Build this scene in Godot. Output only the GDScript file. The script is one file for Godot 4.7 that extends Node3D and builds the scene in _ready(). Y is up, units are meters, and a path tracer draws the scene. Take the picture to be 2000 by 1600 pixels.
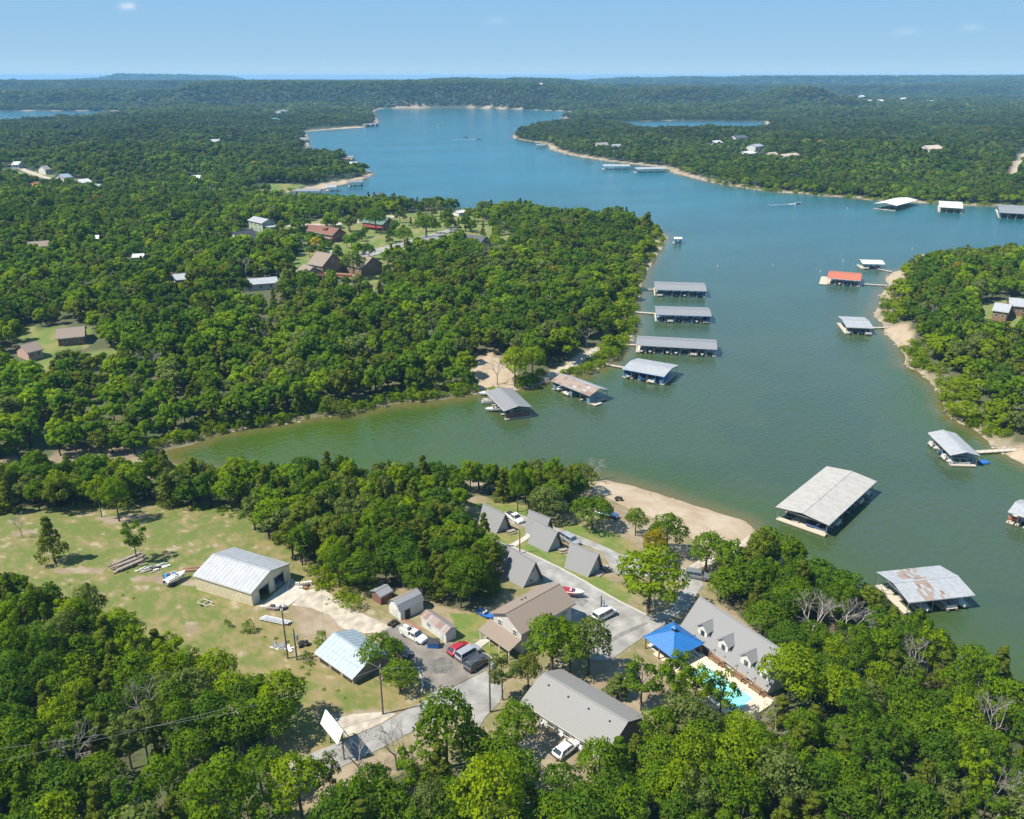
extends Node3D
# A lake cove seen from the air: wooded shores, covered boat docks, a small cabin resort with a car park, a pool and a steel workshop.
# y is up, the lake surface is y = 0, units are metres.

const EYE := Vector3(0, 100, 0)
var rng := RandomNumberGenerator.new()
var noise := FastNoiseLite.new()
var taken := {}
var land := []            # lake outlines, for the distance to the shore
var ridges := []
var houses_at := []       # [position, length, width] of buildings, kept free of forest trees
var landmarks := []       # [position, phrase] used in the labels of the trees

# ------------------------------------------------------------------ naming
func numbered(called: String) -> String:
	var n: int = taken.get(called, -1) + 1
	taken[called] = n
	return called if n == 0 else "%s_%03d" % [called, n]

func tag(o: Node, label: String, category: String, group := "", kind := "") -> void:
	if label: o.set_meta("label", label)
	if category: o.set_meta("category", category)
	if group: o.set_meta("group", group)
	if kind: o.set_meta("kind", kind)

func thing(called: String, label: String, category: String, at: Vector3, yaw := 0.0, group := "") -> Node3D:
	var o := Node3D.new()
	o.name = numbered(called)
	add_child(o)
	o.position = at
	o.rotation.y = yaw
	tag(o, label, category, group)
	return o

func part(parent: Node3D, called: String, mesh: Mesh, material: Material) -> MeshInstance3D:
	var o := MeshInstance3D.new()
	o.name = called
	o.mesh = mesh
	o.material_override = material
	parent.add_child(o, true)
	return o

func solid(called: String, label: String, category: String, mesh: Mesh, material: Material, group := "", kind := "") -> MeshInstance3D:
	var o := MeshInstance3D.new()
	o.name = numbered(called)
	o.mesh = mesh
	o.material_override = material
	add_child(o)
	tag(o, label, category, group, kind)
	return o

func copy_of(o: Node3D, at: Vector3, yaw: float, label: String) -> Node3D:
	var c: Node3D = o.duplicate()
	c.name = numbered(str(o.name).rstrip("0123456789").trim_suffix("_"))
	add_child(c)
	c.position = at
	c.rotation.y = yaw
	c.set_meta("label", label)
	return c

# ------------------------------------------------------------------ mesh building
class MB:
	var v := PackedVector3Array()
	var n := PackedVector3Array()
	var c := PackedColorArray()
	var tint := Color.WHITE

	func tri(a: Vector3, b: Vector3, d: Vector3) -> void:      # counter-clockwise seen from outside
		var k := (b - a).cross(d - a).normalized()
		v.append(a); v.append(d); v.append(b)
		for i in 3:
			n.append(k); c.append(tint)

	func quad(a: Vector3, b: Vector3, d: Vector3, e: Vector3) -> void:
		tri(a, b, d)
		tri(a, d, e)

	func smooth_tri(a: Vector3, b: Vector3, d: Vector3, na: Vector3, nb: Vector3, nd: Vector3) -> void:
		v.append(a); v.append(d); v.append(b)
		n.append(na); n.append(nd); n.append(nb)
		for i in 3: c.append(tint)

	func box(at: Vector3, size: Vector3, basis := Basis()) -> void:
		var h := size * 0.5
		var p := []
		for i in 8:
			p.append(at + basis * Vector3(h.x * (1 if i & 1 else -1), h.y * (1 if i & 2 else -1), h.z * (1 if i & 4 else -1)))
		quad(p[4], p[5], p[7], p[6]); quad(p[1], p[0], p[2], p[3])
		quad(p[5], p[1], p[3], p[7]); quad(p[0], p[4], p[6], p[2])
		quad(p[6], p[7], p[3], p[2]); quad(p[0], p[1], p[5], p[4])

	func bar(a: Vector3, b: Vector3, w: float, h: float) -> void:      # a box from a to b
		var x := (b - a).normalized()
		var up := Vector3.UP if absf(x.y) < 0.95 else Vector3.RIGHT
		var z := x.cross(up).normalized()
		box((a + b) * 0.5, Vector3((b - a).length(), h, w), Basis(x, z.cross(x), z))

	func tube(a: Vector3, b: Vector3, ra: float, rb: float, sides := 8, caps := true) -> void:
		var x := (b - a).normalized()
		var u := x.cross(Vector3.UP if absf(x.y) < 0.9 else Vector3.RIGHT).normalized()
		var w := u.cross(x)
		for i in sides:
			var t0 := TAU * i / sides
			var t1 := TAU * (i + 1) / sides
			var d0 := u * cos(t0) - w * sin(t0)
			var d1 := u * cos(t1) - w * sin(t1)
			smooth_tri(a + d0 * ra, a + d1 * ra, b + d1 * rb, d0, d1, d1)
			smooth_tri(a + d0 * ra, b + d1 * rb, b + d0 * rb, d0, d1, d0)
			if caps:
				tri(b, b + d0 * rb, b + d1 * rb)
				tri(a, a + d1 * ra, a + d0 * ra)

	func loft(rings: Array, closed_ends := true) -> void:          # rings of points, counter-clockwise seen from the last ring's end
		for k in rings.size() - 1:
			var m: int = rings[k].size()
			for i in m:
				quad(rings[k][i], rings[k][(i + 1) % m], rings[k + 1][(i + 1) % m], rings[k + 1][i])
		if closed_ends:
			var first: Array = rings[0]
			var last: Array = rings[-1]
			for i in range(1, first.size() - 1):
				tri(first[0], first[i + 1], first[i])
				tri(last[0], last[i], last[i + 1])

	func prism(outline: Array, y0: float, y1: float) -> void:       # upright, outline [Vector2(x, z)] convex
		var lo := []
		var hi := []
		var area := 0.0
		for i in outline.size():
			area += outline[i].cross(outline[(i + 1) % outline.size()])
		var o := outline.duplicate()
		if area > 0: o.reverse()
		for q in o:
			lo.append(Vector3(q.x, y0, q.y)); hi.append(Vector3(q.x, y1, q.y))
		loft([lo, hi])

	func mesh() -> ArrayMesh:
		var a := []
		a.resize(Mesh.ARRAY_MAX)
		a[Mesh.ARRAY_VERTEX] = v
		a[Mesh.ARRAY_NORMAL] = n
		a[Mesh.ARRAY_COLOR] = c
		var m := ArrayMesh.new()
		m.add_surface_from_arrays(Mesh.PRIMITIVE_TRIANGLES, a)
		return m

func one_box(size: Vector3, at := Vector3.ZERO) -> ArrayMesh:
	var m := MB.new()
	m.box(at, size)
	return m.mesh()

# ------------------------------------------------------------------ materials
var tex := {}
var mats := {}

func noise_tex(called: String, freq: float, lo: float, hi: float, octaves := 4, side := 256, normal := false, bump := 4.0) -> NoiseTexture2D:
	if tex.has(called): return tex[called]
	var f := FastNoiseLite.new()
	f.seed = 11 + tex.size() * 7
	f.noise_type = FastNoiseLite.TYPE_SIMPLEX_SMOOTH
	f.frequency = freq
	f.fractal_octaves = octaves
	var t := NoiseTexture2D.new()
	t.width = side; t.height = side
	t.seamless = true
	t.noise = f
	if normal:
		t.as_normal_map = true
		t.bump_strength = bump
	else:
		var g := Gradient.new()
		g.set_color(0, Color(lo, lo, lo)); g.set_color(1, Color(hi, hi, hi))
		t.color_ramp = g
	tex[called] = t
	return t

func lin(r: float, g: float, b: float) -> Color:
	return Color(r, g, b).linear_to_srgb()

# a plain material from its real-world base colour, worn by a shared noise of one size (metres per repeat)
func mat(r: float, g: float, b: float, rough := 0.85, metal := 0.0, size := 6.0, wear := "soft") -> StandardMaterial3D:
	var key := "%f %f %f %f %f %f %s" % [r, g, b, rough, metal, size, wear]
	if mats.has(key): return mats[key]
	var m := StandardMaterial3D.new()
	m.albedo_color = lin(r, g, b)
	m.roughness = rough
	m.metallic = metal
	m.vertex_color_use_as_albedo = true
	if wear:
		m.albedo_texture = tex[wear]
		m.uv1_triplanar = true
		m.uv1_world_triplanar = true
		m.uv1_scale = Vector3.ONE / size
	mats[key] = m
	return m

func glass(r: float, g: float, b: float) -> StandardMaterial3D:
	var m := mat(r, g, b, 0.06, 0.0, 1.0, "")
	m.metallic_specular = 0.7
	return m

# ------------------------------------------------------------------ terrain
func shore_exact(x: float, z: float) -> float:
	var best := 1e18
	var inside := false
	for p: PackedVector2Array in land:
		var n := p.size()
		var a := p[n - 1]
		for i in n:
			var b := p[i]
			var ex := b.x - a.x
			var ez := b.y - a.y
			var wx := x - a.x
			var wz := z - a.y
			var t := clampf((wx * ex + wz * ez) / (ex * ex + ez * ez + 1e-9), 0.0, 1.0)
			var dx := wx - ex * t
			var dz := wz - ez * t
			best = minf(best, dx * dx + dz * dz)
			if (a.y > z) != (b.y > z) and x < (b.x - a.x) * (z - a.y) / (b.y - a.y) + a.x:
				inside = not inside
			a = b
	return -sqrt(best) if inside else sqrt(best)

func crest(q: Array, x: float) -> float:
	if x <= q[0].x: return q[0].y
	for i in q.size() - 1:
		if x <= q[i + 1].x:
			var t: float = (x - q[i].x) / (q[i + 1].x - q[i].x)
			t = t * t * (3.0 - 2.0 * t) * 0.5 + t * 0.5
			return lerpf(q[i].y, q[i + 1].y, t)
	return q[-1].y

func rise(x: float, z: float, s: float) -> float:      # height of the ground where the shore is s metres off
	var r := sqrt(x * x + z * z)
	if s <= 0.0: return maxf(-5.0, 0.2 * s)
	var top := clampf(9.0 + 0.006 * (r - 120.0), 8.0, 13.0)
	var b := top * (1.0 - exp(-s / (50.0 + 0.10 * r)))
	b += smoothstep(300.0, 900.0, r) * minf(s / 150.0, 1.0) * (6.0 * sin(x * 0.011 + z * 0.004 + 1.0) * sin(z * 0.009 - x * 0.003) + 3.0 * sin(x * 0.027 + 2.0) * sin(z * 0.023))
	if r > 2000.0:
		for k in ridges:
			var t: float = (-z - k[0]) / k[1]
			if absf(t) < 1.0:
				var hill := crest(k[2], x)
				var w := 1.0 - smoothstep(0.3, 1.0, absf(t))
				var spur := noise.get_noise_2d(x * 0.42, z * 0.42) * (46.0 if k[0] < 8000.0 else 10.0) * 4.0 * w * (1.0 - w)
				b = maxf(b, (hill * w + spur) * minf(1.0, s / 120.0))
	return b

# polar raster of shore distances and heights round the place
const R0 := 22.0
const ROWS := 440
const COLS := 336
const HALF := 0.98
const STEP := 0.01512
var S := PackedFloat32Array()
var H := PackedFloat32Array()

func polar(i: int, j: int) -> Vector2:
	var r := R0 * exp(STEP * i)
	var t := -HALF + 2.0 * HALF * j / (COLS - 1)
	return Vector2(r * sin(t), -r * cos(t))

func survey() -> void:
	S.resize(ROWS * COLS)
	H.resize(ROWS * COLS)
	var known := PackedByteArray()
	known.resize(ROWS * COLS)
	const K := 5
	for i in range(0, ROWS, K):
		for j in range(0, COLS, K):
			var p := polar(i, j)
			S[i * COLS + j] = shore_exact(p.x, p.y)
			known[i * COLS + j] = 1
	for i in ROWS:
		for j in COLS:
			var at := i * COLS + j
			if known[at]: continue
			var i0 := i - i % K
			var j0 := j - j % K
			var i1 := i0 + K
			var j1 := j0 + K
			if i1 < ROWS and j1 < COLS:
				var a := S[i0 * COLS + j0]
				var b := S[i0 * COLS + j1]
				var c := S[i1 * COLS + j0]
				var d := S[i1 * COLS + j1]
				var span := polar(i0, j0).distance_to(polar(i1, j1)) * 1.1
				if minf(minf(absf(a), absf(b)), minf(absf(c), absf(d))) > span:
					var u := float(i - i0) / K
					var w := float(j - j0) / K
					S[at] = lerpf(lerpf(a, b, w), lerpf(c, d, w), u)
					continue
			var p := polar(i, j)
			S[at] = shore_exact(p.x, p.y)
	for i in ROWS:
		for j in COLS:
			var p := polar(i, j)
			H[i * COLS + j] = rise(p.x, p.y, S[i * COLS + j])

func raster(x: float, z: float, field: PackedFloat32Array) -> float:
	var fi := clampf(log(maxf(sqrt(x * x + z * z), R0) / R0) / STEP, 0.0, ROWS - 1.001)
	var fj := clampf((atan2(x, -z) + HALF) / (2.0 * HALF) * (COLS - 1), 0.0, COLS - 1.001)
	var i := int(fi)
	var j := int(fj)
	var u := fi - i
	var w := fj - j
	var at := i * COLS + j
	return lerpf(lerpf(field[at], field[at + 1], w), lerpf(field[at + COLS], field[at + COLS + 1], w), u)

func ground(x: float, z: float) -> float:
	return raster(x, z, H)

func on_ground(p: Vector3) -> Vector3:
	return Vector3(p.x, ground(p.x, p.z), p.z)

func inside(p: Vector2, poly: Array) -> bool:
	var r: Array = poly
	var a: Vector2 = r[r.size() - 1]
	var c := false
	for b: Vector2 in r:
		if (a.y > p.y) != (b.y > p.y) and p.x < (b.x - a.x) * (p.y - a.y) / (b.y - a.y) + a.x:
			c = not c
		a = b
	return c

func edge_distance(p: Vector2, poly: Array) -> float:      # positive inside
	var best := 1e9
	for i in poly.size():
		var a: Vector2 = poly[i]
		var b: Vector2 = poly[(i + 1) % poly.size()]
		best = minf(best, p.distance_to(Geometry2D.get_closest_point_to_segment(p, a, b)))
	return best if inside(p, poly) else -best

func grid_mesh(keep: Callable, place: Callable, paint: Callable) -> ArrayMesh:
	var index := PackedInt32Array()
	var v := PackedVector3Array()
	var c := PackedColorArray()
	var n := PackedVector3Array()
	var where := PackedInt32Array()
	where.resize(ROWS * COLS)
	where.fill(-1)
	for i in ROWS - 1:
		for j in COLS - 1:
			if not keep.call(i, j): continue
			var id := []
			for k in [[0, 0], [0, 1], [1, 1], [1, 0]]:
				var at: int = (i + k[0]) * COLS + j + k[1]
				if where[at] < 0:
					where[at] = v.size()
					var p: Vector3 = place.call(i + k[0], j + k[1])
					v.append(p)
					c.append(paint.call(p, S[at]))
					n.append(Vector3.UP)
				id.append(where[at])
			for k in [0, 2, 1, 0, 3, 2]: index.append(id[k])
	for k in n.size(): n[k] = Vector3.ZERO
	for k in range(0, index.size(), 3):
		var f := (v[index[k + 2]] - v[index[k]]).cross(v[index[k + 1]] - v[index[k]])
		if f.y < 0: f = -f
		for q in 3: n[index[k + q]] += f
	for k in n.size(): n[k] = n[k].normalized()
	var a := []
	a.resize(Mesh.ARRAY_MAX)
	a[Mesh.ARRAY_VERTEX] = v
	a[Mesh.ARRAY_NORMAL] = n
	a[Mesh.ARRAY_COLOR] = c
	a[Mesh.ARRAY_INDEX] = index
	var m := ArrayMesh.new()
	m.add_surface_from_arrays(Mesh.PRIMITIVE_TRIANGLES, a)
	return m

# a sheet laid over the ground inside an outline, up metres above it
func drape(poly: Array, up: float, cell := 2.0) -> ArrayMesh:
	var m := MB.new()
	var lo := Vector2(1e9, 1e9)
	var hi := -lo
	for q: Vector2 in poly:
		lo = lo.min(q); hi = hi.max(q)
	var packed := PackedVector2Array(poly)
	var x := floorf(lo.x / cell) * cell
	while x < hi.x:
		var z := floorf(lo.y / cell) * cell
		while z < hi.y:
			var sq := PackedVector2Array([Vector2(x, z), Vector2(x + cell, z), Vector2(x + cell, z + cell), Vector2(x, z + cell)])
			for piece in Geometry2D.intersect_polygons(sq, packed):
				var ids := Geometry2D.triangulate_polygon(piece)
				for k in range(0, ids.size(), 3):
					var t := []
					for q in 3:
						var p: Vector2 = piece[ids[k + q]]
						t.append(Vector3(p.x, ground(p.x, p.y) + up, p.y))
					if (t[1] - t[0]).cross(t[2] - t[0]).y < 0: t.reverse()
					m.smooth_tri(t[0], t[1], t[2], Vector3.UP, Vector3.UP, Vector3.UP)
			z += cell
		x += cell
	return m.mesh()

# ------------------------------------------------------------------ trees
func on_sphere() -> Vector3:
	var y := rng.randf_range(-1.0, 1.0)
	var t := rng.randf() * TAU
	var r := sqrt(1.0 - y * y)
	return Vector3(r * cos(t), y, r * sin(t))

func leaf(m: MB, at: Vector3, out: Vector3, size: float, mess: float) -> void:
	var k := (out + on_sphere() * mess).normalized()
	var u := k.cross(on_sphere()).normalized() * size * rng.randf_range(0.7, 1.25)
	var w := k.cross(u).normalized() * size * rng.randf_range(0.6, 1.1)
	var b := rng.randf_range(0.7, 1.3)
	var warm := rng.randf_range(-0.12, 0.16)
	m.tint = Color(b * (1.0 + warm), b, b * (1.0 - warm))
	var sn := (k * 0.45 + out * 0.55).normalized()
	var p := [at - u, at - w * 0.8 + u * 0.15, at + u * 0.9 + k * size * 0.25, at + w * 0.8 - u * 0.1]
	m.smooth_tri(p[0], p[1], p[2], sn, sn, sn)
	m.smooth_tri(p[0], p[2], p[3], sn, sn, sn)

# a crown of leaf clumps: each clump is a rough ball of leaf sprays, gaps stay between the clumps
func crown(seed_: int, clumps: int, leaves: int, size: float, r: float, bottom: float, top: float, shape: String) -> MB:
	rng.seed = seed_
	var m := MB.new()
	var mid := (bottom + top) * 0.5
	var tall := (top - bottom) * 0.5
	var balls := []
	for k in clumps:
		var d := on_sphere()
		if shape == "round":
			d.y = absf(d.y) * 1.25 - 0.45
			var far := rng.randf_range(0.45, 0.86)
			balls.append([Vector3(d.x * r * far, mid + d.y * tall * far, d.z * r * far), r * rng.randf_range(0.20, 0.36)])
		elif shape == "cone":
			var u := pow(rng.randf(), 0.8)
			var w := r * (1.05 - u * 0.95) * rng.randf_range(0.45, 1.0)
			balls.append([Vector3(cos(d.x * 9.0) * w, lerpf(bottom, top - 0.5, u), sin(d.x * 9.0) * w), r * rng.randf_range(0.2, 0.3) * (1.1 - 0.5 * u)])
		else:      # "open": clumps at the ends of limbs
			var far := rng.randf_range(0.6, 0.95)
			balls.append([Vector3(d.x * r * far, mid + d.y * tall * far, d.z * r * far), r * rng.randf_range(0.17, 0.28)])
	var each := leaves / clumps
	for b in balls:
		for k in each:
			var d := on_sphere()
			if d.y < -0.5 and rng.randf() < 0.7: d.y = -d.y
			var p: Vector3 = b[0] + Vector3(d.x, d.y * 0.85, d.z) * b[1] * rng.randf_range(0.62, 1.22)
			var hidden := false
			for o in balls:
				if o != b and p.distance_to(o[0]) < o[1] * 0.72:
					hidden = true
					break
			if hidden: continue
			leaf(m, p, d, size, 0.75)
	return m

func stem(seed_: int, height: float, r: float, spread: float, limbs: int) -> MB:
	rng.seed = seed_
	var m := MB.new()
	var bend := Vector3(rng.randf_range(-0.3, 0.3), height * 0.55, rng.randf_range(-0.3, 0.3))
	m.tube(Vector3(0, -0.6, 0), bend, r, r * 0.62, 7, false)
	m.tube(bend, bend + Vector3(rng.randf_range(-0.4, 0.4), height * 0.36, rng.randf_range(-0.4, 0.4)), r * 0.62, r * 0.16, 6, false)
	for k in limbs:
		var a := TAU * (k + rng.randf() * 0.6) / limbs
		var from := bend * rng.randf_range(0.72, 1.15)
		from.y = minf(from.y, height * 0.7)
		m.tube(from, from + Vector3(cos(a) * spread, height * rng.randf_range(0.12, 0.3), sin(a) * spread), r * 0.36, r * 0.1, 5, false)
	return m

func twig(m: MB, a: Vector3, d: Vector3, length: float, r: float, deep: int) -> void:
	var b := a + d * length
	m.tube(a, b, r, r * 0.6, 5 if deep > 2 else 3, false)
	if deep <= 0: return
	var n := 3 if deep > 1 else 4
	for k in n:
		var e := (d + on_sphere() * 0.75 + Vector3.UP * 0.12).normalized()
		twig(m, a.lerp(b, rng.randf_range(0.55, 1.0)), e, length * rng.randf_range(0.55, 0.8), r * 0.55, deep - 1)

func bare(seed_: int, height: float, deep := 4) -> MB:
	rng.seed = seed_
	var m := MB.new()
	var b := Vector3(rng.randf_range(-0.2, 0.2), height * 0.32, 0)
	m.tube(Vector3(0, -0.5, 0), b, height * 0.022, height * 0.016, 6, false)
	for k in 3:
		twig(m, b, Vector3(cos(k * 2.1 + 0.4) * 0.6, 1.0, sin(k * 2.1 + 0.4) * 0.6).normalized(), height * 0.27, height * 0.012, deep - 1)
	return m

var crowns := {}      # kind -> [ArrayMesh]
var stems := {}
var leaf_mats := {}
var bark: StandardMaterial3D
var dead_bark: StandardMaterial3D
var tones := {}

func leaf_mat(c: Color) -> StandardMaterial3D:
	var m := StandardMaterial3D.new()
	m.albedo_color = c.linear_to_srgb()
	m.roughness = 0.7
	m.metallic_specular = 0.12
	m.vertex_color_use_as_albedo = true
	m.backlight_enabled = true
	m.backlight = Color(1.0, 1.0, 0.35)
	return m

func make_tree_kinds() -> void:
	bark = mat(0.11, 0.09, 0.07, 0.95, 0.0, 0.8)
	dead_bark = mat(0.30, 0.27, 0.25, 0.95, 0.0, 0.8)
	tones = {
		"dark green": Color(0.108, 0.190, 0.010), "deep green": Color(0.085, 0.165, 0.014), "green": Color(0.135, 0.228, 0.009),
		"light green": Color(0.195, 0.285, 0.008), "yellow green": Color(0.235, 0.32, 0.008), "olive": Color(0.140, 0.180, 0.020),
		"grey green": Color(0.150, 0.200, 0.050), "golden": Color(0.30, 0.25, 0.012),
	}
	for k in tones: leaf_mats[k] = leaf_mat(tones[k])
	crowns = {"oak": [], "cedar": [], "open": [], "bare": [], "bush": []}
	stems = {"oak": [], "cedar": [], "open": [], "bush": []}
	# unit trees: 10 m tall, crown radius 3.4 m, later scaled
	for k in 4:
		crowns.oak.append(crown(100 + k, 36 + k * 5, 4500, 0.215, 3.6, 1.9, 10.0, "round").mesh())
		stems.oak.append(stem(200 + k, 9.0, 0.24, 2.0, 5).mesh())
	for k in 2:
		crowns.cedar.append(crown(300 + k, 60, 3500, 0.19, 2.5, 1.2, 10.0, "cone").mesh())
		stems.cedar.append(stem(310 + k, 9.4, 0.2, 0.7, 4).mesh())
		crowns.open.append(crown(320 + k, 26, 1900, 0.23, 3.2, 3.6, 10.0, "open").mesh())
		stems.open.append(stem(330 + k, 9.6, 0.19, 2.1, 7).mesh())
		crowns.bush.append(crown(340 + k, 12, 800, 0.2, 3.6, -1.0, 4.6, "round").mesh())
		crowns.bare.append(bare(350 + k, 10.0, 5).mesh())

const CROWN_R := {"oak": 3.7, "cedar": 2.3, "open": 3.3, "bush": 3.7, "bare": 3.4}

# one tree as a thing: trunk and crown
func plant(kind: String, variant: int, tone: String, label: String, at: Vector3, height: float, width: float, group := "") -> Node3D:
	var called: String = {"oak": "oak_tree", "cedar": "cedar_tree", "open": "young_tree", "bare": "dead_tree", "bush": "shrub"}[kind]
	var t := thing(called, label, "shrub" if kind == "bush" else "tree", at, rng.randf() * TAU, group)
	var k: int = variant % crowns[kind].size()
	var tall := 10.0 if kind != "bush" else 4.6
	var across: float = width / (2.0 * CROWN_R[kind])
	t.scale = Vector3(across, height / tall, across)
	if kind == "bare":
		part(t, "branches", crowns.bare[k], dead_bark)
		return t
	if kind != "bush": part(t, "trunk", stems[kind][k], bark)
	part(t, "crown", crowns[kind][k], leaf_mats[tone])
	return t

# a stand of trees as one mass: children are copies of one tree each
var stands := {}
func stand(holder: Node3D, called: String, mesh: ArrayMesh, where: Array) -> void:
	if where.is_empty(): return
	var mm := MultiMesh.new()
	mm.transform_format = MultiMesh.TRANSFORM_3D
	mm.use_colors = true
	mm.mesh = mesh
	mm.instance_count = where.size()
	for i in where.size():
		mm.set_instance_transform(i, where[i][0])
		mm.set_instance_color(i, where[i][1])
	var o := MultiMeshInstance3D.new()
	o.name = called
	o.multimesh = mm
	o.set_meta("kind", "stuff")
	holder.add_child(o, true)

func tree_mesh(c: MB, s: MB, leaf_material: Material) -> ArrayMesh:
	var m := c.mesh()
	m.surface_set_material(0, leaf_material)
	if s:
		var a := []
		a.resize(Mesh.ARRAY_MAX)
		a[Mesh.ARRAY_VERTEX] = s.v
		a[Mesh.ARRAY_NORMAL] = s.n
		m.add_surface_from_arrays(Mesh.PRIMITIVE_TRIANGLES, a)
		m.surface_set_material(1, bark)
	return m

func visible_from_here(p: Vector3, margin := 0.0) -> bool:
	var q := p - EYE
	var f := Vector3(0, -0.37338, -0.92768)
	var dep := q.dot(f)
	if dep < 1.0: return false
	var up := q.dot(Vector3(0, 0.92768, -0.37338))
	return absf(q.x / dep) < 0.6192 + margin and up / dep > -0.4954 - margin

func tone_at(x: float, z: float) -> Color:
	var n := noise.get_noise_2d(x * 2.2, z * 2.2) + rng.randf_range(-0.75, 0.75)
	var c: Color
	if n < -0.35: c = tones["deep green"]
	elif n < 0.0: c = tones["dark green"]
	elif n < 0.42: c = tones["green"]
	elif n < 0.75: c = tones["light green"]
	else: c = tones["grey green"]
	if rng.randf() < 0.10: c = tones["olive"]
	if rng.randf() < 0.004: c = tones["golden"]
	var b := rng.randf_range(0.82, 1.2)
	return Color(c.r * b, c.g * b, c.b * b)

func tone_name(x: float, z: float) -> String:
	var n := noise.get_noise_2d(x * 2.2, z * 2.2) + rng.randf_range(-0.7, 0.7)
	return "deep green" if n < -0.35 else "dark green" if n < 0.0 else "green" if n < 0.4 else "light green" if n < 0.68 else "grey green"

const ORDER := ["nearest", "second nearest", "third nearest", "fourth nearest", "fifth nearest", "sixth nearest", "seventh nearest", "eighth nearest", "ninth nearest", "tenth nearest", "eleventh nearest", "twelfth nearest"]

func placed_at(x: float, z: float, tall: float, wide: float) -> Transform3D:
	var b := Basis(Vector3.UP, rng.randf() * TAU).scaled(Vector3(wide, tall, wide))
	return Transform3D(b, Vector3(x, ground(x, z) - 0.2, z))

func grow_forests() -> void:
	# lighter trees for the distance
	var white := leaf_mat(Color.WHITE)
	var near := []
	for k in 4: near.append(tree_mesh(crown(400 + k, 30, 2300, 0.31, 3.6, 1.8, 10.0, "round"), stem(200 + k, 9.0, 0.24, 2.0, 4), white))
	for k in 2: near.append(tree_mesh(crown(410 + k, 44, 1900, 0.27, 2.5, 0.9, 10.0, "cone"), stem(310, 9.4, 0.2, 0.7, 3), white))
	var middle := []
	for k in 4: middle.append(tree_mesh(crown(420 + k, 24, 1000, 0.50, 3.7, 1.2, 10.0, "round"), stem(230 + k, 9.0, 0.26, 2.0, 2), white))
	middle.append(tree_mesh(crown(430, 26, 700, 0.45, 2.5, 0.6, 10.0, "cone"), null, white))
	var distant := []
	for k in 3: distant.append(tree_mesh(crown(440 + k, 14, 210, 1.05, 3.7, 1.2, 10.0, "round"), null, white))
	var hill := []
	for k in 2: hill.append(tree_mesh(crown(450 + k, 9, 60, 2.1, 4.2, -1.0, 10.0, "round"), null, white))
	var bush := tree_mesh(crown(460, 9, 300, 0.36, 3.6, -1.0, 4.6, "round"), null, white)
	var grey := bare(470, 10.0, 4).mesh()
	grey.surface_set_material(0, dead_bark)

	# 1. the woods on the resort's own shore
	var singles := []
	var rest := [[], [], [], [], [], []]
	rng.seed = 77
	for wood in woods:
		var poly: Array = wood
		var lo := Vector2(1e9, 1e9)
		var hi := -lo
		for q: Vector2 in poly:
			lo = lo.min(q); hi = hi.max(q)
		var pace := 4.7
		var z := lo.y
		var row := 0
		while z < hi.y:
			var x := lo.x + (pace * 0.5 if row % 2 else 0.0)
			while x < hi.x:
				var p := Vector2(x + rng.randf_range(-1.5, 1.5), z + rng.randf_range(-1.4, 1.4))
				x += pace
				if not inside(p, poly) or raster(p.x, p.y, S) < 2.0: continue
				var blocked := false
				for q in kept_clear:
					if inside(p, q): blocked = true
				for q in lone:
					if p.distance_to(q[0]) < q[1]: blocked = true
				if blocked: continue
				var at := Vector3(p.x, ground(p.x, p.y) - 0.2, p.y)
				var kind := "oak"
				var roll := rng.randf()
				if roll < 0.20: kind = "cedar"
				elif roll < 0.213: kind = "bare"
				elif roll < 0.34: kind = "open"
				var tall := rng.randf_range(7.6, 11.2) * (1.0 + 0.2 * noise.get_noise_2d(p.x * 3.0, p.y * 3.0))
				var wide := rng.randf_range(5.4, 9.0) if kind == "oak" else rng.randf_range(3.8, 5.6) if kind == "cedar" else 6.0
				singles.append([at, kind, tall, wide, EYE.distance_to(at), visible_from_here(at + Vector3(0, 6, 0), 0.02)])
			z += pace * 0.87
			row += 1
	singles.sort_custom(func(a, b): return a[4] < b[4])
	var built := 0
	var counts := {}
	for t in singles:
		var p: Vector3 = t[0]
		if t[5] and built < 300 - lone.size():
			built += 1
			var tone := tone_name(p.x, p.z)
			if t[1] == "cedar": tone = "olive" if rng.randf() < 0.7 else "dark green"
			var best := ""
			var gap := 1e9
			var mark := Vector3.ZERO
			for l in landmarks:
				var d := p.distance_to(l[0])
				if d < gap:
					gap = d; best = l[1]; mark = l[0]
			var d := p - mark
			var side := ("to its right" if d.x > 0 else "to its left") if absf(d.x) > absf(d.z) * 0.8 else ("behind it" if d.z < 0 else "in front of it")
			var kind_word: String = {"oak": "oak", "cedar": "cedar", "bare": "leafless dead tree", "open": "airy young tree"}[t[1]]
			var what: String = ("bare grey" if t[1] == "bare" else ("small " if t[2] < 8.0 else "tall " if t[2] > 10.4 else "") + tone) + " " + kind_word
			var key := what + best + side
			if not counts.has(key): counts[key] = []
			counts[key].append([gap, t, tone, what, best, side])
		else:
			var k := rng.randi() % 4
			if t[1] == "cedar": k = 4 + rng.randi() % 2
			var c: Color = tone_at(p.x, p.z) if k < 4 else tones["olive"] * rng.randf_range(0.85, 1.2)
			rest[k].append([placed_at(p.x, p.z, t[2] / 10.0, t[3] / (2.0 * CROWN_R["oak" if k < 4 else "cedar"])), c])
	for key in counts:
		var list: Array = counts[key]
		list.sort_custom(func(a, b): return a[0] < b[0])
		for i in list.size():
			var t: Array = list[i][1]
			plant(t[1], rng.randi() % 4, list[i][2], "%s %s to the %s, %s" % [ORDER[mini(i, 11)], list[i][3], list[i][4], list[i][5]], t[0], t[2], t[3], "trees of the woods round the resort")
	var holder := Node3D.new()
	holder.name = "resort_woods"
	add_child(holder)
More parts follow.
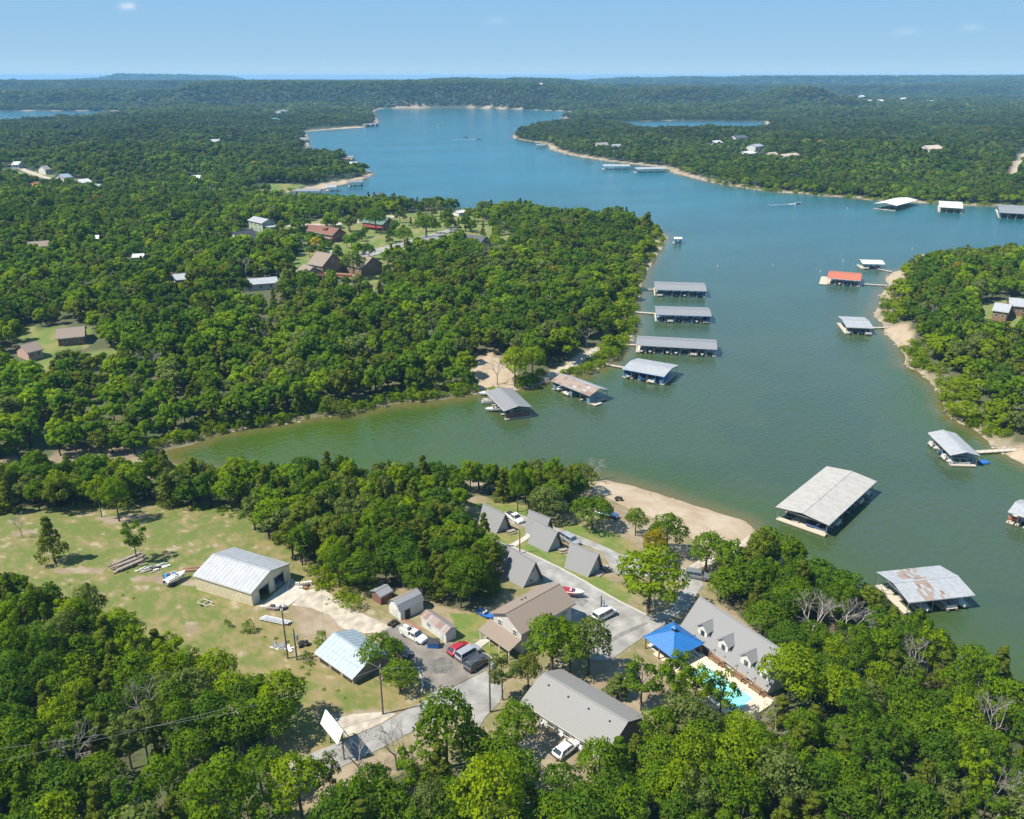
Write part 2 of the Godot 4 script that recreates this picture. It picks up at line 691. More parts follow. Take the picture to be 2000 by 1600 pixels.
	tag(holder, "dense mixed oak and cedar woods along the creek behind the meadow and cabins", "woods", "", "stuff")
	for k in 6: stand(holder, "oak_stand" if k < 4 else "cedar_stand", near[k], rest[k])

	# boulders and stones along the banks
	var rock := MB.new()
	rng.seed = 61
	var rings := []
	for k in 4:
		var ring := []
		for i in 7:
			var w: float = [0.75, 1.0, 0.8, 0.3][k] * rng.randf_range(0.8, 1.15)
			ring.append(Vector3(cos(-TAU * i / 7.0) * w, [-0.4, 0.1, 0.5, 0.72][k], sin(-TAU * i / 7.0) * w * 0.8))
		rings.append(ring)
	rock.loft(rings)
	var stone := rock.mesh()
	stone.surface_set_material(0, mat(0.42, 0.37, 0.30, 0.95, 0.0, 1.5, "coarse"))
	var stones := []
	for edge: PackedVector2Array in land:
		for i in edge.size():
			var from := edge[i]
			var to := edge[(i + 1) % edge.size()]
			if from.length() > 1300.0 or to.length() > 1300.0: continue
			for k in int(from.distance_to(to) / (1.3 if from.length() < 500.0 else 3.0)):
				var p := from.lerp(to, rng.randf()) + Vector2(rng.randf_range(-3.5, 3.5), rng.randf_range(-3.5, 3.5))
				var s := raster(p.x, p.y, S)
				if s < -0.8 or s > 4.5 or (p.x > 20.0 and p.length() < 200.0 and rng.randf() < 0.8): continue
				var size := rng.randf_range(0.2, 0.75) * (1.0 + p.length() / 700.0)
				stones.append([placed_at(p.x, p.y, size * 0.7, size), Color.WHITE * rng.randf_range(0.7, 1.15)])
	var banks := Node3D.new()
	banks.name = "shore_rocks"
	add_child(banks)
	tag(banks, "pale stones and boulders strewn along the lake banks", "rocks", "", "stuff")
	stand(banks, "stones", stone, stones)

	# 2. everything beyond the water; buildings keep their own ground and the view of them free
	var closed := {}
	for q in houses_at:
		var at: Vector3 = q[0]
		var d := Vector2(at.x, at.z)
		var towards := -d.normalized()
		var reach := maxf(q[1], q[2]) * 0.5 + 2.0
		var k := 0.0
		while k < reach + (18.0 if d.length() < 700.0 else 30.0):
			var c := d + towards * k
			var half: float = reach * (1.0 if k < reach else 0.75)
			var s := -half
			while s <= half:
				var cell := c + Vector2(-towards.y, towards.x) * s
				closed[Vector2i(floori(cell.x / 3.0), floori(cell.y / 3.0))] = true
				s += 1.5
			k += 1.5
		for u in range(-int(reach), int(reach) + 1, 2):
			for w in range(-int(reach), int(reach) + 1, 2):
				closed[Vector2i(floori((d.x + u) / 3.0), floori((d.y + w) / 3.0))] = true
	var belts := [
		[3.0, 900.0, 5.8, "peninsula_forest", "green oak forest covering the middle peninsula and the right shore", middle],
		[900.0, 2300.0, 8.4, "lakeside_forest", "hazy green forest on the far lake shores round the houses", distant],
		[2300.0, 5600.0, 14.0, "hillside_forest", "blue-green wooded hills beyond the far end of the lake", hill],
		[5600.0, 11500.0, 40.0, "skyline_forest", "pale blue wooded ridges along the skyline", hill],
	]
	for b in belts:
		var lists := []
		for k in b[5].size(): lists.append([])
		var bushes := []
		var greys := []
		var pace: float = b[2]
		rng.seed = 900 + int(pace * 10.0)
		var z: float = -b[1]
		while z < -maxf(b[0] * 0.72, 150.0):
			var reach: float = minf(sqrt(maxf(b[1] * b[1] - z * z, 0.0)), -z * 0.80)
			var x := -reach
			while x < reach:
				var p := Vector2(x + rng.randf_range(-0.42, 0.42) * pace, z + rng.randf_range(-0.42, 0.42) * pace)
				x += pace
				var r := p.length()
				if r < b[0] or r > b[1]: continue
				var s := raster(p.x, p.y, S)
				var beach := 2.0 + r * 0.004 + 3.0 * (noise.get_noise_2d(p.x * 2.0, p.y * 2.0) + 0.3)
				if (p.x > 90.0 and r > 200.0 and r < 520.0) or (r > 640.0 and r < 1400.0 and p.x > 20.0): beach += 3.0
				if s < beach * 0.5: continue
				if inside(p, near_land): continue
				var blocked := false
				if closed.has(Vector2i(floori(p.x / 3.0), floori(p.y / 3.0))): continue
				for n in (clearings.size() if r < 1900.0 else 0):
					if inside(p, clearings[n]) and (n > 1 or rng.randf() < 0.86): blocked = true
				if blocked: continue
				for q in (lone if r < 560.0 else []):
					if p.distance_to(q[0]) < q[1]: blocked = true
				if blocked: continue
				if s < beach:
					if r < 420.0 and rng.randf() < 0.75:
						var c: Color = tones["light green"] if rng.randf() < 0.7 else tones["yellow green"]
						bushes.append([placed_at(p.x, p.y, rng.randf_range(0.25, 0.7), rng.randf_range(0.35, 0.6)), c])
					continue
				if noise.get_noise_2d(p.x * 1.1 + 400.0, p.y * 1.1) > (0.62 if r < 500.0 else 0.5) and rng.randf() < 0.75: continue
				var tall := rng.randf_range(0.66, 1.18) * (1.0 + 0.4 * noise.get_noise_2d(p.x * 1.5, p.y * 1.5))
				var wide := tall * rng.randf_range(0.85, 1.2)
				if pace > 8.0:
					wide *= pace / 7.4
					tall *= 1.0 + (pace - 8.0) * 0.022
				var c := tone_at(p.x, p.y)
				var k: int = rng.randi() % b[5].size()
				if b[5] == middle and k == 4 and rng.randf() < 0.3: k = 0
				if k == 4: c = tones["olive"] * rng.randf_range(0.85, 1.15)
				c = c * (1.0 + 0.42 * noise.get_noise_2d(p.x * 0.45 + 900.0, p.y * 0.45))
				if r > 500.0:      # hazy look of distance put into the leaf colour, greyer and darker farther off
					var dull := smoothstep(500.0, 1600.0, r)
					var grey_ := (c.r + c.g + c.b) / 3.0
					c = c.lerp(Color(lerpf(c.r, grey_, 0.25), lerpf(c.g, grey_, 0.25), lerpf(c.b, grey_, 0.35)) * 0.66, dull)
				for q in yellow_shore:
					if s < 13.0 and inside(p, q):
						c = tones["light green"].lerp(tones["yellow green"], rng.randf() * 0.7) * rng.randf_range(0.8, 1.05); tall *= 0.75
				if b[5] == middle and rng.randf() < 0.017:
					greys.append([placed_at(p.x, p.y, tall, wide), Color.WHITE])
					continue
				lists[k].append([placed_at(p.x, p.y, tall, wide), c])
			z += pace * 0.9
		var f := Node3D.new()
		f.name = b[3]
		add_child(f)
		tag(f, b[4], "forest", "", "stuff")
		if b[5] == middle:      # leafy fringe along the water
			for edge: PackedVector2Array in land:
				for i in edge.size():
					var from := edge[i]
					var to := edge[(i + 1) % edge.size()]
					if from.length() > 900.0 or to.length() > 900.0: continue
					var out := Vector2(to.y - from.y, from.x - to.x).normalized()
					for k in int(from.distance_to(to) / (0.3 if from.length() < 400.0 else 0.8)):
						var p := from.lerp(to, rng.randf()) + out * rng.randf_range(-7.0, 7.0)
						var s := raster(p.x, p.y, S)
						if s < 0.6 or inside(p, near_land) or noise.get_noise_2d(p.x * 5.0, p.y * 5.0) < -0.3: continue
						var bare_ground := false
						for q in sands:
							if inside(p, q): bare_ground = true
						if bare_ground: continue
						var c: Color = tones["light green"] if rng.randf() < 0.65 else tones["green"]
						for q in yellow_shore:
							if inside(p, q) and rng.randf() < 0.35: c = tones["yellow green"]
						var size := rng.randf_range(0.25, 0.8)
						bushes.append([placed_at(p.x, p.y, size * rng.randf_range(0.8, 1.3), size), c * rng.randf_range(0.8, 1.15)])
		for k in b[5].size(): stand(f, "tree_stand", b[5][k], lists[k])
		stand(f, "shore_bushes", bush, bushes)
		stand(f, "bare_trees", grey, greys)

# ------------------------------------------------------------------ zones, traced on the ground
var woods := []
var near_land := []
var kept_clear := []
var clearings := []
var yellow_shore := []  # shore strips where light green and yellow-green trees grow
var lone := []
var brush := []
var meadow := []
var lawns := []
var sands := []
var mud := []
var dirt := []

func zones() -> void:
	near_land = [Vector2(-198.83, -193.4), Vector2(-145.58, -200.63), Vector2(-131.01, -203.71), Vector2(-113.79, -208), Vector2(-102.78, -211.86)]
	near_land.append_array([Vector2(-96.68, -210.97), Vector2(-86.24, -209.97), Vector2(-58.66, -215.07), Vector2(-30.03, -221.12), Vector2(0, -221.12), Vector2(29.13, -213.35), Vector2(63.88, -191.43), Vector2(66.34, -165.97), Vector2(74.71, -145.56), Vector2(82.55, -128.82), Vector2(89.83, -116.14), Vector2(103.8, -98.76)])
	near_land.append(Vector2(300, 60))
	near_land.append(Vector2(-300, 60))
	woods = [
		[Vector2(-143.65, -184.98), Vector2(-123.06, -189.05), Vector2(-106.97, -193.44), Vector2(-93.3, -192.48), Vector2(-79.6, -191.24), Vector2(-66.32, -191.05), Vector2(-53.09, -191.17), Vector2(-39.97, -192.03), Vector2(-26.8, -193.34), Vector2(-13.35, -192.42), Vector2(0, -189.7), Vector2(9.24, -189.83), Vector2(0, -184.98), Vector2(-9.11, -186.86), Vector2(-16.43, -180.59), Vector2(-27.12, -175.51), Vector2(-49.4, -175.79), Vector2(-62.7, -174.88), Vector2(-74.56, -177.13), Vector2(-84.82, -178.03), Vector2(-99.24, -177.05), Vector2(-108.86, -171.97), Vector2(-132.41, -167.63)],
		[Vector2(-62.7, -174.88), Vector2(-49.4, -175.79), Vector2(-27.12, -175.51), Vector2(-16.43, -180.59), Vector2(-11.75, -176.1), Vector2(-8.77, -164.74), Vector2(-6.15, -155.93), Vector2(-1.53, -139.69), Vector2(-3.93, -133.12), Vector2(-9.72, -131.3), Vector2(-16.42, -135.31), Vector2(-21.4, -139.35), Vector2(-27.04, -139.63), Vector2(-32.05, -136.39), Vector2(-38.85, -142.25), Vector2(-43.74, -147.49), Vector2(-48.19, -153.12), Vector2(-56.08, -156.73)],
		[Vector2(57.16, -162.14), Vector2(60.91, -154.43), Vector2(65.81, -144.69), Vector2(71.52, -137.75), Vector2(76.92, -127.24), Vector2(81.66, -117.82), Vector2(85.7, -109.04), Vector2(94.14, -96.44), Vector2(78.18, -74.5), Vector2(48.53, -73.02), Vector2(25.27, -72.23), Vector2(6.48, -75.31), Vector2(10.72, -86.79), Vector2(14.97, -92.59), Vector2(18.71, -97.88), Vector2(22.84, -99.16), Vector2(32.99, -98.62), Vector2(40.1, -101.29), Vector2(44.86, -108.8), Vector2(46.48, -118.37), Vector2(45.63, -130.05), Vector2(41.19, -140.26), Vector2(41.83, -145.22), Vector2(46.81, -150.1), Vector2(52.39, -154.31)],
		[Vector2(-9.39, -193.51), Vector2(8.09, -194.55), Vector2(15.75, -188.61), Vector2(18.41, -181.44), Vector2(12.42, -176.79), Vector2(4.97, -176.71), Vector2(0, -181.54), Vector2(-5.16, -184.69), Vector2(-9.16, -187.93)],
		[Vector2(-22.85, -73.29), Vector2(-23.06, -80.87), Vector2(-19.34, -85.14), Vector2(-16.85, -90.19), Vector2(-13.45, -92.69), Vector2(-10.43, -92.27), Vector2(-7.11, -92.85), Vector2(-3.69, -90.98), Vector2(0.73, -89.69), Vector2(3.6, -87.92), Vector2(7.85, -86.7), Vector2(10.64, -85.9), Vector2(6.4, -73.85)],
		[Vector2(-114.53, -135.63), Vector2(-91.52, -131.68), Vector2(-74.88, -125.2), Vector2(-62.12, -116.88), Vector2(-50.86, -110.06), Vector2(-40.91, -105.03), Vector2(-33.48, -99.79), Vector2(-31.65, -97.06), Vector2(-33.04, -93.43), Vector2(-34.69, -88.59), Vector2(-30.23, -82.41), Vector2(-24.74, -73.26), Vector2(-77.13, -70.33)],
	]
	meadow = [Vector2(-133.23, -168.9), Vector2(-109.15, -172.51), Vector2(-99.51, -177.63), Vector2(-85.06, -178.64), Vector2(-72.44, -178.18), Vector2(-62.46, -174.88), Vector2(-57.94, -159.18), Vector2(-47.89, -151.97), Vector2(-38.63, -141.24), Vector2(-28.94, -130.12), Vector2(-34.52, -120.49), Vector2(-31.2, -113.32), Vector2(-25.2, -108.77), Vector2(-20.08, -108.19), Vector2(-15.2, -109.51), Vector2(-13.64, -102.22), Vector2(-19.08, -101.01), Vector2(-25.05, -103.27), Vector2(-27.69, -96.56), Vector2(-30.27, -94.46), Vector2(-32.53, -91.45), Vector2(-34.66, -99.79), Vector2(-41.09, -105.63), Vector2(-51.09, -110.71), Vector2(-62.41, -117.6), Vector2(-75.26, -126.01), Vector2(-91.99, -132.55), Vector2(-112.19, -136.61)]
	clearings = [
		[Vector2(-151.25, -541.86), Vector2(-141.14, -577.4), Vector2(-109.84, -599.93), Vector2(-78.09, -641.1), Vector2(-49.1, -672.6), Vector2(-33.69, -739.7), Vector2(-22.8, -622.5), Vector2(0, -541.72), Vector2(3.67, -493.98), Vector2(-4.46, -479.95), Vector2(-21.98, -509.17), Vector2(-41.36, -477.03), Vector2(-56.86, -457.81), Vector2(-70.67, -445.42), Vector2(-90.52, -471.29), Vector2(-120.13, -485.85), Vector2(-133.85, -492.67)],
		[Vector2(-121.98, -445.87), Vector2(-116.41, -469.71), Vector2(-76.51, -475.16), Vector2(-63.07, -430.16), Vector2(-62.26, -379.8), Vector2(-58.44, -361.76), Vector2(-69.09, -363.78), Vector2(-86.71, -382.43), Vector2(-99.57, -396.64), Vector2(-113.54, -412.6)],
		[Vector2(-130.46, -387.91), Vector2(-115.68, -401.18), Vector2(-108.53, -381.25), Vector2(-122.94, -374.86)],
		[Vector2(-176.1, -550.78), Vector2(-153.91, -558.63), Vector2(-142.19, -515.55), Vector2(-146.34, -472.8), Vector2(-157.82, -474.1)],
		[Vector2(-156.31, -286.43), Vector2(-142.5, -293.18), Vector2(-133.51, -276.99), Vector2(-139.92, -272.36), Vector2(-150.22, -277.38)],
		[Vector2(-193.48, -313.99), Vector2(-167.18, -315.7), Vector2(-156.15, -292.04), Vector2(-165.16, -285.65), Vector2(-153.04, -261.48), Vector2(-157.58, -258.73), Vector2(-169.51, -279.89), Vector2(-177.54, -284.67)],
		[Vector2(-16.14, -291.49), Vector2(-7.73, -297.38), Vector2(1.91, -293.72), Vector2(15.61, -279.6), Vector2(6.2, -267.87), Vector2(-3.47, -262.12), Vector2(-13.06, -262.97)],
		[Vector2(7.26, -276.15), Vector2(21.06, -293.69), Vector2(34.91, -317.78), Vector2(37.72, -305.55), Vector2(30.99, -286.69), Vector2(15.43, -275.61)],
		[Vector2(207.45, -362.54), Vector2(226.59, -372.58), Vector2(244.89, -368.15), Vector2(218.74, -324.56), Vector2(198.51, -321.38), Vector2(192.19, -326.85)],
		[Vector2(480.84, -834.6), Vector2(702.4, -1193.4), Vector2(700.3, -1170.8), Vector2(477.06, -805.9)],
		[Vector2(-530.71, -888.2), Vector2(-485.98, -883.1), Vector2(-426.19, -816.2), Vector2(-372.59, -788.7), Vector2(-352, -743), Vector2(-391.14, -754.1), Vector2(-446.89, -791.1), Vector2(-505.14, -842.6)],
		[Vector2(-212.45, -800.6), Vector2(-184.49, -877.9), Vector2(-164.86, -916.7), Vector2(-152.04, -904.7), Vector2(-174.93, -804.9), Vector2(-223.2, -744.3), Vector2(-232.83, -672.7), Vector2(-248.96, -734.1), Vector2(-224.84, -775.6)],
		[Vector2(-422.99, -1782.9), Vector2(-400.07, -1896.1), Vector2(-345.47, -1966.1), Vector2(-309.72, -1885.2), Vector2(-322.61, -1831.6), Vector2(-393.78, -1673.4)],
		[Vector2(-244.92, -780.9), Vector2(-242.13, -839), Vector2(-222.93, -842.7), Vector2(-200.25, -831.9), Vector2(-209.87, -790.1)],
		[Vector2(-321.54, -851.4), Vector2(-313.72, -857.9), Vector2(-299.97, -818.3), Vector2(-308.37, -814.5)],
		[Vector2(204.68, -450.91), Vector2(226.13, -473.75), Vector2(206.54, -430.2), Vector2(193.2, -417.36)],
		[Vector2(159.52, -342.8), Vector2(173.52, -350.07), Vector2(166.58, -327.34), Vector2(154.3, -306.47), Vector2(155.84, -323.94)],
		[Vector2(140.88, -222.09), Vector2(158.39, -223.18), Vector2(144.89, -200.04), Vector2(141.46, -208.47)],
	]
	yellow_shore = [
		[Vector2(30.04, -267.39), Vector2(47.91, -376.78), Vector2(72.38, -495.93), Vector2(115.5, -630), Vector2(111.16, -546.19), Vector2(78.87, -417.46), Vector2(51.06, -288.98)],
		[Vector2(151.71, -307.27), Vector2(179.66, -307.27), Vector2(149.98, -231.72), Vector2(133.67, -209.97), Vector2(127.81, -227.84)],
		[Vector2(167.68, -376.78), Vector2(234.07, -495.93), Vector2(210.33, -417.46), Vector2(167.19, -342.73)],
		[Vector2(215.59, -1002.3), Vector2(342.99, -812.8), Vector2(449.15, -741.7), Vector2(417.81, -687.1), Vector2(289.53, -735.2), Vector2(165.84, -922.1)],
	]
	sands = [
		[Vector2(24.1, -199.35), Vector2(33.17, -199.94), Vector2(44.09, -191.93), Vector2(54.57, -185.44), Vector2(58.88, -177.62), Vector2(59.03, -168.56), Vector2(54.95, -159.32), Vector2(49.14, -154.8), Vector2(44.66, -157.35), Vector2(41.04, -164.73), Vector2(36.47, -172.13), Vector2(29.86, -177.11), Vector2(24.43, -184.22), Vector2(21.27, -191.47)],
		[Vector2(-15.68, -293.92), Vector2(-7.73, -297.38), Vector2(0.95, -291.11), Vector2(1.77, -267.16), Vector2(-13.06, -262.97)],
		[Vector2(7.22, -274.02), Vector2(21.06, -293.69), Vector2(33.61, -314.91), Vector2(34.76, -305.87), Vector2(22.52, -286.82), Vector2(14.46, -274.25)],
		[Vector2(159.52, -342.8), Vector2(172, -348.1), Vector2(166.58, -327.34), Vector2(154.3, -306.47), Vector2(155.84, -323.94)],
		[Vector2(204.68, -450.91), Vector2(224.02, -469.13), Vector2(206.54, -430.2), Vector2(193.2, -417.36)],
		[Vector2(140.49, -218.57), Vector2(156.78, -218), Vector2(146.07, -199.76), Vector2(141.55, -209.94)],
		[Vector2(-224.75, -750.1), Vector2(-205.96, -803.5), Vector2(-182.17, -866.3), Vector2(-161.59, -913.5), Vector2(-153.11, -894.8), Vector2(-182.82, -806), Vector2(-232.83, -672.7), Vector2(-247.14, -728.2)],
		[Vector2(-412.88, -1739.1), Vector2(-332.97, -1892.5), Vector2(-315.91, -2035.3), Vector2(-306.58, -1865.2), Vector2(-402.18, -1709.8)],
		[Vector2(476.98, -825.8), Vector2(643.4, -1095), Vector2(656.5, -1100.7), Vector2(474.98, -806.5)],
	]
	mud = [Vector2(-129.57, -208.85), Vector2(-122.86, -212.34), Vector2(-112, -216.82), Vector2(-102.7, -215.26), Vector2(-108.26, -208.16), Vector2(-124.61, -204.58)]
	lawns = [
		[Vector2(-151.25, -541.86), Vector2(-141.14, -577.4), Vector2(-109.84, -599.93), Vector2(-78.09, -641.1), Vector2(-49.1, -672.6), Vector2(-22.8, -622.5), Vector2(0, -541.72), Vector2(3.67, -493.98), Vector2(-21.98, -509.17), Vector2(-56.86, -457.81), Vector2(-90.52, -471.29), Vector2(-120.13, -485.85)],
		[Vector2(-121.98, -445.87), Vector2(-116.41, -469.71), Vector2(-76.51, -475.16), Vector2(-63.07, -430.16), Vector2(-62.26, -379.8), Vector2(-58.44, -361.76), Vector2(-86.71, -382.43), Vector2(-113.54, -412.6)],
		[Vector2(-156.31, -286.43), Vector2(-142.5, -293.18), Vector2(-133.51, -276.99), Vector2(-139.92, -272.36), Vector2(-150.22, -277.38)],
		[Vector2(207.45, -362.54), Vector2(226.59, -372.58), Vector2(244.89, -368.15), Vector2(218.74, -324.56), Vector2(192.19, -326.85)],
		[Vector2(-244.92, -780.9), Vector2(-242.13, -839), Vector2(-222.93, -842.7), Vector2(-200.25, -831.9), Vector2(-209.87, -790.1)],
		[Vector2(-11.6, -130.41), Vector2(-6.77, -130.46), Vector2(-2.38, -127.93), Vector2(-4.62, -123.07), Vector2(-9.58, -121.03)],
		[Vector2(-6.86, -121.51), Vector2(-4.14, -122.29), Vector2(0, -119.43), Vector2(-1.77, -116.51), Vector2(-5.36, -117.78)],
		[Vector2(-11.75, -176.1), Vector2(-1.16, -162.29), Vector2(2.38, -167.75), Vector2(6.27, -159.76), Vector2(20.8, -142.63), Vector2(23.72, -141.05), Vector2(22.97, -135.48), Vector2(4.23, -145.83), Vector2(-7.92, -158.32)],
		[Vector2(-12.65, -180.83), Vector2(0, -183.24), Vector2(12.14, -172.18), Vector2(25.47, -162.67), Vector2(29.1, -156), Vector2(25.9, -149.17), Vector2(15.97, -159.8), Vector2(1.22, -173.58)],
		[Vector2(23.76, -123.96), Vector2(29.77, -114.18), Vector2(36.08, -104.48), Vector2(41.5, -106.06), Vector2(43.4, -112.55), Vector2(32.5, -127.88)],
	]
	lawns.append(clearings[5])
	lawns.append([Vector2(-530.71, -888.2), Vector2(-485.98, -883.1), Vector2(-426.19, -816.2), Vector2(-372.59, -788.7), Vector2(-352, -743), Vector2(-391.14, -754.1), Vector2(-446.89, -791.1), Vector2(-505.14, -842.6)])
	dirt = [
		[Vector2(-94.83, -146.96), Vector2(-89.6, -147.55), Vector2(-84.49, -146.85), Vector2(-84.24, -145.18), Vector2(-93.54, -144.91)],
		[Vector2(-77.8, -143.67), Vector2(-70.32, -144.56), Vector2(-63.23, -142.33), Vector2(-63.54, -140.34), Vector2(-76.67, -142.26)],
		[Vector2(-60.84, -127.69), Vector2(-58.46, -127.69), Vector2(-56.55, -123.65), Vector2(-59.15, -124.44)],
		[Vector2(-112.98, -162.39), Vector2(-108, -164.2), Vector2(-106.93, -162.22), Vector2(-111.32, -160.48)],
		[Vector2(-98.06, -170.74), Vector2(-87.43, -173.93), Vector2(-85.99, -171.96), Vector2(-92.8, -167.14)],
		[Vector2(-42.91, -131.92), Vector2(-35.86, -135.48), Vector2(-29.09, -130.98), Vector2(-22.81, -127.68), Vector2(-23.52, -122.85), Vector2(-29, -125.14), Vector2(-32.86, -121.24), Vector2(-37.8, -122.8)],
		[Vector2(0.81, -103.29), Vector2(5.56, -100.61), Vector2(12.15, -94.47), Vector2(9.49, -89.5), Vector2(2.98, -92.15), Vector2(-1.17, -98.19)],
		[Vector2(13.38, -117.33), Vector2(21.5, -117.85), Vector2(25.98, -112.59), Vector2(27.74, -103.95), Vector2(19.66, -104.67), Vector2(12.79, -110.55)],
		[Vector2(33.76, -139.34), Vector2(40.52, -137.38), Vector2(45.63, -130.05), Vector2(48.36, -123.01), Vector2(45.51, -119.72), Vector2(37.6, -133.46)],
		[Vector2(-28.96, -102.65), Vector2(-21.11, -103.9), Vector2(-13.81, -103.95), Vector2(-15.78, -99.92), Vector2(-24.44, -99.85), Vector2(-27.14, -97.63)],
		[Vector2(-28.2, -88.61), Vector2(-23.29, -93.49), Vector2(-18.19, -94.58), Vector2(-16.3, -91.65), Vector2(-21.24, -85.98), Vector2(-25.11, -84.17)],
		[Vector2(15.25, -181.66), Vector2(25.35, -181.12), Vector2(38.14, -161.92), Vector2(42.75, -151.55), Vector2(35.51, -148.38), Vector2(28.12, -156.96)],
	]
	brush = [
		[[Vector2(-43.48, -146.42), Vector2(-38.4, -147.45), Vector2(-26.98, -139.25), Vector2(-28.91, -132.74), Vector2(-36.06, -136.41)], 0.35, 2.2],
		[[Vector2(-85.44, -179.56), Vector2(-73.21, -180.38), Vector2(-62.37, -175.8), Vector2(-61.18, -169.87), Vector2(-74.02, -175.62), Vector2(-84.09, -176.23)], 0.5, 1.0],
		[[Vector2(-63.11, -133.75), Vector2(-56, -130.24), Vector2(-42.62, -123.61), Vector2(-31.48, -114.7), Vector2(-30.36, -109.36), Vector2(-38.49, -114.72), Vector2(-51.91, -123.65), Vector2(-59.89, -127.69)], 0.10, 1.0],
		[[Vector2(-38.85, -116.13), Vector2(-30.91, -111.97), Vector2(-24.88, -106.89), Vector2(-27.91, -97.63), Vector2(-31.26, -98.69)], 0.06, 0.8],
		[[Vector2(-90.44, -149.25), Vector2(-72.96, -143.31), Vector2(-66.06, -133.74), Vector2(-75.73, -135.53), Vector2(-90.46, -140.96)], 0.05, 0.7],
		[[Vector2(-37.45, -133.67), Vector2(-29.09, -130.98), Vector2(-26.75, -134.56), Vector2(-34.05, -136.4)], 0.2, 0.9],
		[[Vector2(-65.39, -145.41), Vector2(-60.97, -137.45), Vector2(-48.68, -131.6), Vector2(-48.99, -132.67), Vector2(-61.01, -138.98), Vector2(-65.01, -145.83)], 0.4, 0.7],
		[[Vector2(-90.96, -223.62), Vector2(-69.7, -235.44), Vector2(-40.16, -250.92), Vector2(-12.09, -260.32), Vector2(-12.19, -263.04), Vector2(-40.76, -255.6), Vector2(-70.96, -240.71), Vector2(-92.64, -228.72)], 0.25, 1.4],
		[[Vector2(-98.73, -220.32), Vector2(-88.26, -229.4), Vector2(-89.11, -232.11), Vector2(-101.51, -223.88)], 0.2, 1.3],
		[[Vector2(149.39, -301.84), Vector2(146.58, -278.61), Vector2(141.56, -253.12), Vector2(145.5, -254.43), Vector2(151.31, -285.1), Vector2(154.3, -306.47)], 0.12, 1.2],
		[[Vector2(28.63, -160.48), Vector2(32.57, -156.51), Vector2(36.35, -152.69), Vector2(32.37, -148.97), Vector2(27.79, -154.72)], 0.08, 0.8],
	]
	kept_clear = [
		[Vector2(-68.38, -73.11), Vector2(-71.4, -77.94), Vector2(-50.05, -87.23), Vector2(-41.57, -91.95), Vector2(-32.24, -96.32), Vector2(-30.37, -94.87), Vector2(-36.36, -89.34), Vector2(-48.44, -83.26)],
		[Vector2(18.3, -138.64), Vector2(24.77, -141.16), Vector2(29.1, -136.08), Vector2(23.52, -125.49), Vector2(17.03, -126.57)],
		[Vector2(75.64, -149.9), Vector2(82.11, -151.73), Vector2(77.47, -141.6), Vector2(71.42, -140)],
	]

func paint_ground(p: Vector3, s: float) -> Color:
	var q := Vector2(p.x, p.z)
	var r := q.length()
	var n1 := noise.get_noise_2d(p.x * 9.0, p.z * 9.0)
	var n2 := noise.get_noise_2d(p.x * 30.0 + 70.0, p.z * 30.0)
	var n3 := noise.get_noise_2d(p.x * 95.0, p.z * 95.0 + 30.0) if r < 260.0 else 0.0
	var floor_far := Color(0.030, 0.052, 0.018)
	var c := Color(0.12, 0.11, 0.055).lerp(Color(0.075, 0.105, 0.035), clampf(0.5 + n1 * 1.5, 0.0, 1.0))
	c = c.lerp(floor_far, smoothstep(250.0, 800.0, r))
	var sand := Color(0.52, 0.43, 0.32).lerp(Color(0.42, 0.315, 0.205), clampf(0.5 + n1 + n2 * 0.6, 0.0, 1.0))
	if r < 2000.0:
		var green := Color(0.135, 0.18, 0.030)
		var straw := Color(0.29, 0.225, 0.10)
		if r < 260.0 and inside(q, near_land):
			var wooded := false
			for z in woods:
				if inside(q, z): wooded = true
			if not wooded: c = Color(0.34, 0.27, 0.17).lerp(Color(0.20, 0.19, 0.07), clampf(0.45 + n1 * 1.2 + n2 * 0.7 + n3 * 0.8, 0.0, 1.0))
		if edge_distance(q, meadow) > -3.0 and r < 260.0:
			var k := clampf(0.27 + n1 * 1.0 + n2 * 0.9 + n3 * 0.8 + smoothstep(-75.0, -35.0, p.x) * 0.42, 0.0, 1.0)
			c = green.lerp(straw, k)
			if n2 + n1 * 0.5 + n3 * 0.35 > 0.58: c = c.lerp(Color(0.44, 0.39, 0.29), 0.6)
		for z in lawns:
			if inside(q, z):
				c = Color(0.13, 0.20, 0.030).lerp(Color(0.30, 0.25, 0.09), clampf(0.3 + n1 + n2 * 0.7 + n3 * 0.5, 0.0, 1.0))
		for z in dirt:
			if inside(q, z):
				c = Color(0.38, 0.31, 0.22).lerp(Color(0.28, 0.21, 0.13), clampf(0.5 + n1 + n2, 0.0, 1.0))
		for z in sands:
			if inside(q, z): c = sand
	if inside(q, mud): c = Color(0.30, 0.24, 0.17).lerp(Color(0.20, 0.15, 0.09), clampf(0.5 + n1 + n3, 0.0, 1.0))
	var strip := 2.0 + r * 0.0042 + 2.0 * n1 + 0.8 * n2
	if r > 420.0: strip += 2.0
	if (p.x > 90.0 and r > 200.0 and r < 520.0) or (r > 640.0 and r < 1400.0 and p.x > 20.0): strip += 3.5
	if s < strip and r < 3200.0: c = c.lerp(sand if r > 430.0 or p.x > -10.0 else Color(0.22, 0.18, 0.11), 0.85 if r > 430.0 or s < 1.0 else 0.5)
	if s < 0.0: c = c.lerp(Color(0.10, 0.09, 0.04), clampf(-s / 3.0, 0.0, 1.0))
	return c

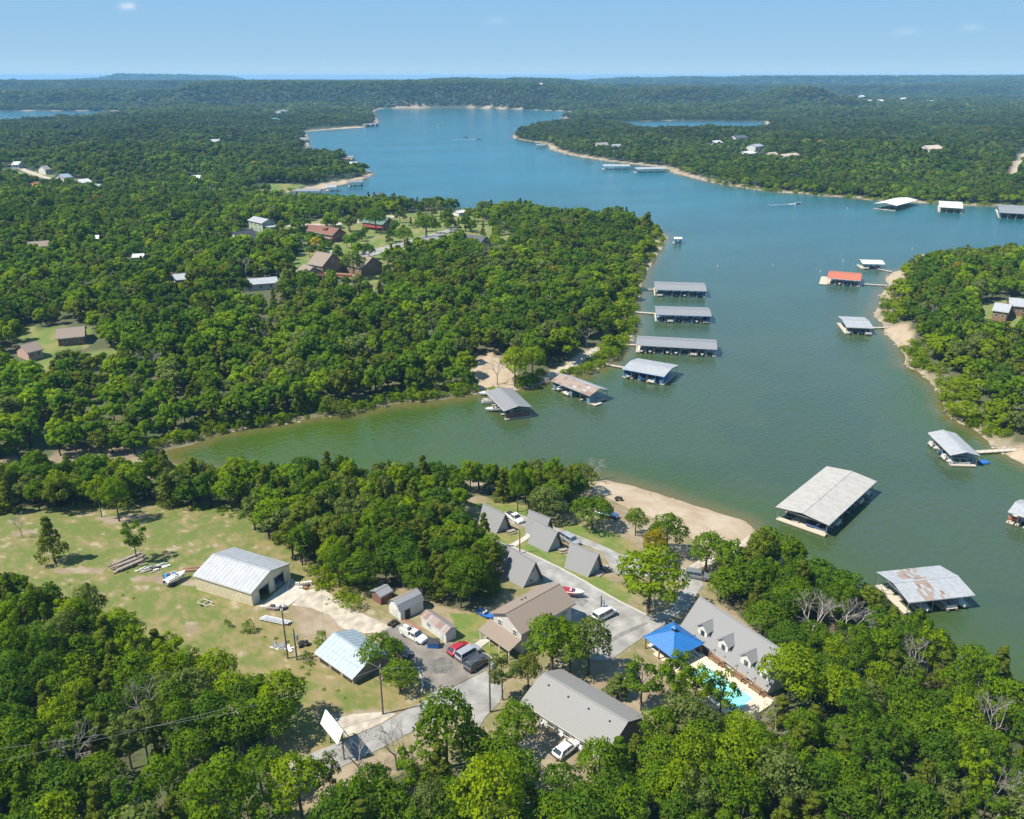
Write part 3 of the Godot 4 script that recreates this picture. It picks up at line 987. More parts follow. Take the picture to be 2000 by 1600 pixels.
func paint_water(p: Vector3, s: float) -> Color:
	var r := Vector2(p.x, p.z).length()
	var n := noise.get_noise_2d(p.x * 1.4, p.z * 1.4)
	var deep := Color(0.040, 0.064, 0.037).lerp(Color(0.008, 0.105, 0.150), smoothstep(260.0, 1000.0, r))  # the far lake's reflected sky blue is put into the water colour
	var creek := Color(0.040, 0.070, 0.010)
	var c := deep.lerp(creek, clampf(smoothstep(40.0, -60.0, p.x) * smoothstep(360.0, 260.0, r), 0.0, 1.0))
	c = c.lerp(creek, 0.6 * smoothstep(-26.0, -4.0, s) * smoothstep(700.0, 250.0, r))
	c = c.lerp(Color(0.11, 0.09, 0.035), smoothstep(-7.0 + 3.0 * n, 0.0, s) * 0.75)
	var streak := noise.get_noise_2d(x_streak(p) * 0.22, (p.z + p.x * 0.4) * 1.3) * smoothstep(350.0, 800.0, r)  # wind slicks: their change of sheen is painted into the colour
	return c * (1.0 + 0.10 * n + 0.34 * streak)

func x_streak(p: Vector3) -> float:
	return p.x - p.z * 0.4

func _ready() -> void:
	# camera
	var cam := Camera3D.new()
	cam.name = "camera"
	cam.fov = 52.70
	cam.near = 1.0
	cam.far = 30000.0
	cam.position = EYE
	cam.rotation.x = -0.38262
	add_child(cam)
	cam.current = true
	# sky: clear summer air, pale at the horizon, with two faint wisps
	var around := WorldEnvironment.new()
	around.name = "environment"
	var env := Environment.new()
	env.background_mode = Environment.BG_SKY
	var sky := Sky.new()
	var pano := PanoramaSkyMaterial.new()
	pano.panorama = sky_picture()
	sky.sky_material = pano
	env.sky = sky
	env.tonemap_mode = Environment.TONE_MAPPER_LINEAR
	env.tonemap_exposure = 1.9
	env.fog_enabled = true
	env.fog_density = 0.000085
	env.fog_light_color = Color(0.56, 0.80, 1.0)
	env.sdfgi_enabled = true
	env.ssao_enabled = true
	env.ssil_enabled = true
	around.environment = env
	add_child(around)
	# the sun: high, from the left and a little behind the camera
	var sun := DirectionalLight3D.new()
	sun.name = "sun"
	sun.light_energy = 1.6
	sun.light_color = Color(1.0, 0.965, 0.90)
	sun.light_angular_distance = 0.53
	sun.shadow_enabled = true
	add_child(sun)
	sun.look_at_from_position(Vector3(-0.54, 0.82, 0.19) * 100.0, Vector3.ZERO)

	# tools
	noise.seed = 5
	noise.noise_type = FastNoiseLite.TYPE_SIMPLEX_SMOOTH
	noise.frequency = 0.01
	noise.fractal_octaves = 3
	noise_tex("soft", 0.008, 0.88, 1.0, 3, 512)
	noise_tex("fine", 0.10, 0.68, 1.0, 3)
	noise_tex("coarse", 0.05, 0.66, 1.0, 5, 512)
	noise_tex("patchy", 0.007, 0.74, 1.0, 4, 512)
	noise_tex("ripple", 0.018, 0.0, 1.0, 4, 512, true, 6.0)
	for p in [[Vector2(-443.35, -2986.5), Vector2(-178.17, -3061.6), Vector2(82.92, -2846.8), Vector2(166.08, -2739.9), Vector2(217.14, -2659.9), Vector2(171.89, -2495.7), Vector2(128.81, -2320.3), Vector2(131.68, -2207.2), Vector2(186.93, -2129.2), Vector2(295.67, -2104.4), Vector2(402.03, -2146.9), Vector2(510.94, -2129.2), Vector2(603.7, -2104.4), Vector2(538.98, -1836.4), Vector2(411.58, -1665.8), Vector2(288.74, -1635.3), Vector2(258.92, -1799.6), Vector2(240.2, -1999.5), Vector2(130.3, -2022), Vector2(56.73, -1935.1), Vector2(12.2, -1730.1), Vector2(0, -1620.5), Vector2(-2.71, -1530.1), Vector2(17.25, -1461), Vector2(39.43, -1420.1), Vector2(54.1, -1386.8), Vector2(56.18, -1281.3), Vector2(77.75, -1190.3), Vector2(95.52, -1147.5), Vector2(120.86, -1097.1), Vector2(148.14, -1057.2), Vector2(176.61, -1020), Vector2(181.64, -996.6), Vector2(180.04, -957.9), Vector2(189.19, -917.2), Vector2(199.82, -875.2), Vector2(219.58, -828.6), Vector2(240.62, -797.5), Vector2(257.2, -782.8), Vector2(278.78, -768.6), Vector2(297.92, -751.6), Vector2(321.17, -732), Vector2(344.77, -719.5), Vector2(389.26, -704.4), Vector2(422.73, -695.7), Vector2(534.86, -676), Vector2(594.73, -606.9), Vector2(507.27, -511.7), Vector2(376.03, -505.28), Vector2(307.99, -495.93), Vector2(273.28, -488.37), Vector2(254.52, -481.03), Vector2(238.39, -475.3), Vector2(228.08, -465.58), Vector2(210.78, -452.3), Vector2(198.4, -434.84), Vector2(195.2, -420.84), Vector2(181.94, -400.27), Vector2(171.8, -378.64), Vector2(162.61, -360.74), Vector2(161.25, -347.48), Vector2(156.95, -335.07), Vector2(154.85, -320.64), Vector2(151.27, -302.2), Vector2(146.02, -292.48), Vector2(148.45, -284.43), Vector2(147.85, -276.75), Vector2(145.89, -265.39), Vector2(143.61, -256.68), Vector2(138.57, -246.26), Vector2(139, -236.95), Vector2(141.17, -232.52), Vector2(140.45, -222.95), Vector2(140.37, -217.53), Vector2(141.13, -210.97), Vector2(142.21, -207.33), Vector2(146.34, -187.22), Vector2(160.55, -159.39), Vector2(159.35, -122.94), Vector2(118.23, -80.82), Vector2(99.39, -92.85), Vector2(91.21, -104.11), Vector2(86.58, -110.48), Vector2(82.78, -119.87), Vector2(78.04, -129.58), Vector2(72.55, -140.2), Vector2(66.83, -147.41), Vector2(61.71, -156.88), Vector2(58.15, -165.52), Vector2(58.14, -170.61), Vector2(56.88, -175.95), Vector2(50.73, -180.53), Vector2(44.1, -185.58), Vector2(37.17, -190.86), Vector2(31.11, -195.21), Vector2(25.34, -198.2), Vector2(20.47, -197.3), Vector2(13.44, -193.74), Vector2(0, -194.33), Vector2(-13.68, -197.9), Vector2(-27.57, -199.73), Vector2(-41.2, -198.81), Vector2(-54.72, -197.9), Vector2(-68.57, -198.51), Vector2(-84, -203.47), Vector2(-96.04, -209.3), Vector2(-101.97, -213.35), Vector2(-98.94, -216.82), Vector2(-94.19, -220.03), Vector2(-89.19, -227.46), Vector2(-78.57, -233.31), Vector2(-69.96, -236.54), Vector2(-61.6, -241.95), Vector2(-49.3, -245.82), Vector2(-41.14, -252.06), Vector2(-25.54, -256.22), Vector2(-12.15, -261.94), Vector2(-3.49, -263.41), Vector2(6.22, -268.91), Vector2(15.48, -276.75), Vector2(23.87, -279.45), Vector2(30.99, -286.69), Vector2(36.57, -294.86), Vector2(42.6, -304.72), Vector2(48.28, -322.03), Vector2(53.46, -342.73), Vector2(58.21, -376.78), Vector2(64.68, -406.56), Vector2(71.31, -440.93), Vector2(82.94, -481.03), Vector2(97.02, -528.42), Vector2(104.03, -555.5), Vector2(105.32, -575.03), Vector2(89.52, -609.1), Vector2(58.16, -634.8), Vector2(20.04, -657.4), Vector2(-20.65, -678.8), Vector2(-63.16, -692.8), Vector2(-102.26, -701.5), Vector2(-129.35, -710.4), Vector2(-173.86, -716.4), Vector2(-207.8, -713.4), Vector2(-247.76, -716.4), Vector2(-241.32, -732), Vector2(-225.14, -751.6), Vector2(-205.44, -801.3), Vector2(-183.4, -808.9), Vector2(-174.48, -832.6), Vector2(-165.84, -862), Vector2(-156.6, -893.4), Vector2(-152.62, -947.4), Vector2(-162.86, -979.6), Vector2(-187.73, -1014), Vector2(-209.43, -1032.1), Vector2(-211.76, -1070.2), Vector2(-205.01, -1111), Vector2(-218.36, -1162.7), Vector2(-239.55, -1186.3), Vector2(-281.98, -1202.5), Vector2(-295.33, -1245.1), Vector2(-314.6, -1349.8), Vector2(-355.73, -1523.6), Vector2(-407, -1713.6), Vector2(-366.3, -1781.7), Vector2(-316.34, -1845.8), Vector2(-303.68, -1977.6), Vector2(-323.39, -2141.9), Vector2(-375.87, -2429), Vector2(-428.01, -2719.5)], [Vector2(-2776.6, -2803.1), Vector2(-1621, -2781.7), Vector2(-1246.9, -2760.7), Vector2(-1107.1, -2495.7), Vector2(-1129.9, -2220.7), Vector2(-1160.6, -2044.9), Vector2(-1235.2, -1914.6), Vector2(-1796.6, -1799.6)]]: land.append(PackedVector2Array(p))
	ridges = [[3500, 700, [Vector2(-2429.2, 30.91), Vector2(-1901.2, 38.46), Vector2(-1789.2, 42.24), Vector2(-1666.8, 47.89), Vector2(-1526.4, 42.24), Vector2(-1350.8, 40.35), Vector2(-1242.6, 47.89), Vector2(-1170.1, 61.06), Vector2(-1120, 74.18), Vector2(-956.8, 74.18), Vector2(-816, 72.31), Vector2(-604.4, 72.31), Vector2(-402.78, 76.05), Vector2(-201.41, 75.12), Vector2(0, 72.31), Vector2(201.69, 62.93), Vector2(262.37, 57.3), Vector2(505.21, 46.01), Vector2(625.8, 55.42), Vector2(807.8, 51.66), Vector2(890.1, 36.57), Vector2(1013.5, 19.55), Vector2(1319.8, 4.35), Vector2(1625.8, 0), Vector2(2032.7, 0), Vector2(2642.5, 0)]],
	[4700, 700, [Vector2(-540.88, 70.93), Vector2(-378.29, 80.97), Vector2(-270.12, 84.74), Vector2(-51.36, 77.21), Vector2(13.51, 84.74), Vector2(281.05, 79.72), Vector2(313.64, 73.44), Vector2(487.63, 50.79)]],
	[7200, 1300, [Vector2(414.74, 40.98), Vector2(704.1, 66.03), Vector2(951.8, 79.48), Vector2(1138.3, 75.64), Vector2(1447.8, 87.16), Vector2(1572.6, 79.48), Vector2(1696.6, 81.4), Vector2(2150.6, 91), Vector2(2522.8, 91), Vector2(2895.1, 91), Vector2(3514.7, 94.84), Vector2(3664.7, 89.08), Vector2(4134.5, 96.75), Vector2(4963, 91)]],
	[2950, 380, [Vector2(754.2, 6.73), Vector2(862.4, 33.97), Vector2(926, 57.84), Vector2(951.2, 60.22), Vector2(987.9, 53.08), Vector2(1041.7, 33.97), Vector2(1095.1, 19.57), Vector2(1200.3, 3.51)]],
	[5200, 900, [Vector2(1960.4, 0), Vector2(2150.4, 1.72), Vector2(2281.3, 26.95), Vector2(2457.2, 49.3), Vector2(2636.2, 53.48), Vector2(2814.1, 61.84), Vector2(2990.8, 74.35), Vector2(3584.4, 91)]],
	[9300, 1500, [Vector2(-6424.3, 41.34), Vector2(-5352.4, 46.31), Vector2(-4698.9, 48.8), Vector2(-4035.9, 76.12), Vector2(-3980.3, 88.52), Vector2(-3878.7, 120.7), Vector2(-3781.8, 93.48), Vector2(-3723.8, 88.52), Vector2(-3544.1, 110.81), Vector2(-3380.8, 95.95), Vector2(-3193.2, 100.91), Vector2(-3061, 91), Vector2(-2937.2, 56.26), Vector2(-2358.1, 16.42)]],
	[14500, 1400, [Vector2(-10837, 60.07), Vector2(-8834.1, 69.35), Vector2(-8003.1, 58.52), Vector2(-7250.9, 67.8), Vector2(-6419.7, 55.42), Vector2(-4501.9, 56.97), Vector2(-4167.4, 66.26), Vector2(-3667.9, 60.07), Vector2(-3250.3, 69.35), Vector2(-2834.3, 60.07), Vector2(-2333.6, 67.8), Vector2(-1750.7, 58.52), Vector2(-1250.3, 64.71), Vector2(-333.48, 56.97), Vector2(833.5, 64.71), Vector2(1667.2, 60.07), Vector2(3333.8, 67.8), Vector2(5001.7, 60.07), Vector2(7500.6, 69.35), Vector2(10835.9, 63.94)]]]
	survey()
	zones()
	build_setting()
	build_objects()
	make_tree_kinds()
	lone_trees()
	grow_forests()

func sky_picture() -> ImageTexture:
	var w := 2048
	var h := 1024
	var im := Image.create(w, h, false, Image.FORMAT_RGBAF)
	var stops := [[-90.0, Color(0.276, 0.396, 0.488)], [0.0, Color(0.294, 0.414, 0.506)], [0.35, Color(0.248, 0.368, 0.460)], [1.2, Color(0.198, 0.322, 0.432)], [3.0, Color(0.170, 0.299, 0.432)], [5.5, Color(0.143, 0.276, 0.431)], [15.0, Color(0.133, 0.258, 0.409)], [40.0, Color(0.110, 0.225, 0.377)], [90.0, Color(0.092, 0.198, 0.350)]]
	for y in h:
		var e := 90.0 - (y + 0.5) / h * 180.0
		var c: Color = stops[0][1]
		for k in stops.size() - 1:
			if e >= stops[k][0] and e <= stops[k + 1][0]:
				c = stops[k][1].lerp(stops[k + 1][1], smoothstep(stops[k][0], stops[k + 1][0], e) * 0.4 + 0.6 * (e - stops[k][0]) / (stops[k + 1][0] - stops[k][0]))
		im.fill_rect(Rect2i(0, y, w, 1), c)
	# two or three faint wisps of cloud, low over the horizon ahead
	for k in [[-22.95, 3.72, 0.20, 0.09, 0.24], [-22.6, 3.80, 0.22, 0.11, 0.24], [-28.6, 4.75, 0.5, 0.10, 0.14], [-1.0, 3.3, 0.6, 0.1, 0.06], [23.5, 2.45, 0.6, 0.09, 0.10], [26.8, 2.6, 0.5, 0.08, 0.10], [30.5, 2.2, 0.7, 0.1, 0.08]]:
		for y in range(470, 512):
			for x in w:
				var az := (x + 0.5) / w * 360.0 - 180.0
				var el := 90.0 - (y + 0.5) / h * 180.0
				var d := exp(-pow((wrapf(az + 180.0, -180.0, 180.0) - k[0]) / k[2], 2.0) - pow((el - k[1]) / k[3], 2.0)) * (k[4] as float)
				if d > 0.004: im.set_pixel(x, y, im.get_pixel(x, y).lerp(Color(0.52, 0.54, 0.56), minf(d * 3.5, 1.0)))
	return ImageTexture.create_from_image(im)

func build_setting() -> void:
	var earth := mat(1, 1, 1, 0.95, 0.0, 5.0, "coarse")
	var g := grid_mesh(func(_i, _j): return true, func(i, j):
		var p := polar(i, j)
		return Vector3(p.x, H[i * COLS + j], p.y), paint_ground)
	solid("ground", "rolling wooded ground with sandy shores, meadow and yards", "ground", g, earth, "", "structure")
	# the resort's own ground, in finer detail
	var m := MB.new()
	var cell := 0.75
	var nx := int(230.0 / cell)
	var nz := int(140.0 / cell)
	var pv := PackedVector3Array()
	var pc := PackedColorArray()
	var pn := PackedVector3Array()
	var pi := PackedInt32Array()
	for k in nz + 1:
		for i in nx + 1:
			var x := -120.0 + i * cell
			var z := -212.0 + k * cell
			var e := minf(minf(i, nx - i), minf(k, nz - k))
			pv.append(Vector3(x, ground(x, z) + (0.08 if e > 0 else -0.3), z))
			pc.append(paint_ground(pv[-1], raster(x, z, S)))
			pn.append(Vector3(ground(x - 1.0, z) - ground(x + 1.0, z), 2.0, ground(x, z - 1.0) - ground(x, z + 1.0)).normalized())
	for k in nz:
		for i in nx:
			var at := k * (nx + 1) + i
			if minf(raster(pv[at].x, pv[at].z, S), raster(pv[at].x + cell, pv[at].z + cell, S)) < 2.0: continue
			for q in [0, 1, nx + 2, 0, nx + 2, nx + 1]: pi.append(at + q)
	var pa := []
	pa.resize(Mesh.ARRAY_MAX)
	pa[Mesh.ARRAY_VERTEX] = pv
	pa[Mesh.ARRAY_NORMAL] = pn
	pa[Mesh.ARRAY_COLOR] = pc
	pa[Mesh.ARRAY_INDEX] = pi
	var patch := ArrayMesh.new()
	patch.add_surface_from_arrays(Mesh.PRIMITIVE_TRIANGLES, pa)
	solid("ground", "mown meadow, lawns and bare earth round the resort", "ground", patch, earth, "", "structure")
	var wm := StandardMaterial3D.new()
	wm.albedo_color = Color.WHITE
	wm.vertex_color_use_as_albedo = true
	wm.roughness = 0.10
	wm.metallic_specular = 0.42
	wm.normal_enabled = true
	wm.normal_texture = tex["ripple"]
	wm.normal_scale = 0.5
	wm.uv1_triplanar = true
	wm.uv1_world_triplanar = true
	wm.uv1_scale = Vector3.ONE / 26.0
	var w := grid_mesh(func(i, j):
		if i < 60: return false
		for k in [[0, 0], [0, 1], [1, 1], [1, 0]]:
			if S[(i + k[0]) * COLS + j + k[1]] < 1.0: return true
		return false, func(i, j):
		var p := polar(i, j)
		return Vector3(p.x, 0.0, p.y), paint_water)
	solid("lake_water", "calm lake, blue far out and green in the creek", "lake", w, wm, "", "structure")

# ------------------------------------------------------------------ buildings
func face_frame(face: String, u: float, y: float, l: float, w: float) -> Transform3D:
	match face:
		"front": return Transform3D(Basis(Vector3.RIGHT, Vector3.UP, Vector3.BACK), Vector3(u, y, w * 0.5))
		"back": return Transform3D(Basis(Vector3.LEFT, Vector3.UP, Vector3.FORWARD), Vector3(u, y, -w * 0.5))
		"left": return Transform3D(Basis(Vector3.BACK, Vector3.UP, Vector3.LEFT), Vector3(-l * 0.5, y, u))
	return Transform3D(Basis(Vector3.FORWARD, Vector3.UP, Vector3.RIGHT), Vector3(l * 0.5, y, u))

func window(o: Node3D, face: String, u: float, y: float, w: float, h: float, l: float, wd: float, frame: Material) -> void:
	var t := face_frame(face, u, y, l, wd)
	var m := MB.new()
	for s in [-1, 1]:
		m.box(Vector3(s * (w * 0.5 + 0.03), 0, 0.03), Vector3(0.1, h + 0.22, 0.12))
		m.box(Vector3(0, s * (h * 0.5 + 0.03), 0.03), Vector3(w - 0.04, 0.1, 0.12))
	m.box(Vector3(0, 0, 0.03), Vector3(w - 0.04, 0.06, 0.06))
	var f := part(o, "window", m.mesh(), frame)
	f.transform = t
	part(f, "pane", one_box(Vector3(w - 0.03, h - 0.03, 0.03), Vector3(0, 0, 0.015)), M.glass)

func door(o: Node3D, face: String, u: float, w: float, h: float, l: float, wd: float, material: Material, called := "door", base := 0.0) -> void:
	var f := part(o, called, one_box(Vector3(w, h, 0.08), Vector3(0, h * 0.5 + base, 0.02)), material)
	f.transform = face_frame(face, u, 0.0, l, wd)
	if called == "door": part(f, "handle", one_box(Vector3(0.05, 0.16, 0.06), Vector3(w * 0.38, 1.0 + base, 0.09)), M.dark)

# one roof slope: a slab from the ridge to the eave on side s, with raised seams if seam > 0
func slope(x0: float, x1: float, xr0: float, xr1: float, ridge_y: float, ez: float, ey: float, thick: float, seam: float) -> MB:
	var m := MB.new()
	var k := Vector3(0, absf(ez), ridge_y - ey).normalized()
	if ez < 0: k.z = -k.z
	k = Vector3(0, absf(ez), signf(ez) * (ridge_y - ey)).normalized()
	var a := Vector3(x0, ey, ez)
	var b := Vector3(x1, ey, ez)
	var c := Vector3(xr1, ridge_y, 0)
	var d := Vector3(xr0, ridge_y, 0)
	var t := k * thick
	var ring := [a, b, c, d] if ez > 0 else [b, a, d, c]
	var top := []
	for q in ring: top.append(q + t)
	m.loft([ring, top])
	if seam > 0.0:
		var n := int((x1 - x0) / seam)
		for i in n + 1:
			var f := float(i) / n
			m.bar(a.lerp(b, f) + t, d.lerp(c, f) + t, 0.05, 0.07)
	return m

func gable(o: Node3D, l: float, w: float, eave: float, rise_: float, wall: Material, roof: Material, over := 0.4, seam := 0.0, base := -1.2) -> void:
	var m := MB.new()
	var x := l * 0.5
	var z := w * 0.5
	var ring := func(px: float) -> Array:
		return [Vector3(px, base, -z), Vector3(px, eave, -z), Vector3(px, eave + rise_, 0), Vector3(px, eave, z), Vector3(px, base, z)]
	m.loft([ring.call(-x), ring.call(x)])
	part(o, "wall", m.mesh(), wall)
	var drop := rise_ / z * over
	for s in [-1, 1]:
		part(o, "roof_slope", slope(-x - over, x + over, -x - over, x + over, eave + rise_ + 0.02, s * (z + over), eave - drop + 0.02, 0.13, seam).mesh(), roof)
	var r := MB.new()
	r.bar(Vector3(-x - over, eave + rise_ + 0.16, 0), Vector3(x + over, eave + rise_ + 0.16, 0), 0.32, 0.07)
	part(o, "ridge_cap", r.mesh(), roof)
	for s in [-1, 1]:
		var e := MB.new()
		e.bar(Vector3(-x - over, eave - drop - 0.05, s * (z + over + 0.04)), Vector3(x + over, eave - drop - 0.05, s * (z + over + 0.04)), 0.06, 0.18)
		part(o, "fascia", e.mesh(), M.trim)

func house(called: String, label: String, at: Vector3, yaw: float, l: float, w: float, eave: float, rise_: float, wall: Material, roof: Material, category := "house", group := "", seam := 0.0) -> Node3D:
	var o := thing(called, label, category, at, yaw, group)
	houses_at.append([at, l, w])
	gable(o, l, w, eave, rise_, wall, roof, 0.5, seam)
	return o

func row_of_windows(o: Node3D, face: String, n: int, y: float, ww: float, wh: float, l: float, w: float) -> void:
	var span := l if face in ["front", "back"] else w
	for k in n:
		window(o, face, span * ((k + 0.5) / n - 0.5) * 0.92, y, ww, wh, l, w, M.trim)

var M := {}
func make_materials() -> void:
	M.glass = glass(0.03, 0.045, 0.06)
	M.dark = mat(0.03, 0.03, 0.035, 0.6)
	M.trim = mat(0.50, 0.50, 0.48, 0.6)
	M.white = mat(0.56, 0.56, 0.55, 0.55)
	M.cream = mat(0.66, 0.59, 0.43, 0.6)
	M.galv = mat(0.40, 0.412, 0.432, 0.45, 0.25, 8.0)
	M.galv_old = mat(0.34, 0.345, 0.36, 0.5, 0.2, 5.0, "coarse")
	M.galv_mid = mat(0.36, 0.37, 0.385, 0.5, 0.2, 5.0)
	M.galv_blue = mat(0.33, 0.40, 0.455, 0.45, 0.25, 6.0)
	M.shingle_grey = mat(0.27, 0.273, 0.285, 0.95, 0.0, 1.2, "fine")
	M.shingle_light = mat(0.30, 0.295, 0.29, 0.95, 0.0, 3.0, "coarse")
	M.shingle_brown = mat(0.28, 0.225, 0.185, 0.95, 0.0, 1.0, "fine")
	M.shingle_dark = mat(0.10, 0.105, 0.12, 0.95, 0.0, 1.2, "fine")
	M.roof_red = mat(0.22, 0.10, 0.07, 0.9, 0.0, 1.5, "fine")
	M.roof_green = mat(0.07, 0.15, 0.125, 0.7)
	M.siding = mat(0.46, 0.44, 0.42, 0.7)
	M.wood = mat(0.22, 0.13, 0.075, 0.85)
	M.wood_grey = mat(0.27, 0.23, 0.19, 0.9)
	M.wood_red = mat(0.20, 0.06, 0.04, 0.8)
	M.brick = mat(0.24, 0.11, 0.085, 0.9, 0.0, 0.6, "fine")
	M.concrete = mat(0.42, 0.40, 0.37, 0.9, 0.0, 4.0)
	M.deck = mat(0.45, 0.40, 0.33, 0.85, 0.0, 1.5)
	M.rust = mat(0.34, 0.265, 0.23, 0.8, 0.0, 1.2, "coarse")
	M.rust_dark = mat(0.28, 0.185, 0.15, 0.85, 0.0, 1.2, "coarse")
	M.steel = mat(0.35, 0.36, 0.38, 0.45, 0.6)
	M.blue = mat(0.02, 0.12, 0.42, 0.5)
	M.panel_blue = mat(0.03, 0.14, 0.34, 0.6)
	M.teal = mat(0.10, 0.20, 0.26, 0.7)
	M.pavilion = mat(0.018, 0.135, 0.40, 0.45, 0.0, 4.0)
	M.orange = mat(0.42, 0.13, 0.075, 0.6)
	M.red = mat(0.40, 0.02, 0.02, 0.3, 0.1, 1.0, "")
	M.tyre = mat(0.02, 0.02, 0.02, 0.9, 0.0, 1.0, "")
	M.pole = mat(0.17, 0.13, 0.10, 0.95)
	M.lamp = mat(0.85, 0.85, 0.80, 0.1, 0.0, 1.0, "")
	M.tail = mat(0.35, 0.02, 0.02, 0.2, 0.0, 1.0, "")
	M.wire = mat(0.22, 0.22, 0.22, 0.6, 0.0, 1.0, "")
	M.foam = mat(0.75, 0.8, 0.82, 0.9, 0.0, 2.0, "coarse")
	for c in [["red", 0.33, 0.012, 0.022], ["silver", 0.27, 0.285, 0.31], ["black", 0.045, 0.048, 0.055], ["white", 0.62, 0.62, 0.62], ["blue", 0.04, 0.09, 0.2], ["grey", 0.16, 0.165, 0.175]]:
		var p := StandardMaterial3D.new()
		p.albedo_color = lin(c[1], c[2], c[3])
		p.roughness = 0.32
		p.metallic = 0.15
		p.clearcoat_enabled = true
		p.clearcoat = 0.8
		p.clearcoat_roughness = 0.08
		M["paint_" + c[0]] = p

# ------------------------------------------------------------------ vehicles (front along +x)
func section(x: float, y0: float, y1: float, hw: float, tuck: float) -> Array:      # rounded ring across a body
	return [Vector3(x, y0, -hw + tuck), Vector3(x, y0 + 0.16, -hw), Vector3(x, y1 - 0.12, -hw), Vector3(x, y1, -hw + 0.12), Vector3(x, y1, hw - 0.12), Vector3(x, y1 - 0.12, hw), Vector3(x, y0 + 0.16, hw), Vector3(x, y0, hw - tuck)]

func body_mesh(stations: Array) -> ArrayMesh:
	var m := MB.new()
	var rings := []
	for s in stations: rings.append(section(s[0], s[1], s[2], s[3], 0.1))
	m.loft(rings)
	return m.mesh()

func car(called: String, label: String, category: String, at: Vector3, yaw: float, style: String, paint: Material, group := "") -> Node3D:
	var o := thing(called, label, category, at, yaw, group)
	var l := 4.4
	var hw := 0.92
	var belt := 0.95
	var top := 1.48
	var cab := [-2.0, -1.4, 0.55, 1.25]      # belt rear, roof rear, roof front, belt front
	var hood := 0.86
	match style:
		"suv":
			l = 4.9; hw = 0.98; belt = 1.08; top = 1.8; cab = [-2.35, -2.1, 0.75, 1.35]; hood = 1.02
		"van":
			l = 5.1; hw = 1.0; belt = 1.05; top = 1.85; cab = [-2.45, -2.3, 1.0, 1.9]; hood = 0.98
		"pickup":
			l = 5.4; hw = 0.98; belt = 1.1; top = 1.82; cab = [-0.5, -0.35, 0.75, 1.35]; hood = 1.06
	var e := l * 0.5
	part(o, "body", body_mesh([[-e, 0.42, belt - 0.08, hw - 0.1], [-e + 0.12, 0.3, belt, hw], [cab[3] - 0.15, 0.28, belt, hw], [cab[3] + 0.1, 0.28, hood + 0.05, hw], [e - 0.5, 0.3, hood - 0.04, hw - 0.03], [e - 0.08, 0.34, hood - 0.16, hw - 0.14], [e, 0.42, hood - 0.3, hw - 0.22]]), paint)
	var g := MB.new()
	var ring := func(y: float, x0: float, x1: float, z: float) -> Array:
		return [Vector3(x0, y, -z), Vector3(x0, y, z), Vector3(x1, y, z), Vector3(x1, y, -z)]
	g.loft([ring.call(belt - 0.02, cab[0], cab[3], hw - 0.08), ring.call(top - 0.06, cab[1], cab[2], hw - 0.24)])
	part(o, "window_glass", g.mesh(), M.glass)
	var r := MB.new()
	r.loft([ring.call(top - 0.07, cab[1] - 0.05, cab[2] + 0.06, hw - 0.21), ring.call(top, cab[1] + 0.08, cab[2] - 0.1, hw - 0.3)])
	part(o, "roof", r.mesh(), paint)
	var p := MB.new()
	for s in [-1, 1]:
		p.bar(Vector3(cab[0], belt - 0.03, s * (hw - 0.09)), Vector3(cab[1], top - 0.04, s * (hw - 0.24)), 0.1, 0.12)
		p.bar(Vector3(cab[3], belt - 0.03, s * (hw - 0.09)), Vector3(cab[2], top - 0.04, s * (hw - 0.24)), 0.08, 0.09)
		var mid: float = (cab[1] + cab[2]) * 0.5 - 0.1
		p.bar(Vector3(mid, belt - 0.03, s * (hw - 0.075)), Vector3(mid, top - 0.04, s * (hw - 0.225)), 0.05, 0.1)
	part(o, "pillars", p.mesh(), paint)
	if style == "pickup":
		part(o, "cargo_bed", one_box(Vector3(1.95, 0.04, 1.6), Vector3(-e + 1.12, belt + 0.015, 0)), M.dark)
	for x in [-e + 0.95, e - 0.95]:
		for s in [-1, 1]:
			var t := MB.new()
			t.tube(Vector3(0, 0, -0.11), Vector3(0, 0, 0.11), 0.36, 0.36, 14)
			var wheel := part(o, "wheel", t.mesh(), M.tyre)
			wheel.position = Vector3(x, 0.36, s * (hw - 0.09))
			var k := MB.new()
			k.tube(Vector3(0, 0, 0.10 * s), Vector3(0, 0, 0.125 * s), 0.22, 0.2, 10)
			part(wheel, "rim", k.mesh(), M.steel)
	for s in [-1, 1]:
		part(o, "headlight", one_box(Vector3(0.12, 0.14, 0.34), Vector3(e - 0.09, hood - 0.26, s * (hw - 0.36))), M.lamp)
		part(o, "tail_light", one_box(Vector3(0.1, 0.26, 0.2), Vector3(-e + 0.04, belt - 0.2, s * (hw - 0.2))), M.tail)
		part(o, "mirror", one_box(Vector3(0.14, 0.14, 0.2), Vector3(cab[3] - 0.25, belt + 0.08, s * (hw + 0.06))), paint)
	part(o, "bumper", one_box(Vector3(0.12, 0.2, hw * 1.7), Vector3(-e - 0.02, 0.5, 0)), M.dark)
	return o

func boat_hull(l: float, w: float, h: float) -> ArrayMesh:
	var m := MB.new()
	var rings := []
	for k in [[-0.5, 0.92, 0.0], [-0.2, 1.0, 0.0], [0.15, 0.94, 0.02], [0.35, 0.62, 0.16], [0.46, 0.26, 0.4], [0.5, 0.04, 0.62]]:
		var x: float = k[0] * l
		var b: float = w * 0.5 * k[1]
		var y: float = k[2] * h
		rings.append([Vector3(x, y - 0.12, 0), Vector3(x, y + h * 0.35, -b * 0.9), Vector3(x, h, -b), Vector3(x, h, b), Vector3(x, y + h * 0.35, b * 0.9)])
	m.loft(rings)
	return m.mesh()

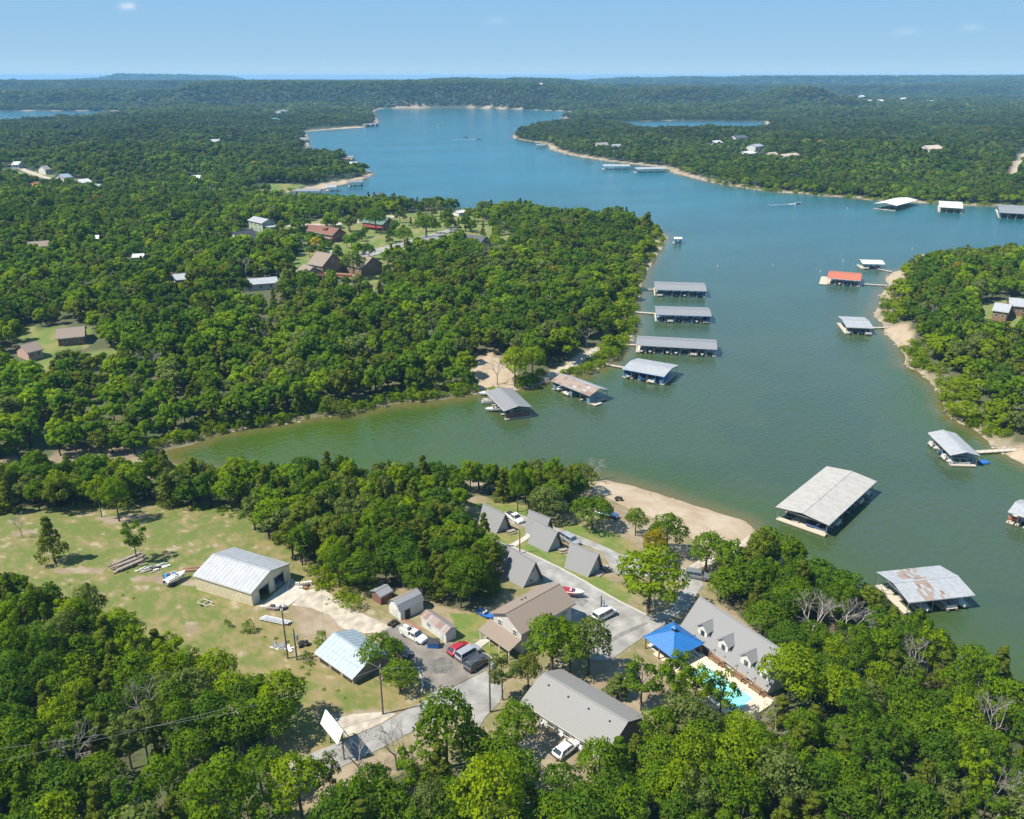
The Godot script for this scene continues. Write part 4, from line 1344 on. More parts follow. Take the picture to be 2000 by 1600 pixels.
func boat(label: String, at: Vector3, yaw: float, style := "runabout", paint: Material = null, group := "boats moored in the covered slips") -> Node3D:
	var o := thing("pontoon_boat" if style == "pontoon" else "boat", label, "boat", at, yaw, group)
	paint = paint if paint else M.white
	if style == "pontoon":
		for s in [-1, 1]:
			var t := MB.new()
			t.tube(Vector3(-3.2, 0.1, s * 0.95), Vector3(2.6, 0.1, s * 0.95), 0.32, 0.32, 10)
			t.tube(Vector3(2.6, 0.1, s * 0.95), Vector3(3.3, 0.25, s * 0.95), 0.32, 0.06, 10)
			part(o, "pontoon", t.mesh(), M.steel)
		part(o, "deck", one_box(Vector3(6.2, 0.1, 2.5), Vector3(-0.1, 0.46, 0)), M.deck)
		var f := MB.new()
		for s in [-1, 1]: f.box(Vector3(-0.1, 0.85, s * 1.2), Vector3(5.6, 0.6, 0.06))
		for s in [-2.9, 2.7]: f.box(Vector3(s, 0.85, 0), Vector3(0.06, 0.6, 2.34))
		part(o, "fence", f.mesh(), paint)
		part(o, "seat", one_box(Vector3(1.7, 0.45, 0.6), Vector3(1.6, 0.74, 0.82)), M.white)
		part(o, "seat", one_box(Vector3(1.7, 0.45, 0.6), Vector3(1.6, 0.74, -0.82)), M.white)
		part(o, "canopy", one_box(Vector3(2.8, 0.08, 2.3), Vector3(-1.2, 2.3, 0)), M.panel_blue)
		var c := MB.new()
		for s in [-1, 1]:
			c.bar(Vector3(-0.6, 0.5, s * 1.1), Vector3(-2.4, 2.28, s * 1.1), 0.05, 0.05)
			c.bar(Vector3(-1.6, 0.5, s * 1.1), Vector3(0.1, 2.28, s * 1.1), 0.05, 0.05)
		part(o, "canopy_frame", c.mesh(), M.steel)
	else:
		part(o, "hull", boat_hull(6.0, 2.3, 0.95), paint)
		part(o, "cockpit", one_box(Vector3(2.6, 0.05, 1.6), Vector3(-0.9, 0.96, 0)), M.dark)
		part(o, "windshield", one_box(Vector3(0.06, 0.4, 1.5), Vector3(0.55, 1.16, 0)), M.glass)
		part(o, "seat", one_box(Vector3(0.5, 0.4, 0.5), Vector3(-0.3, 1.15, 0.45)), M.trim)
		part(o, "seat", one_box(Vector3(0.5, 0.4, 0.5), Vector3(-0.3, 1.15, -0.45)), M.trim)
	var e := MB.new()
	e.box(Vector3(0, 0.35, 0), Vector3(0.5, 0.5, 0.36))
	e.box(Vector3(-0.05, -0.2, 0), Vector3(0.2, 0.7, 0.12))
	var motor := part(o, "outboard_motor", e.mesh(), M.dark)
	motor.position = Vector3(-3.3, 0.75, 0)
	return o

# ------------------------------------------------------------------ covered docks (ridge along x; slips open to both long sides)
func dock(label: String, at: Vector3, yaw: float, l: float, w: float, eave: float, rise_: float, roof: Material, side: Material, bays: int, sheets := 0, rusty := []) -> Node3D:
	var o := thing("boat_dock", label, "boat dock", at, yaw, "covered boat docks on the lake")
	var x := l * 0.5 - 0.5
	var z := w * 0.5 - 0.5
	var d := MB.new()
	d.box(Vector3(0, 0.32, 0), Vector3(l - 1.0, 0.28, minf(1.8, w * 0.16)))
	part(o, "walkway", d.mesh(), M.deck)
	for s in [-1, 1]:
		part(o, "end_deck", one_box(Vector3(1.5, 0.28, w - 1.0), Vector3(s * (x - 0.25), 0.321, 0)), M.deck)
	for k in range(1, bays):
		part(o, "finger_deck", one_box(Vector3(0.8, 0.24, w - 1.2), Vector3(lerpf(-x, x, float(k) / bays), 0.30, 0)), M.deck)
	var f := MB.new()
	for k in bays + 1:
		for s in [-1, 1]: f.box(Vector3(lerpf(-x + 0.2, x - 0.2, float(k) / bays), 0.0, s * z * 0.55), Vector3(0.7, 0.34, z * 0.8))
	part(o, "floats", f.mesh(), M.dark)
	var post := one_box(Vector3(0.14, eave - 0.3, 0.14), Vector3(0, (eave - 0.3) * 0.5 + 0.35, 0))
	for k in bays + 1:
		for s in [-1, 1]:
			var q := part(o, "post", post, M.steel)
			q.position = Vector3(lerpf(-x, x, float(k) / bays), 0, s * z)
	var beam := MB.new()
	for s in [-1, 1]: beam.bar(Vector3(-x, eave - 0.08, s * z), Vector3(x, eave - 0.08, s * z), 0.14, 0.24)
	for k in bays + 1:
		var bx := lerpf(-x, x, float(k) / bays)
		beam.bar(Vector3(bx, eave - 0.15, -z), Vector3(bx, eave - 0.15, z), 0.1, 0.2)
		for s in [-1, 1]: beam.bar(Vector3(bx, eave - 0.1, s * z), Vector3(bx, eave + rise_ - 0.1, 0), 0.1, 0.12)
	part(o, "roof_frame", beam.mesh(), M.steel)
	var hx := l * 0.5
	var hz := w * 0.5
	if sheets > 0:
		for s in [-1, 1]:
			for k in sheets:
				for q in 5:
					var x0 := lerpf(-hx, hx, float(k) / sheets) + 0.01
					var x1 := lerpf(-hx, hx, float(k + 1) / sheets) - 0.01
					var f0 := q / 5.0
					var f1 := (q + 1) / 5.0 + 0.008
					var m := MB.new()
					var lift := 0.015 * (4 - q) + rng.randf() * 0.025
					var a := Vector3(x0, lerpf(eave + rise_, eave, f1) + lift, s * hz * f1)
					var b := Vector3(x1, a.y, a.z)
					var c := Vector3(x1, lerpf(eave + rise_, eave, f0) + lift, s * hz * f0)
					var e := Vector3(x0, c.y, c.z)
					var ring := [a, b, c, e] if s > 0 else [b, a, e, c]
					var top := []
					for r in ring: top.append(r + Vector3(0, 0.05, 0))
					m.loft([ring, top])
					var worn: Material = roof
					for r in rusty:
						var u := (k + 0.5) / sheets
						if u > r[0] and u < r[1] and (r[2] == 0 or r[2] == s) and rng.randf() < r[3]: worn = M.rust if rng.randf() < 0.75 else M.rust_dark
					if worn == roof and rng.randf() < 0.35: worn = M.galv_mid
					part(o, "roof_sheet", m.mesh(), worn)
	else:
		for s in [-1, 1]:
			part(o, "roof_slope", slope(-hx, hx, -hx, hx, eave + rise_, s * hz, eave, 0.09, 0.95).mesh(), roof)
	var r := MB.new()
	r.bar(Vector3(-hx, eave + rise_ + 0.13, 0), Vector3(hx, eave + rise_ + 0.13, 0), 0.5, 0.06)
	part(o, "ridge_cap", r.mesh(), roof)
	for s in [-1, 1]:
		var e2 := MB.new()
		e2.bar(Vector3(-hx, eave - 0.06, s * (hz + 0.03)), Vector3(hx, eave - 0.06, s * (hz + 0.03)), 0.05, 0.22)
		part(o, "fascia", e2.mesh(), M.trim if side == null else side)
	if side:
		for k in bays + 1:
			if k % 2 == 0 or k == bays:
				part(o, "side_panel", one_box(Vector3(0.08, eave - 1.0, z * 0.85), Vector3(lerpf(-x + 0.12, x - 0.12, float(k) / bays), eave * 0.5 + 0.2, z * 0.52)), side)
				part(o, "locker", one_box(Vector3(1.2, 1.5, 0.8), Vector3(lerpf(-x + 0.9, x - 0.9, float(k) / bays), 1.2, z * 0.9)), side)
	else:
		for k in bays:
			if k % 2 == 1:
				part(o, "locker", one_box(Vector3(1.1, 0.8, 0.7), Vector3(lerpf(-x, x, (k + 0.1) / bays), 0.86, 0.4)), M.white)
	return o

# boats in the slips of a dock: slot = [bay, side (1 near, -1 far), style]
func berth(o: Node3D, l: float, w: float, bays: int, slots: Array, words: String) -> void:
	var x := l * 0.5 - 0.5
	for s in slots:
		var local := Vector3(lerpf(-x, x, (s[0] + 0.55) / bays), 0.0, s[1] * (w * 0.5 - 3.0))
		var p := o.position + Basis(Vector3.UP, o.rotation.y) * local
		var b := boat("%s %s" % [s[3], words], p, o.rotation.y + (PI * 0.5 if s[1] < 0 else -PI * 0.5), s[2], M.paint_blue if s[0] % 3 == 2 else null)
		b.position.y = 0.15

func gangway(label: String, at: Vector3, yaw: float, l: float, w := 1.4, rise_ := 0.5) -> void:
	var o := thing("gangway", label, "gangway", at, yaw, "gangways from the docks to the shore")
	part(o, "deck", one_box(Vector3(l, 0.14, w), Vector3(0, rise_, 0)), M.deck)
	for s in [-1, 1]:
		var m := MB.new()
		m.bar(Vector3(-l * 0.5, rise_ + 1.0, s * (w * 0.5 - 0.05)), Vector3(l * 0.5, rise_ + 1.0, s * (w * 0.5 - 0.05)), 0.06, 0.06)
		var n := int(l / 2.0) + 1
		for k in n + 1:
			var px := lerpf(-l * 0.5 + 0.05, l * 0.5 - 0.05, float(k) / n)
			m.bar(Vector3(px, rise_, s * (w * 0.5 - 0.05)), Vector3(px, rise_ + 1.0, s * (w * 0.5 - 0.05)), 0.05, 0.05)
		part(o, "railing", m.mesh(), M.steel)
	for s in [-0.35, 0.35]:
		part(o, "float", one_box(Vector3(1.2, 0.4, w), Vector3(l * s, 0.1, 0)), M.dark)

# ------------------------------------------------------------------ the place
func spot(p: Vector3) -> Vector3:
	return Vector3(p.x, ground(p.x, p.z), p.z)

func sheet(called: String, label: String, poly: Array, up: float, m: Material, cell := 2.0) -> void:
	solid(called, label, "ground", drape(poly, up, cell), m, "", "structure")

func build_objects() -> void:
	make_materials()
	roads()
	resort()
	yard()
	docks()
	houses()
	poles()
	afloat()

func roads() -> void:
	var asphalt := mat(0.20, 0.18, 0.16, 0.95, 0.0, 16.0, "patchy")
	var street := mat(0.295, 0.287, 0.275, 0.95, 0.0, 16.0, "patchy")
	var gravel := mat(0.44, 0.39, 0.32, 0.97, 0.0, 9.0, "patchy")
	var walk := mat(0.43, 0.395, 0.34, 0.92, 0.0, 8.0)
	sheet("parking_lot", "worn brownish asphalt car park in front of the house", [Vector2(-24.1, -124.26), Vector2(-22.09, -125.89), Vector2(-19.89, -127.07), Vector2(-16.41, -122.8), Vector2(-11.75, -120.86), Vector2(-9.12, -121.03), Vector2(-4.01, -117.38), Vector2(-3.37, -116.57), Vector2(-4.6, -113.52), Vector2(-10.09, -108.9), Vector2(-12.95, -107.99), Vector2(-14.7, -109.51), Vector2(-15.94, -114.03), Vector2(-18.34, -117.39), Vector2(-20.73, -120.6)], 0.16, asphalt)
	sheet("road", "pale asphalt road joining the car park and the sign", [Vector2(-12.94, -107.87), Vector2(-10.08, -108.77), Vector2(-4.6, -113.38), Vector2(-1.27, -109.25), Vector2(-2.06, -105.54), Vector2(-4.02, -102.54), Vector2(-5.12, -99.69), Vector2(-7.16, -104.17), Vector2(-8.35, -103.54), Vector2(-11.15, -101.17), Vector2(-13.42, -99.99), Vector2(-16.33, -97.95), Vector2(-19.09, -95.58), Vector2(-21.68, -93.7), Vector2(-26.39, -90.33), Vector2(-29.65, -88.05), Vector2(-32.53, -91.45), Vector2(-32.01, -92.34), Vector2(-28.81, -94.68), Vector2(-25.75, -96.47), Vector2(-23.34, -98.1), Vector2(-20.17, -100.33), Vector2(-16.98, -103.34), Vector2(-14.29, -105.51)], 0.165, street)
	sheet("road", "grey street between the two rows of cabins", [Vector2(-7.16, -162.16), Vector2(-4.8, -160.42), Vector2(2.78, -154.82), Vector2(8.1, -149.55), Vector2(15.86, -141), Vector2(20.99, -135.65), Vector2(26.12, -131.26), Vector2(30.82, -134.48), Vector2(34.87, -142.33), Vector2(36.48, -149.96), Vector2(39.51, -151.89), Vector2(39.19, -143.86), Vector2(37.06, -140.3), Vector2(34.78, -135.26), Vector2(28.44, -128.81), Vector2(24.16, -124.76), Vector2(20.48, -120.98), Vector2(16.95, -117.27), Vector2(13.38, -117.33), Vector2(10.47, -127.69), Vector2(10.59, -132.68), Vector2(7.68, -140.13), Vector2(4.23, -145.83), Vector2(-1.65, -152.91), Vector2(-7.38, -159.09)], 0.165, street)
	var worn := mat(0.20, 0.195, 0.19, 0.95, 0.0, 7.0, "patchy")
	sheet("road_patch", "darker asphalt repair on the street before the cabins", [Vector2(10.22, -139.74), Vector2(12.97, -138.15), Vector2(14.96, -135.46), Vector2(13.62, -133.6), Vector2(11.19, -135.85), Vector2(9.7, -137.87)], 0.172, worn)
	sheet("road_patch", "long dark wheel-worn strip across the street near the pavilion", [Vector2(16.57, -122.2), Vector2(19.23, -125.16), Vector2(25.27, -129.51), Vector2(25.56, -128.88), Vector2(19.57, -124.09), Vector2(17.03, -121.34)], 0.172, worn)
	sheet("road_patch", "darker oil-stained patch in the middle of the car park", [Vector2(-13.94, -116), Vector2(-11.74, -117.16), Vector2(-9.83, -115.19), Vector2(-10.36, -112.71), Vector2(-12.75, -112.42), Vector2(-14.11, -114.05)], 0.168, mat(0.15, 0.138, 0.125, 0.9, 0.0, 7.0, "patchy"))
	sheet("gravel_path", "greyish gravel track running onto the beach", [Vector2(37.71, -151.19), Vector2(42.82, -156.8), Vector2(49.16, -160.25), Vector2(55.37, -168.56), Vector2(55.98, -165.48), Vector2(50.47, -157.28), Vector2(43.91, -153.67), Vector2(39.46, -150.61)], 0.14, gravel)
	sheet("road", "narrow street behind the cabins towards the beach", [Vector2(-1.99, -176.63), Vector2(2.33, -174.5), Vector2(7.68, -169.79), Vector2(16.37, -161.85), Vector2(23.31, -154.56), Vector2(31.81, -152.04), Vector2(37.01, -150.46), Vector2(35.53, -145.16), Vector2(28.63, -145.86), Vector2(21.33, -146.2), Vector2(19.55, -154.82), Vector2(12.68, -161.87), Vector2(4.72, -166.65), Vector2(0, -169.43)], 0.165, street)
	sheet("gravel_drive", "pale gravel drive from the car park up to the workshop", [Vector2(-42.35, -133.16), Vector2(-40.51, -138.71), Vector2(-37.68, -139.27), Vector2(-31.52, -132.56), Vector2(-26.66, -129.12), Vector2(-22.19, -125.89), Vector2(-24.05, -123.94), Vector2(-26.83, -123.9), Vector2(-31.18, -125.3), Vector2(-34.14, -129.62), Vector2(-38.03, -131.89)], 0.14, gravel)
	sheet("gravel_path", "pale stony patch beside the sign road", [Vector2(-27.53, -101.51), Vector2(-24.93, -102.57), Vector2(-20.58, -103.08), Vector2(-18.12, -102.74), Vector2(-20.21, -100.55), Vector2(-23.38, -98.31), Vector2(-25.08, -97.44)], 0.14, gravel)
	sheet("concrete_apron", "bright concrete apron before the workshop doors", [Vector2(-48.44, -132.48), Vector2(-43.31, -131.92), Vector2(-40.38, -137.76), Vector2(-44.76, -143.1)], 0.17, walk)
	sheet("footpath", "curved concrete footpath crossing the cabin lawn", [Vector2(-1.58, -157.21), Vector2(0.46, -159.72), Vector2(2.54, -162.32), Vector2(3.75, -165), Vector2(4.65, -163.66), Vector2(3.21, -160.76), Vector2(0.9, -157.72), Vector2(-0.45, -156)], 0.17, walk)
	sheet("footpath", "concrete path from the car park to the house porch", [Vector2(-7.6, -119.84), Vector2(-4.09, -123.85), Vector2(-3.14, -122.91), Vector2(-6.29, -118.8)], 0.18, walk)
	sheet("footpath", "white concrete walkway along the grey-roofed motel", [Vector2(1.8, -104.85), Vector2(2.8, -105.85), Vector2(14.12, -95.16), Vector2(13, -93.9)], 0.18, mat(0.52, 0.50, 0.47, 0.9))
	sheet("gravel_path", "dirt track through the sandy landing on the middle peninsula", [Vector2(8.16, -275.45), Vector2(21.24, -290.33), Vector2(34, -312.59), Vector2(34.25, -306.83), Vector2(22.08, -285.81), Vector2(14.95, -277.07)], 0.2, gravel, 4.0)
	sheet("road", "pale lane past the peninsula houses", [Vector2(-152.66, -547.27), Vector2(-144.1, -560.4), Vector2(-124.68, -565.83), Vector2(-106.89, -582.92), Vector2(-95.93, -604.6), Vector2(-80.53, -629.2), Vector2(-78.65, -613.8), Vector2(-92.92, -589.34), Vector2(-104.64, -569.85), Vector2(-122.72, -556.29), Vector2(-141.88, -551.14)], 0.25, gravel, 5.0)
	sheet("road", "pale lane past the houses at the far left", [Vector2(-544.69, -930.8), Vector2(-519.33, -906.2), Vector2(-485.78, -872.7), Vector2(-446.27, -824.7), Vector2(-424.85, -809.6), Vector2(-418.86, -797.5), Vector2(-437.34, -804.7), Vector2(-477.12, -852.5), Vector2(-513.61, -891.5), Vector2(-536.89, -914.8)], 0.4, gravel, 12.0)
	sheet("road", "lane bending between the lodge and the dark-roofed houses", [Vector2(-88.58, -460.4), Vector2(-77.23, -479.97), Vector2(-62.42, -506.05), Vector2(-49.46, -536.46), Vector2(-36.77, -571.52), Vector2(-34.76, -555.38), Vector2(-46.1, -519.91), Vector2(-59.28, -492.01), Vector2(-73.21, -462.75), Vector2(-83.22, -445.96)], 0.25, street, 5.0)
	sheet("road", "straight pale road climbing a clearing on the far right shore", [Vector2(480.85, -823.9), Vector2(577.43, -978.4), Vector2(650.3, -1097.9), Vector2(657.4, -1101.1), Vector2(558.11, -937.6), Vector2(479.46, -814.5)], 0.3, gravel, 10.0)
	var lines := [[[Vector2(-7.18, -162.68), Vector2(-4.81, -160.68), Vector2(2.78, -155.06), Vector2(8.11, -149.77), Vector2(15.88, -141.19), Vector2(21.01, -135.83), Vector2(25.61, -131.72)], "pale concrete kerb along the street before the right-hand cabins"],
		[[Vector2(-15.94, -114.03), Vector2(-14.7, -109.51), Vector2(-14.82, -107.48)], "pale kerb stones at the left edge of the car park"], [[Vector2(-8.93, -120.88), Vector2(-4, -117.24), Vector2(-3.18, -116.16)], "pale kerb between the parked cars and the lawn"]]
	for q in lines:
		var m := MB.new()
		for k in q[0].size() - 1:
			var n := int(q[0][k].distance_to(q[0][k + 1]) / 1.5) + 1
			for s in n:
				var a: Vector2 = q[0][k].lerp(q[0][k + 1], float(s) / n)
				var b: Vector2 = q[0][k].lerp(q[0][k + 1], float(s + 1) / n)
				m.bar(Vector3(a.x, ground(a.x, a.y) + 0.2, a.y), Vector3(b.x, ground(b.x, b.y) + 0.2, b.y), 0.3, 0.26)
		solid("kerb", q[1], "kerb", m.mesh(), M.concrete, "", "structure")

func resort() -> void:
	# the two-storey house
	var hp := [Vector3(3.77, 5.89, -125.14), 0.742, 12.57, 7.31]
	var o := house("house", "two-storey beige house with brown shingle roof beside the car park", hp[0], hp[1], hp[2], hp[3], 5.2, 1.9, M.siding, M.shingle_brown)
	var l: float = hp[2]
	var w: float = hp[3]
	landmarks.append([hp[0], "brown-roofed house"])
	window(o, "left", -w * 0.25, 4.1, 0.9, 1.1, l, w, M.white)
	window(o, "left", w * 0.28, 4.0, 0.9, 1.1, l, w, M.white)
	row_of_windows(o, "front", 4, 4.0, 1.0, 1.1, l, w)
	row_of_windows(o, "front", 4, 1.5, 1.0, 1.2, l, w)
	door(o, "left", -0.6, 1.0, 2.1, l, w, M.white)
	var pr := MB.new()
	var px := -l * 0.5
	pr.loft([[Vector3(px - 2.9, 2.35, -w * 0.62), Vector3(px + 0.1, 3.35, -w * 0.62), Vector3(px + 0.1, 3.47, -w * 0.62), Vector3(px - 2.9, 2.47, -w * 0.62)], [Vector3(px - 2.9, 2.35, w * 0.5), Vector3(px + 0.1, 3.35, w * 0.5), Vector3(px + 0.1, 3.47, w * 0.5), Vector3(px - 2.9, 2.47, w * 0.5)]])
	part(o, "porch_roof", pr.mesh(), M.shingle_brown)
	for k in 4: part(o, "porch_post", one_box(Vector3(0.16, 2.4, 0.16), Vector3(px - 2.6, 1.2, lerpf(-w * 0.58, w * 0.46, k / 3.0))), M.white)
	part(o, "porch_floor", one_box(Vector3(3.0, 0.5, w * 1.12), Vector3(px - 1.5, 0.02, -w * 0.06)), M.concrete)
	for k in 2: part(o, "roof_vent", one_box(Vector3(0.3, 0.4, 0.3), Vector3(-1.0 + k * 0.9, 6.3, -w * 0.25)), M.dark)

	# A-frame cabins
	for c in [[[Vector3(-4.08, 3.07, -167.83), -0.793, 5.87, 4.67], "grey A-frame cabin farthest left in the right-hand row, a white pickup beside it", 1.0],
			[[Vector3(7.44, 3.83, -158.73), -0.843, 5.88, 4.79], "grey A-frame cabin in the middle of the right-hand row", 1.0],
			[[Vector3(14.99, 4.63, -148.2), -0.712, 5.78, 5.18], "grey A-frame cabin nearest the big oak in the right-hand row", 1.0],
			[[Vector3(2.25, 4.96, -143.9), -0.862, 6, 5.42], "grey A-frame cabin on the near side of the street behind the brown-roofed house", 1.15],
			[[Vector3(-2.46, 4.54, -150.08), -0.810, 4.45, 4.34], "grey A-frame cabin half hidden by trees on the near side of the street", 1.05],
			[[Vector3(6.23, 3.29, -164.89), -0.681, 2.95, 3.38], "grey A-frame cabin behind the middle cabin, only its ridge showing", 1.0],
			[[Vector3(-14.39, 1.97, -181.45), -0.695, 4.2, 3.47], "grey A-frame cabin at the far end of the lane among trees", 1.0]]:
		a_frame(c[1], c[0][0], c[0][1], maxf(c[0][2], 4.6), maxf(c[0][3], 4.4), c[2])

	# long motel roof
	var mp := [Vector3(10.99, 6.21, -101.86), -0.728, 15.68, 9.4]
	var mo := house("motel", "long low motel with pale grey shingle roof beside a white walkway", mp[0], mp[1], mp[2], mp[3], 2.7, 2.3, M.wood_grey, M.shingle_light, "motel")
	landmarks.append([mp[0], "grey-roofed motel"])
	for k in 5:
		door(mo, "front", mp[2] * ((k + 0.35) / 5.0 - 0.5), 0.95, 2.05, mp[2], mp[3], M.white)
		window(mo, "front", mp[2] * ((k + 0.7) / 5.0 - 0.5), 1.45, 1.3, 1.1, mp[2], mp[3], M.white)
	window(mo, "left", 0.0, 1.5, 1.2, 1.1, mp[2], mp[3], M.white)
	for k in 3: part(mo, "air_conditioner", one_box(Vector3(0.8, 0.6, 0.5), Vector3(mp[2] * ((k + 0.9) / 4.0 - 0.5), 0.5, mp[3] * 0.5 + 0.3)), M.trim)

	for k in 4: part(mo, "roof_vent", one_box(Vector3(0.25, 0.45, 0.25), Vector3(mp[2] * ((k + 0.5) / 4.0 - 0.5), 4.5, 1.2)), M.dark)
	# lodge with dormers
	var lp := [Vector3(40.49, 4.06, -120.41), -0.969, 19.47, 8.6]
	var lo := house("lodge", "long steep-roofed grey lodge with white dormers beside the pool", lp[0], lp[1], lp[2], lp[3], 2.3, 4.4, M.white, M.shingle_grey, "lodge")
	landmarks.append([lp[0], "dormered lodge"])
	for k in 4:
		var u: float = lp[2] * ([0.22, 0.47, 0.73, 0.93][k] - 0.5)
		var z: float = lp[3] * 0.5 - 0.35
		var d := MB.new()
		d.loft([[Vector3(u - 1.1, 2.0, -0.2), Vector3(u - 1.1, 4.3, -0.2), Vector3(u, 5.25, -0.2), Vector3(u + 1.1, 4.3, -0.2), Vector3(u + 1.1, 2.0, -0.2)], [Vector3(u - 1.1, 2.0, z), Vector3(u - 1.1, 4.3, z), Vector3(u, 5.25, z), Vector3(u + 1.1, 4.3, z), Vector3(u + 1.1, 2.0, z)]])
		var dm := part(lo, "dormer", d.mesh(), M.white)
		for s in [-1, 1]:
			var r := MB.new()
			var a := Vector3(u + s * 1.4, 4.08, z + 0.3)
			var b := Vector3(u, 5.29, z + 0.3)
			var c2 := Vector3(u, 5.29, -0.3)
			var e := Vector3(u + s * 1.4, 4.08, -0.3)
			var ring := [a, b, c2, e] if s > 0 else [b, a, e, c2]
			var top := []
			for q in ring: top.append(q + Vector3(s * 0.05, 0.1, 0))
			r.loft([ring, top])
			part(dm, "dormer_roof", r.mesh(), M.shingle_grey)
		part(dm, "window", one_box(Vector3(0.8, 1.0, 0.05), Vector3(u + 0.1, 3.4, z + 0.03)), M.glass)
		# wooden balcony and stair
		var st := thing("wooden_stair", "brown wooden balcony and stair under the %s lodge dormer" % ["first", "second", "third", "fourth"][k] + " from the left", "stair", lp[0] + Basis(Vector3.UP, lp[1]) * Vector3(u, 0, lp[3] * 0.5 + 1.0), lp[1], "wooden stairs along the lodge")
		part(st, "platform", one_box(Vector3(2.4, 0.14, 1.7), Vector3(0, 1.5, 0)), M.wood)
		for px2 in [-1.1, 1.1]:
			for pz in [-0.75, 0.75]: part(st, "post", one_box(Vector3(0.13, 2.5, 0.13), Vector3(px2, 1.25, pz)), M.wood)
		var rl := MB.new()
		rl.bar(Vector3(-1.1, 2.5, 0.78), Vector3(1.1, 2.5, 0.78), 0.08, 0.08)
		rl.bar(Vector3(-1.1, 2.05, 0.78), Vector3(1.1, 2.05, 0.78), 0.06, 0.06)
		rl.bar(Vector3(-1.12, 2.5, -0.7), Vector3(-1.12, 2.5, 0.78), 0.08, 0.08)
		part(st, "railing", rl.mesh(), M.wood)
		for q in 7: part(st, "step", one_box(Vector3(0.3, 0.06, 1.0), Vector3(1.3 + q * 0.28, 1.42 - q * 0.2, 0.1)), M.wood)
		for s in [-0.42, 0.62]:
			var sr := MB.new()
			sr.bar(Vector3(1.2, 1.4, s), Vector3(3.2, 0.0, s), 0.06, 0.24)
			part(st, "stringer", sr.mesh(), M.wood)

	# blue pavilion
	var pp := [Vector3(28.57, 4.76, -120.42), 0.611, 7.59, 7.57]
	var pv := thing("pavilion", "open pavilion with bright blue hip roof beside the pool", "pavilion", pp[0], pp[1])
	landmarks.append([pp[0], "blue pavilion"])
	var hx: float = pp[2] * 0.5
	var hz: float = pp[3] * 0.5
	var apex := Vector3(0, 5.0, 0)
	var cs := [Vector3(-hx, 2.8, -hz), Vector3(hx, 2.8, -hz), Vector3(hx, 2.8, hz), Vector3(-hx, 2.8, hz)]
	for k in 4:
		var a: Vector3 = cs[k]
		var b: Vector3 = cs[(k + 1) % 4]
		var m := MB.new()
		m.loft([[b, a, apex], [b + Vector3(0, 0.1, 0), a + Vector3(0, 0.1, 0), apex + Vector3(0, 0.1, 0)]])
		var n := 14
		for q in n:
			var f := (q + 0.5) / n
			var foot := a.lerp(b, f)
			var reach := 1.0 - absf(f - 0.5) * 2.0
			m.bar(foot + Vector3(0, 0.11, 0), foot.lerp(apex + (foot - (a + b) * 0.5), reach) + Vector3(0, 0.11, 0), 0.05, 0.05)
		part(pv, "roof_face", m.mesh(), M.pavilion)
		var h := MB.new()
		h.bar(a + Vector3(0, 0.14, 0), apex + Vector3(0, 0.14, 0), 0.16, 0.06)
		part(pv, "hip_cap", h.mesh(), M.pavilion)
		var p := part(pv, "post", one_box(Vector3(0.22, 3.2, 0.22), Vector3(0, 1.2, 0)), M.wood)
		p.position = Vector3(a.x * 0.9, 0, a.z * 0.9)
		var p2 := part(pv, "post", one_box(Vector3(0.22, 3.2, 0.22), Vector3(0, 1.2, 0)), M.wood)
		p2.position = Vector3((a.x + b.x) * 0.45, 0, (a.z + b.z) * 0.45)
	var fl := part(pv, "floor_slab", one_box(Vector3(hx * 2.0 + 0.6, 0.9, hz * 2.0 + 0.6), Vector3(0, -0.2, 0)), M.concrete)
	var cu := part(pv, "cupola", one_box(Vector3(0.7, 0.8, 0.7), Vector3(0, 5.15, 0)), M.dark)
	var cr := MB.new()
	cr.loft([[Vector3(-0.5, 5.55, -0.5), Vector3(-0.5, 5.55, 0.5), Vector3(0.5, 5.55, 0.5), Vector3(0.5, 5.55, -0.5)], [Vector3(-0.03, 5.9, -0.03), Vector3(-0.03, 5.9, 0.03), Vector3(0.03, 5.9, 0.03), Vector3(0.03, 5.9, -0.03)]])
	part(cu, "cupola_roof", cr.mesh(), M.pavilion)

	# pool: raised deck round the water
	var po := [Vector3(34.64, 4.79, -111.15), -0.917, 10.6, 4.75]
	var pl := thing("swimming_pool", "turquoise swimming pool in a cream concrete deck", "pool", po[0], po[1])
	landmarks.append([po[0], "swimming pool"])
	var pL: float = po[2]
	var pW: float = po[3]
	var deck := mat(0.62, 0.52, 0.39, 0.9, 0.0, 3.0)
	for s in [-1, 1]:
		part(pl, "pool_deck", one_box(Vector3(pL + 5.0, 1.4, 2.2), Vector3(0, -0.40, s * (pW * 0.5 + 1.1))), deck)
		part(pl, "pool_deck", one_box(Vector3(2.5 if s > 0 else 7.5, 1.4, pW), Vector3(s * (pL * 0.5 + (1.25 if s > 0 else 3.75)), -0.402, 0)), deck)
		part(pl, "coping", one_box(Vector3(pL + 0.4, 0.1, 0.35), Vector3(0, 0.33, s * (pW * 0.5 + 0.1))), M.white)
		part(pl, "coping", one_box(Vector3(0.35, 0.1, pW - 0.2), Vector3(s * (pL * 0.5 + 0.1), 0.331, 0)), M.white)
	var wat := mat(0.22, 0.66, 0.70, 0.06, 0.0, 2.0)
	part(pl, "water", one_box(Vector3(pL, 0.5, pW), Vector3(0, -0.08, 0)), wat)
	var ladder := MB.new()
	for s in [-0.25, 0.25]:
		ladder.bar(Vector3(pL * 0.3 + s, 0.2, -pW * 0.5 + 0.3), Vector3(pL * 0.3 + s, 1.1, -pW * 0.5 + 0.1), 0.05, 0.05)
		ladder.bar(Vector3(pL * 0.3 + s, 1.1, -pW * 0.5 + 0.1), Vector3(pL * 0.3 + s, 0.35, -pW * 0.5 - 0.4), 0.05, 0.05)
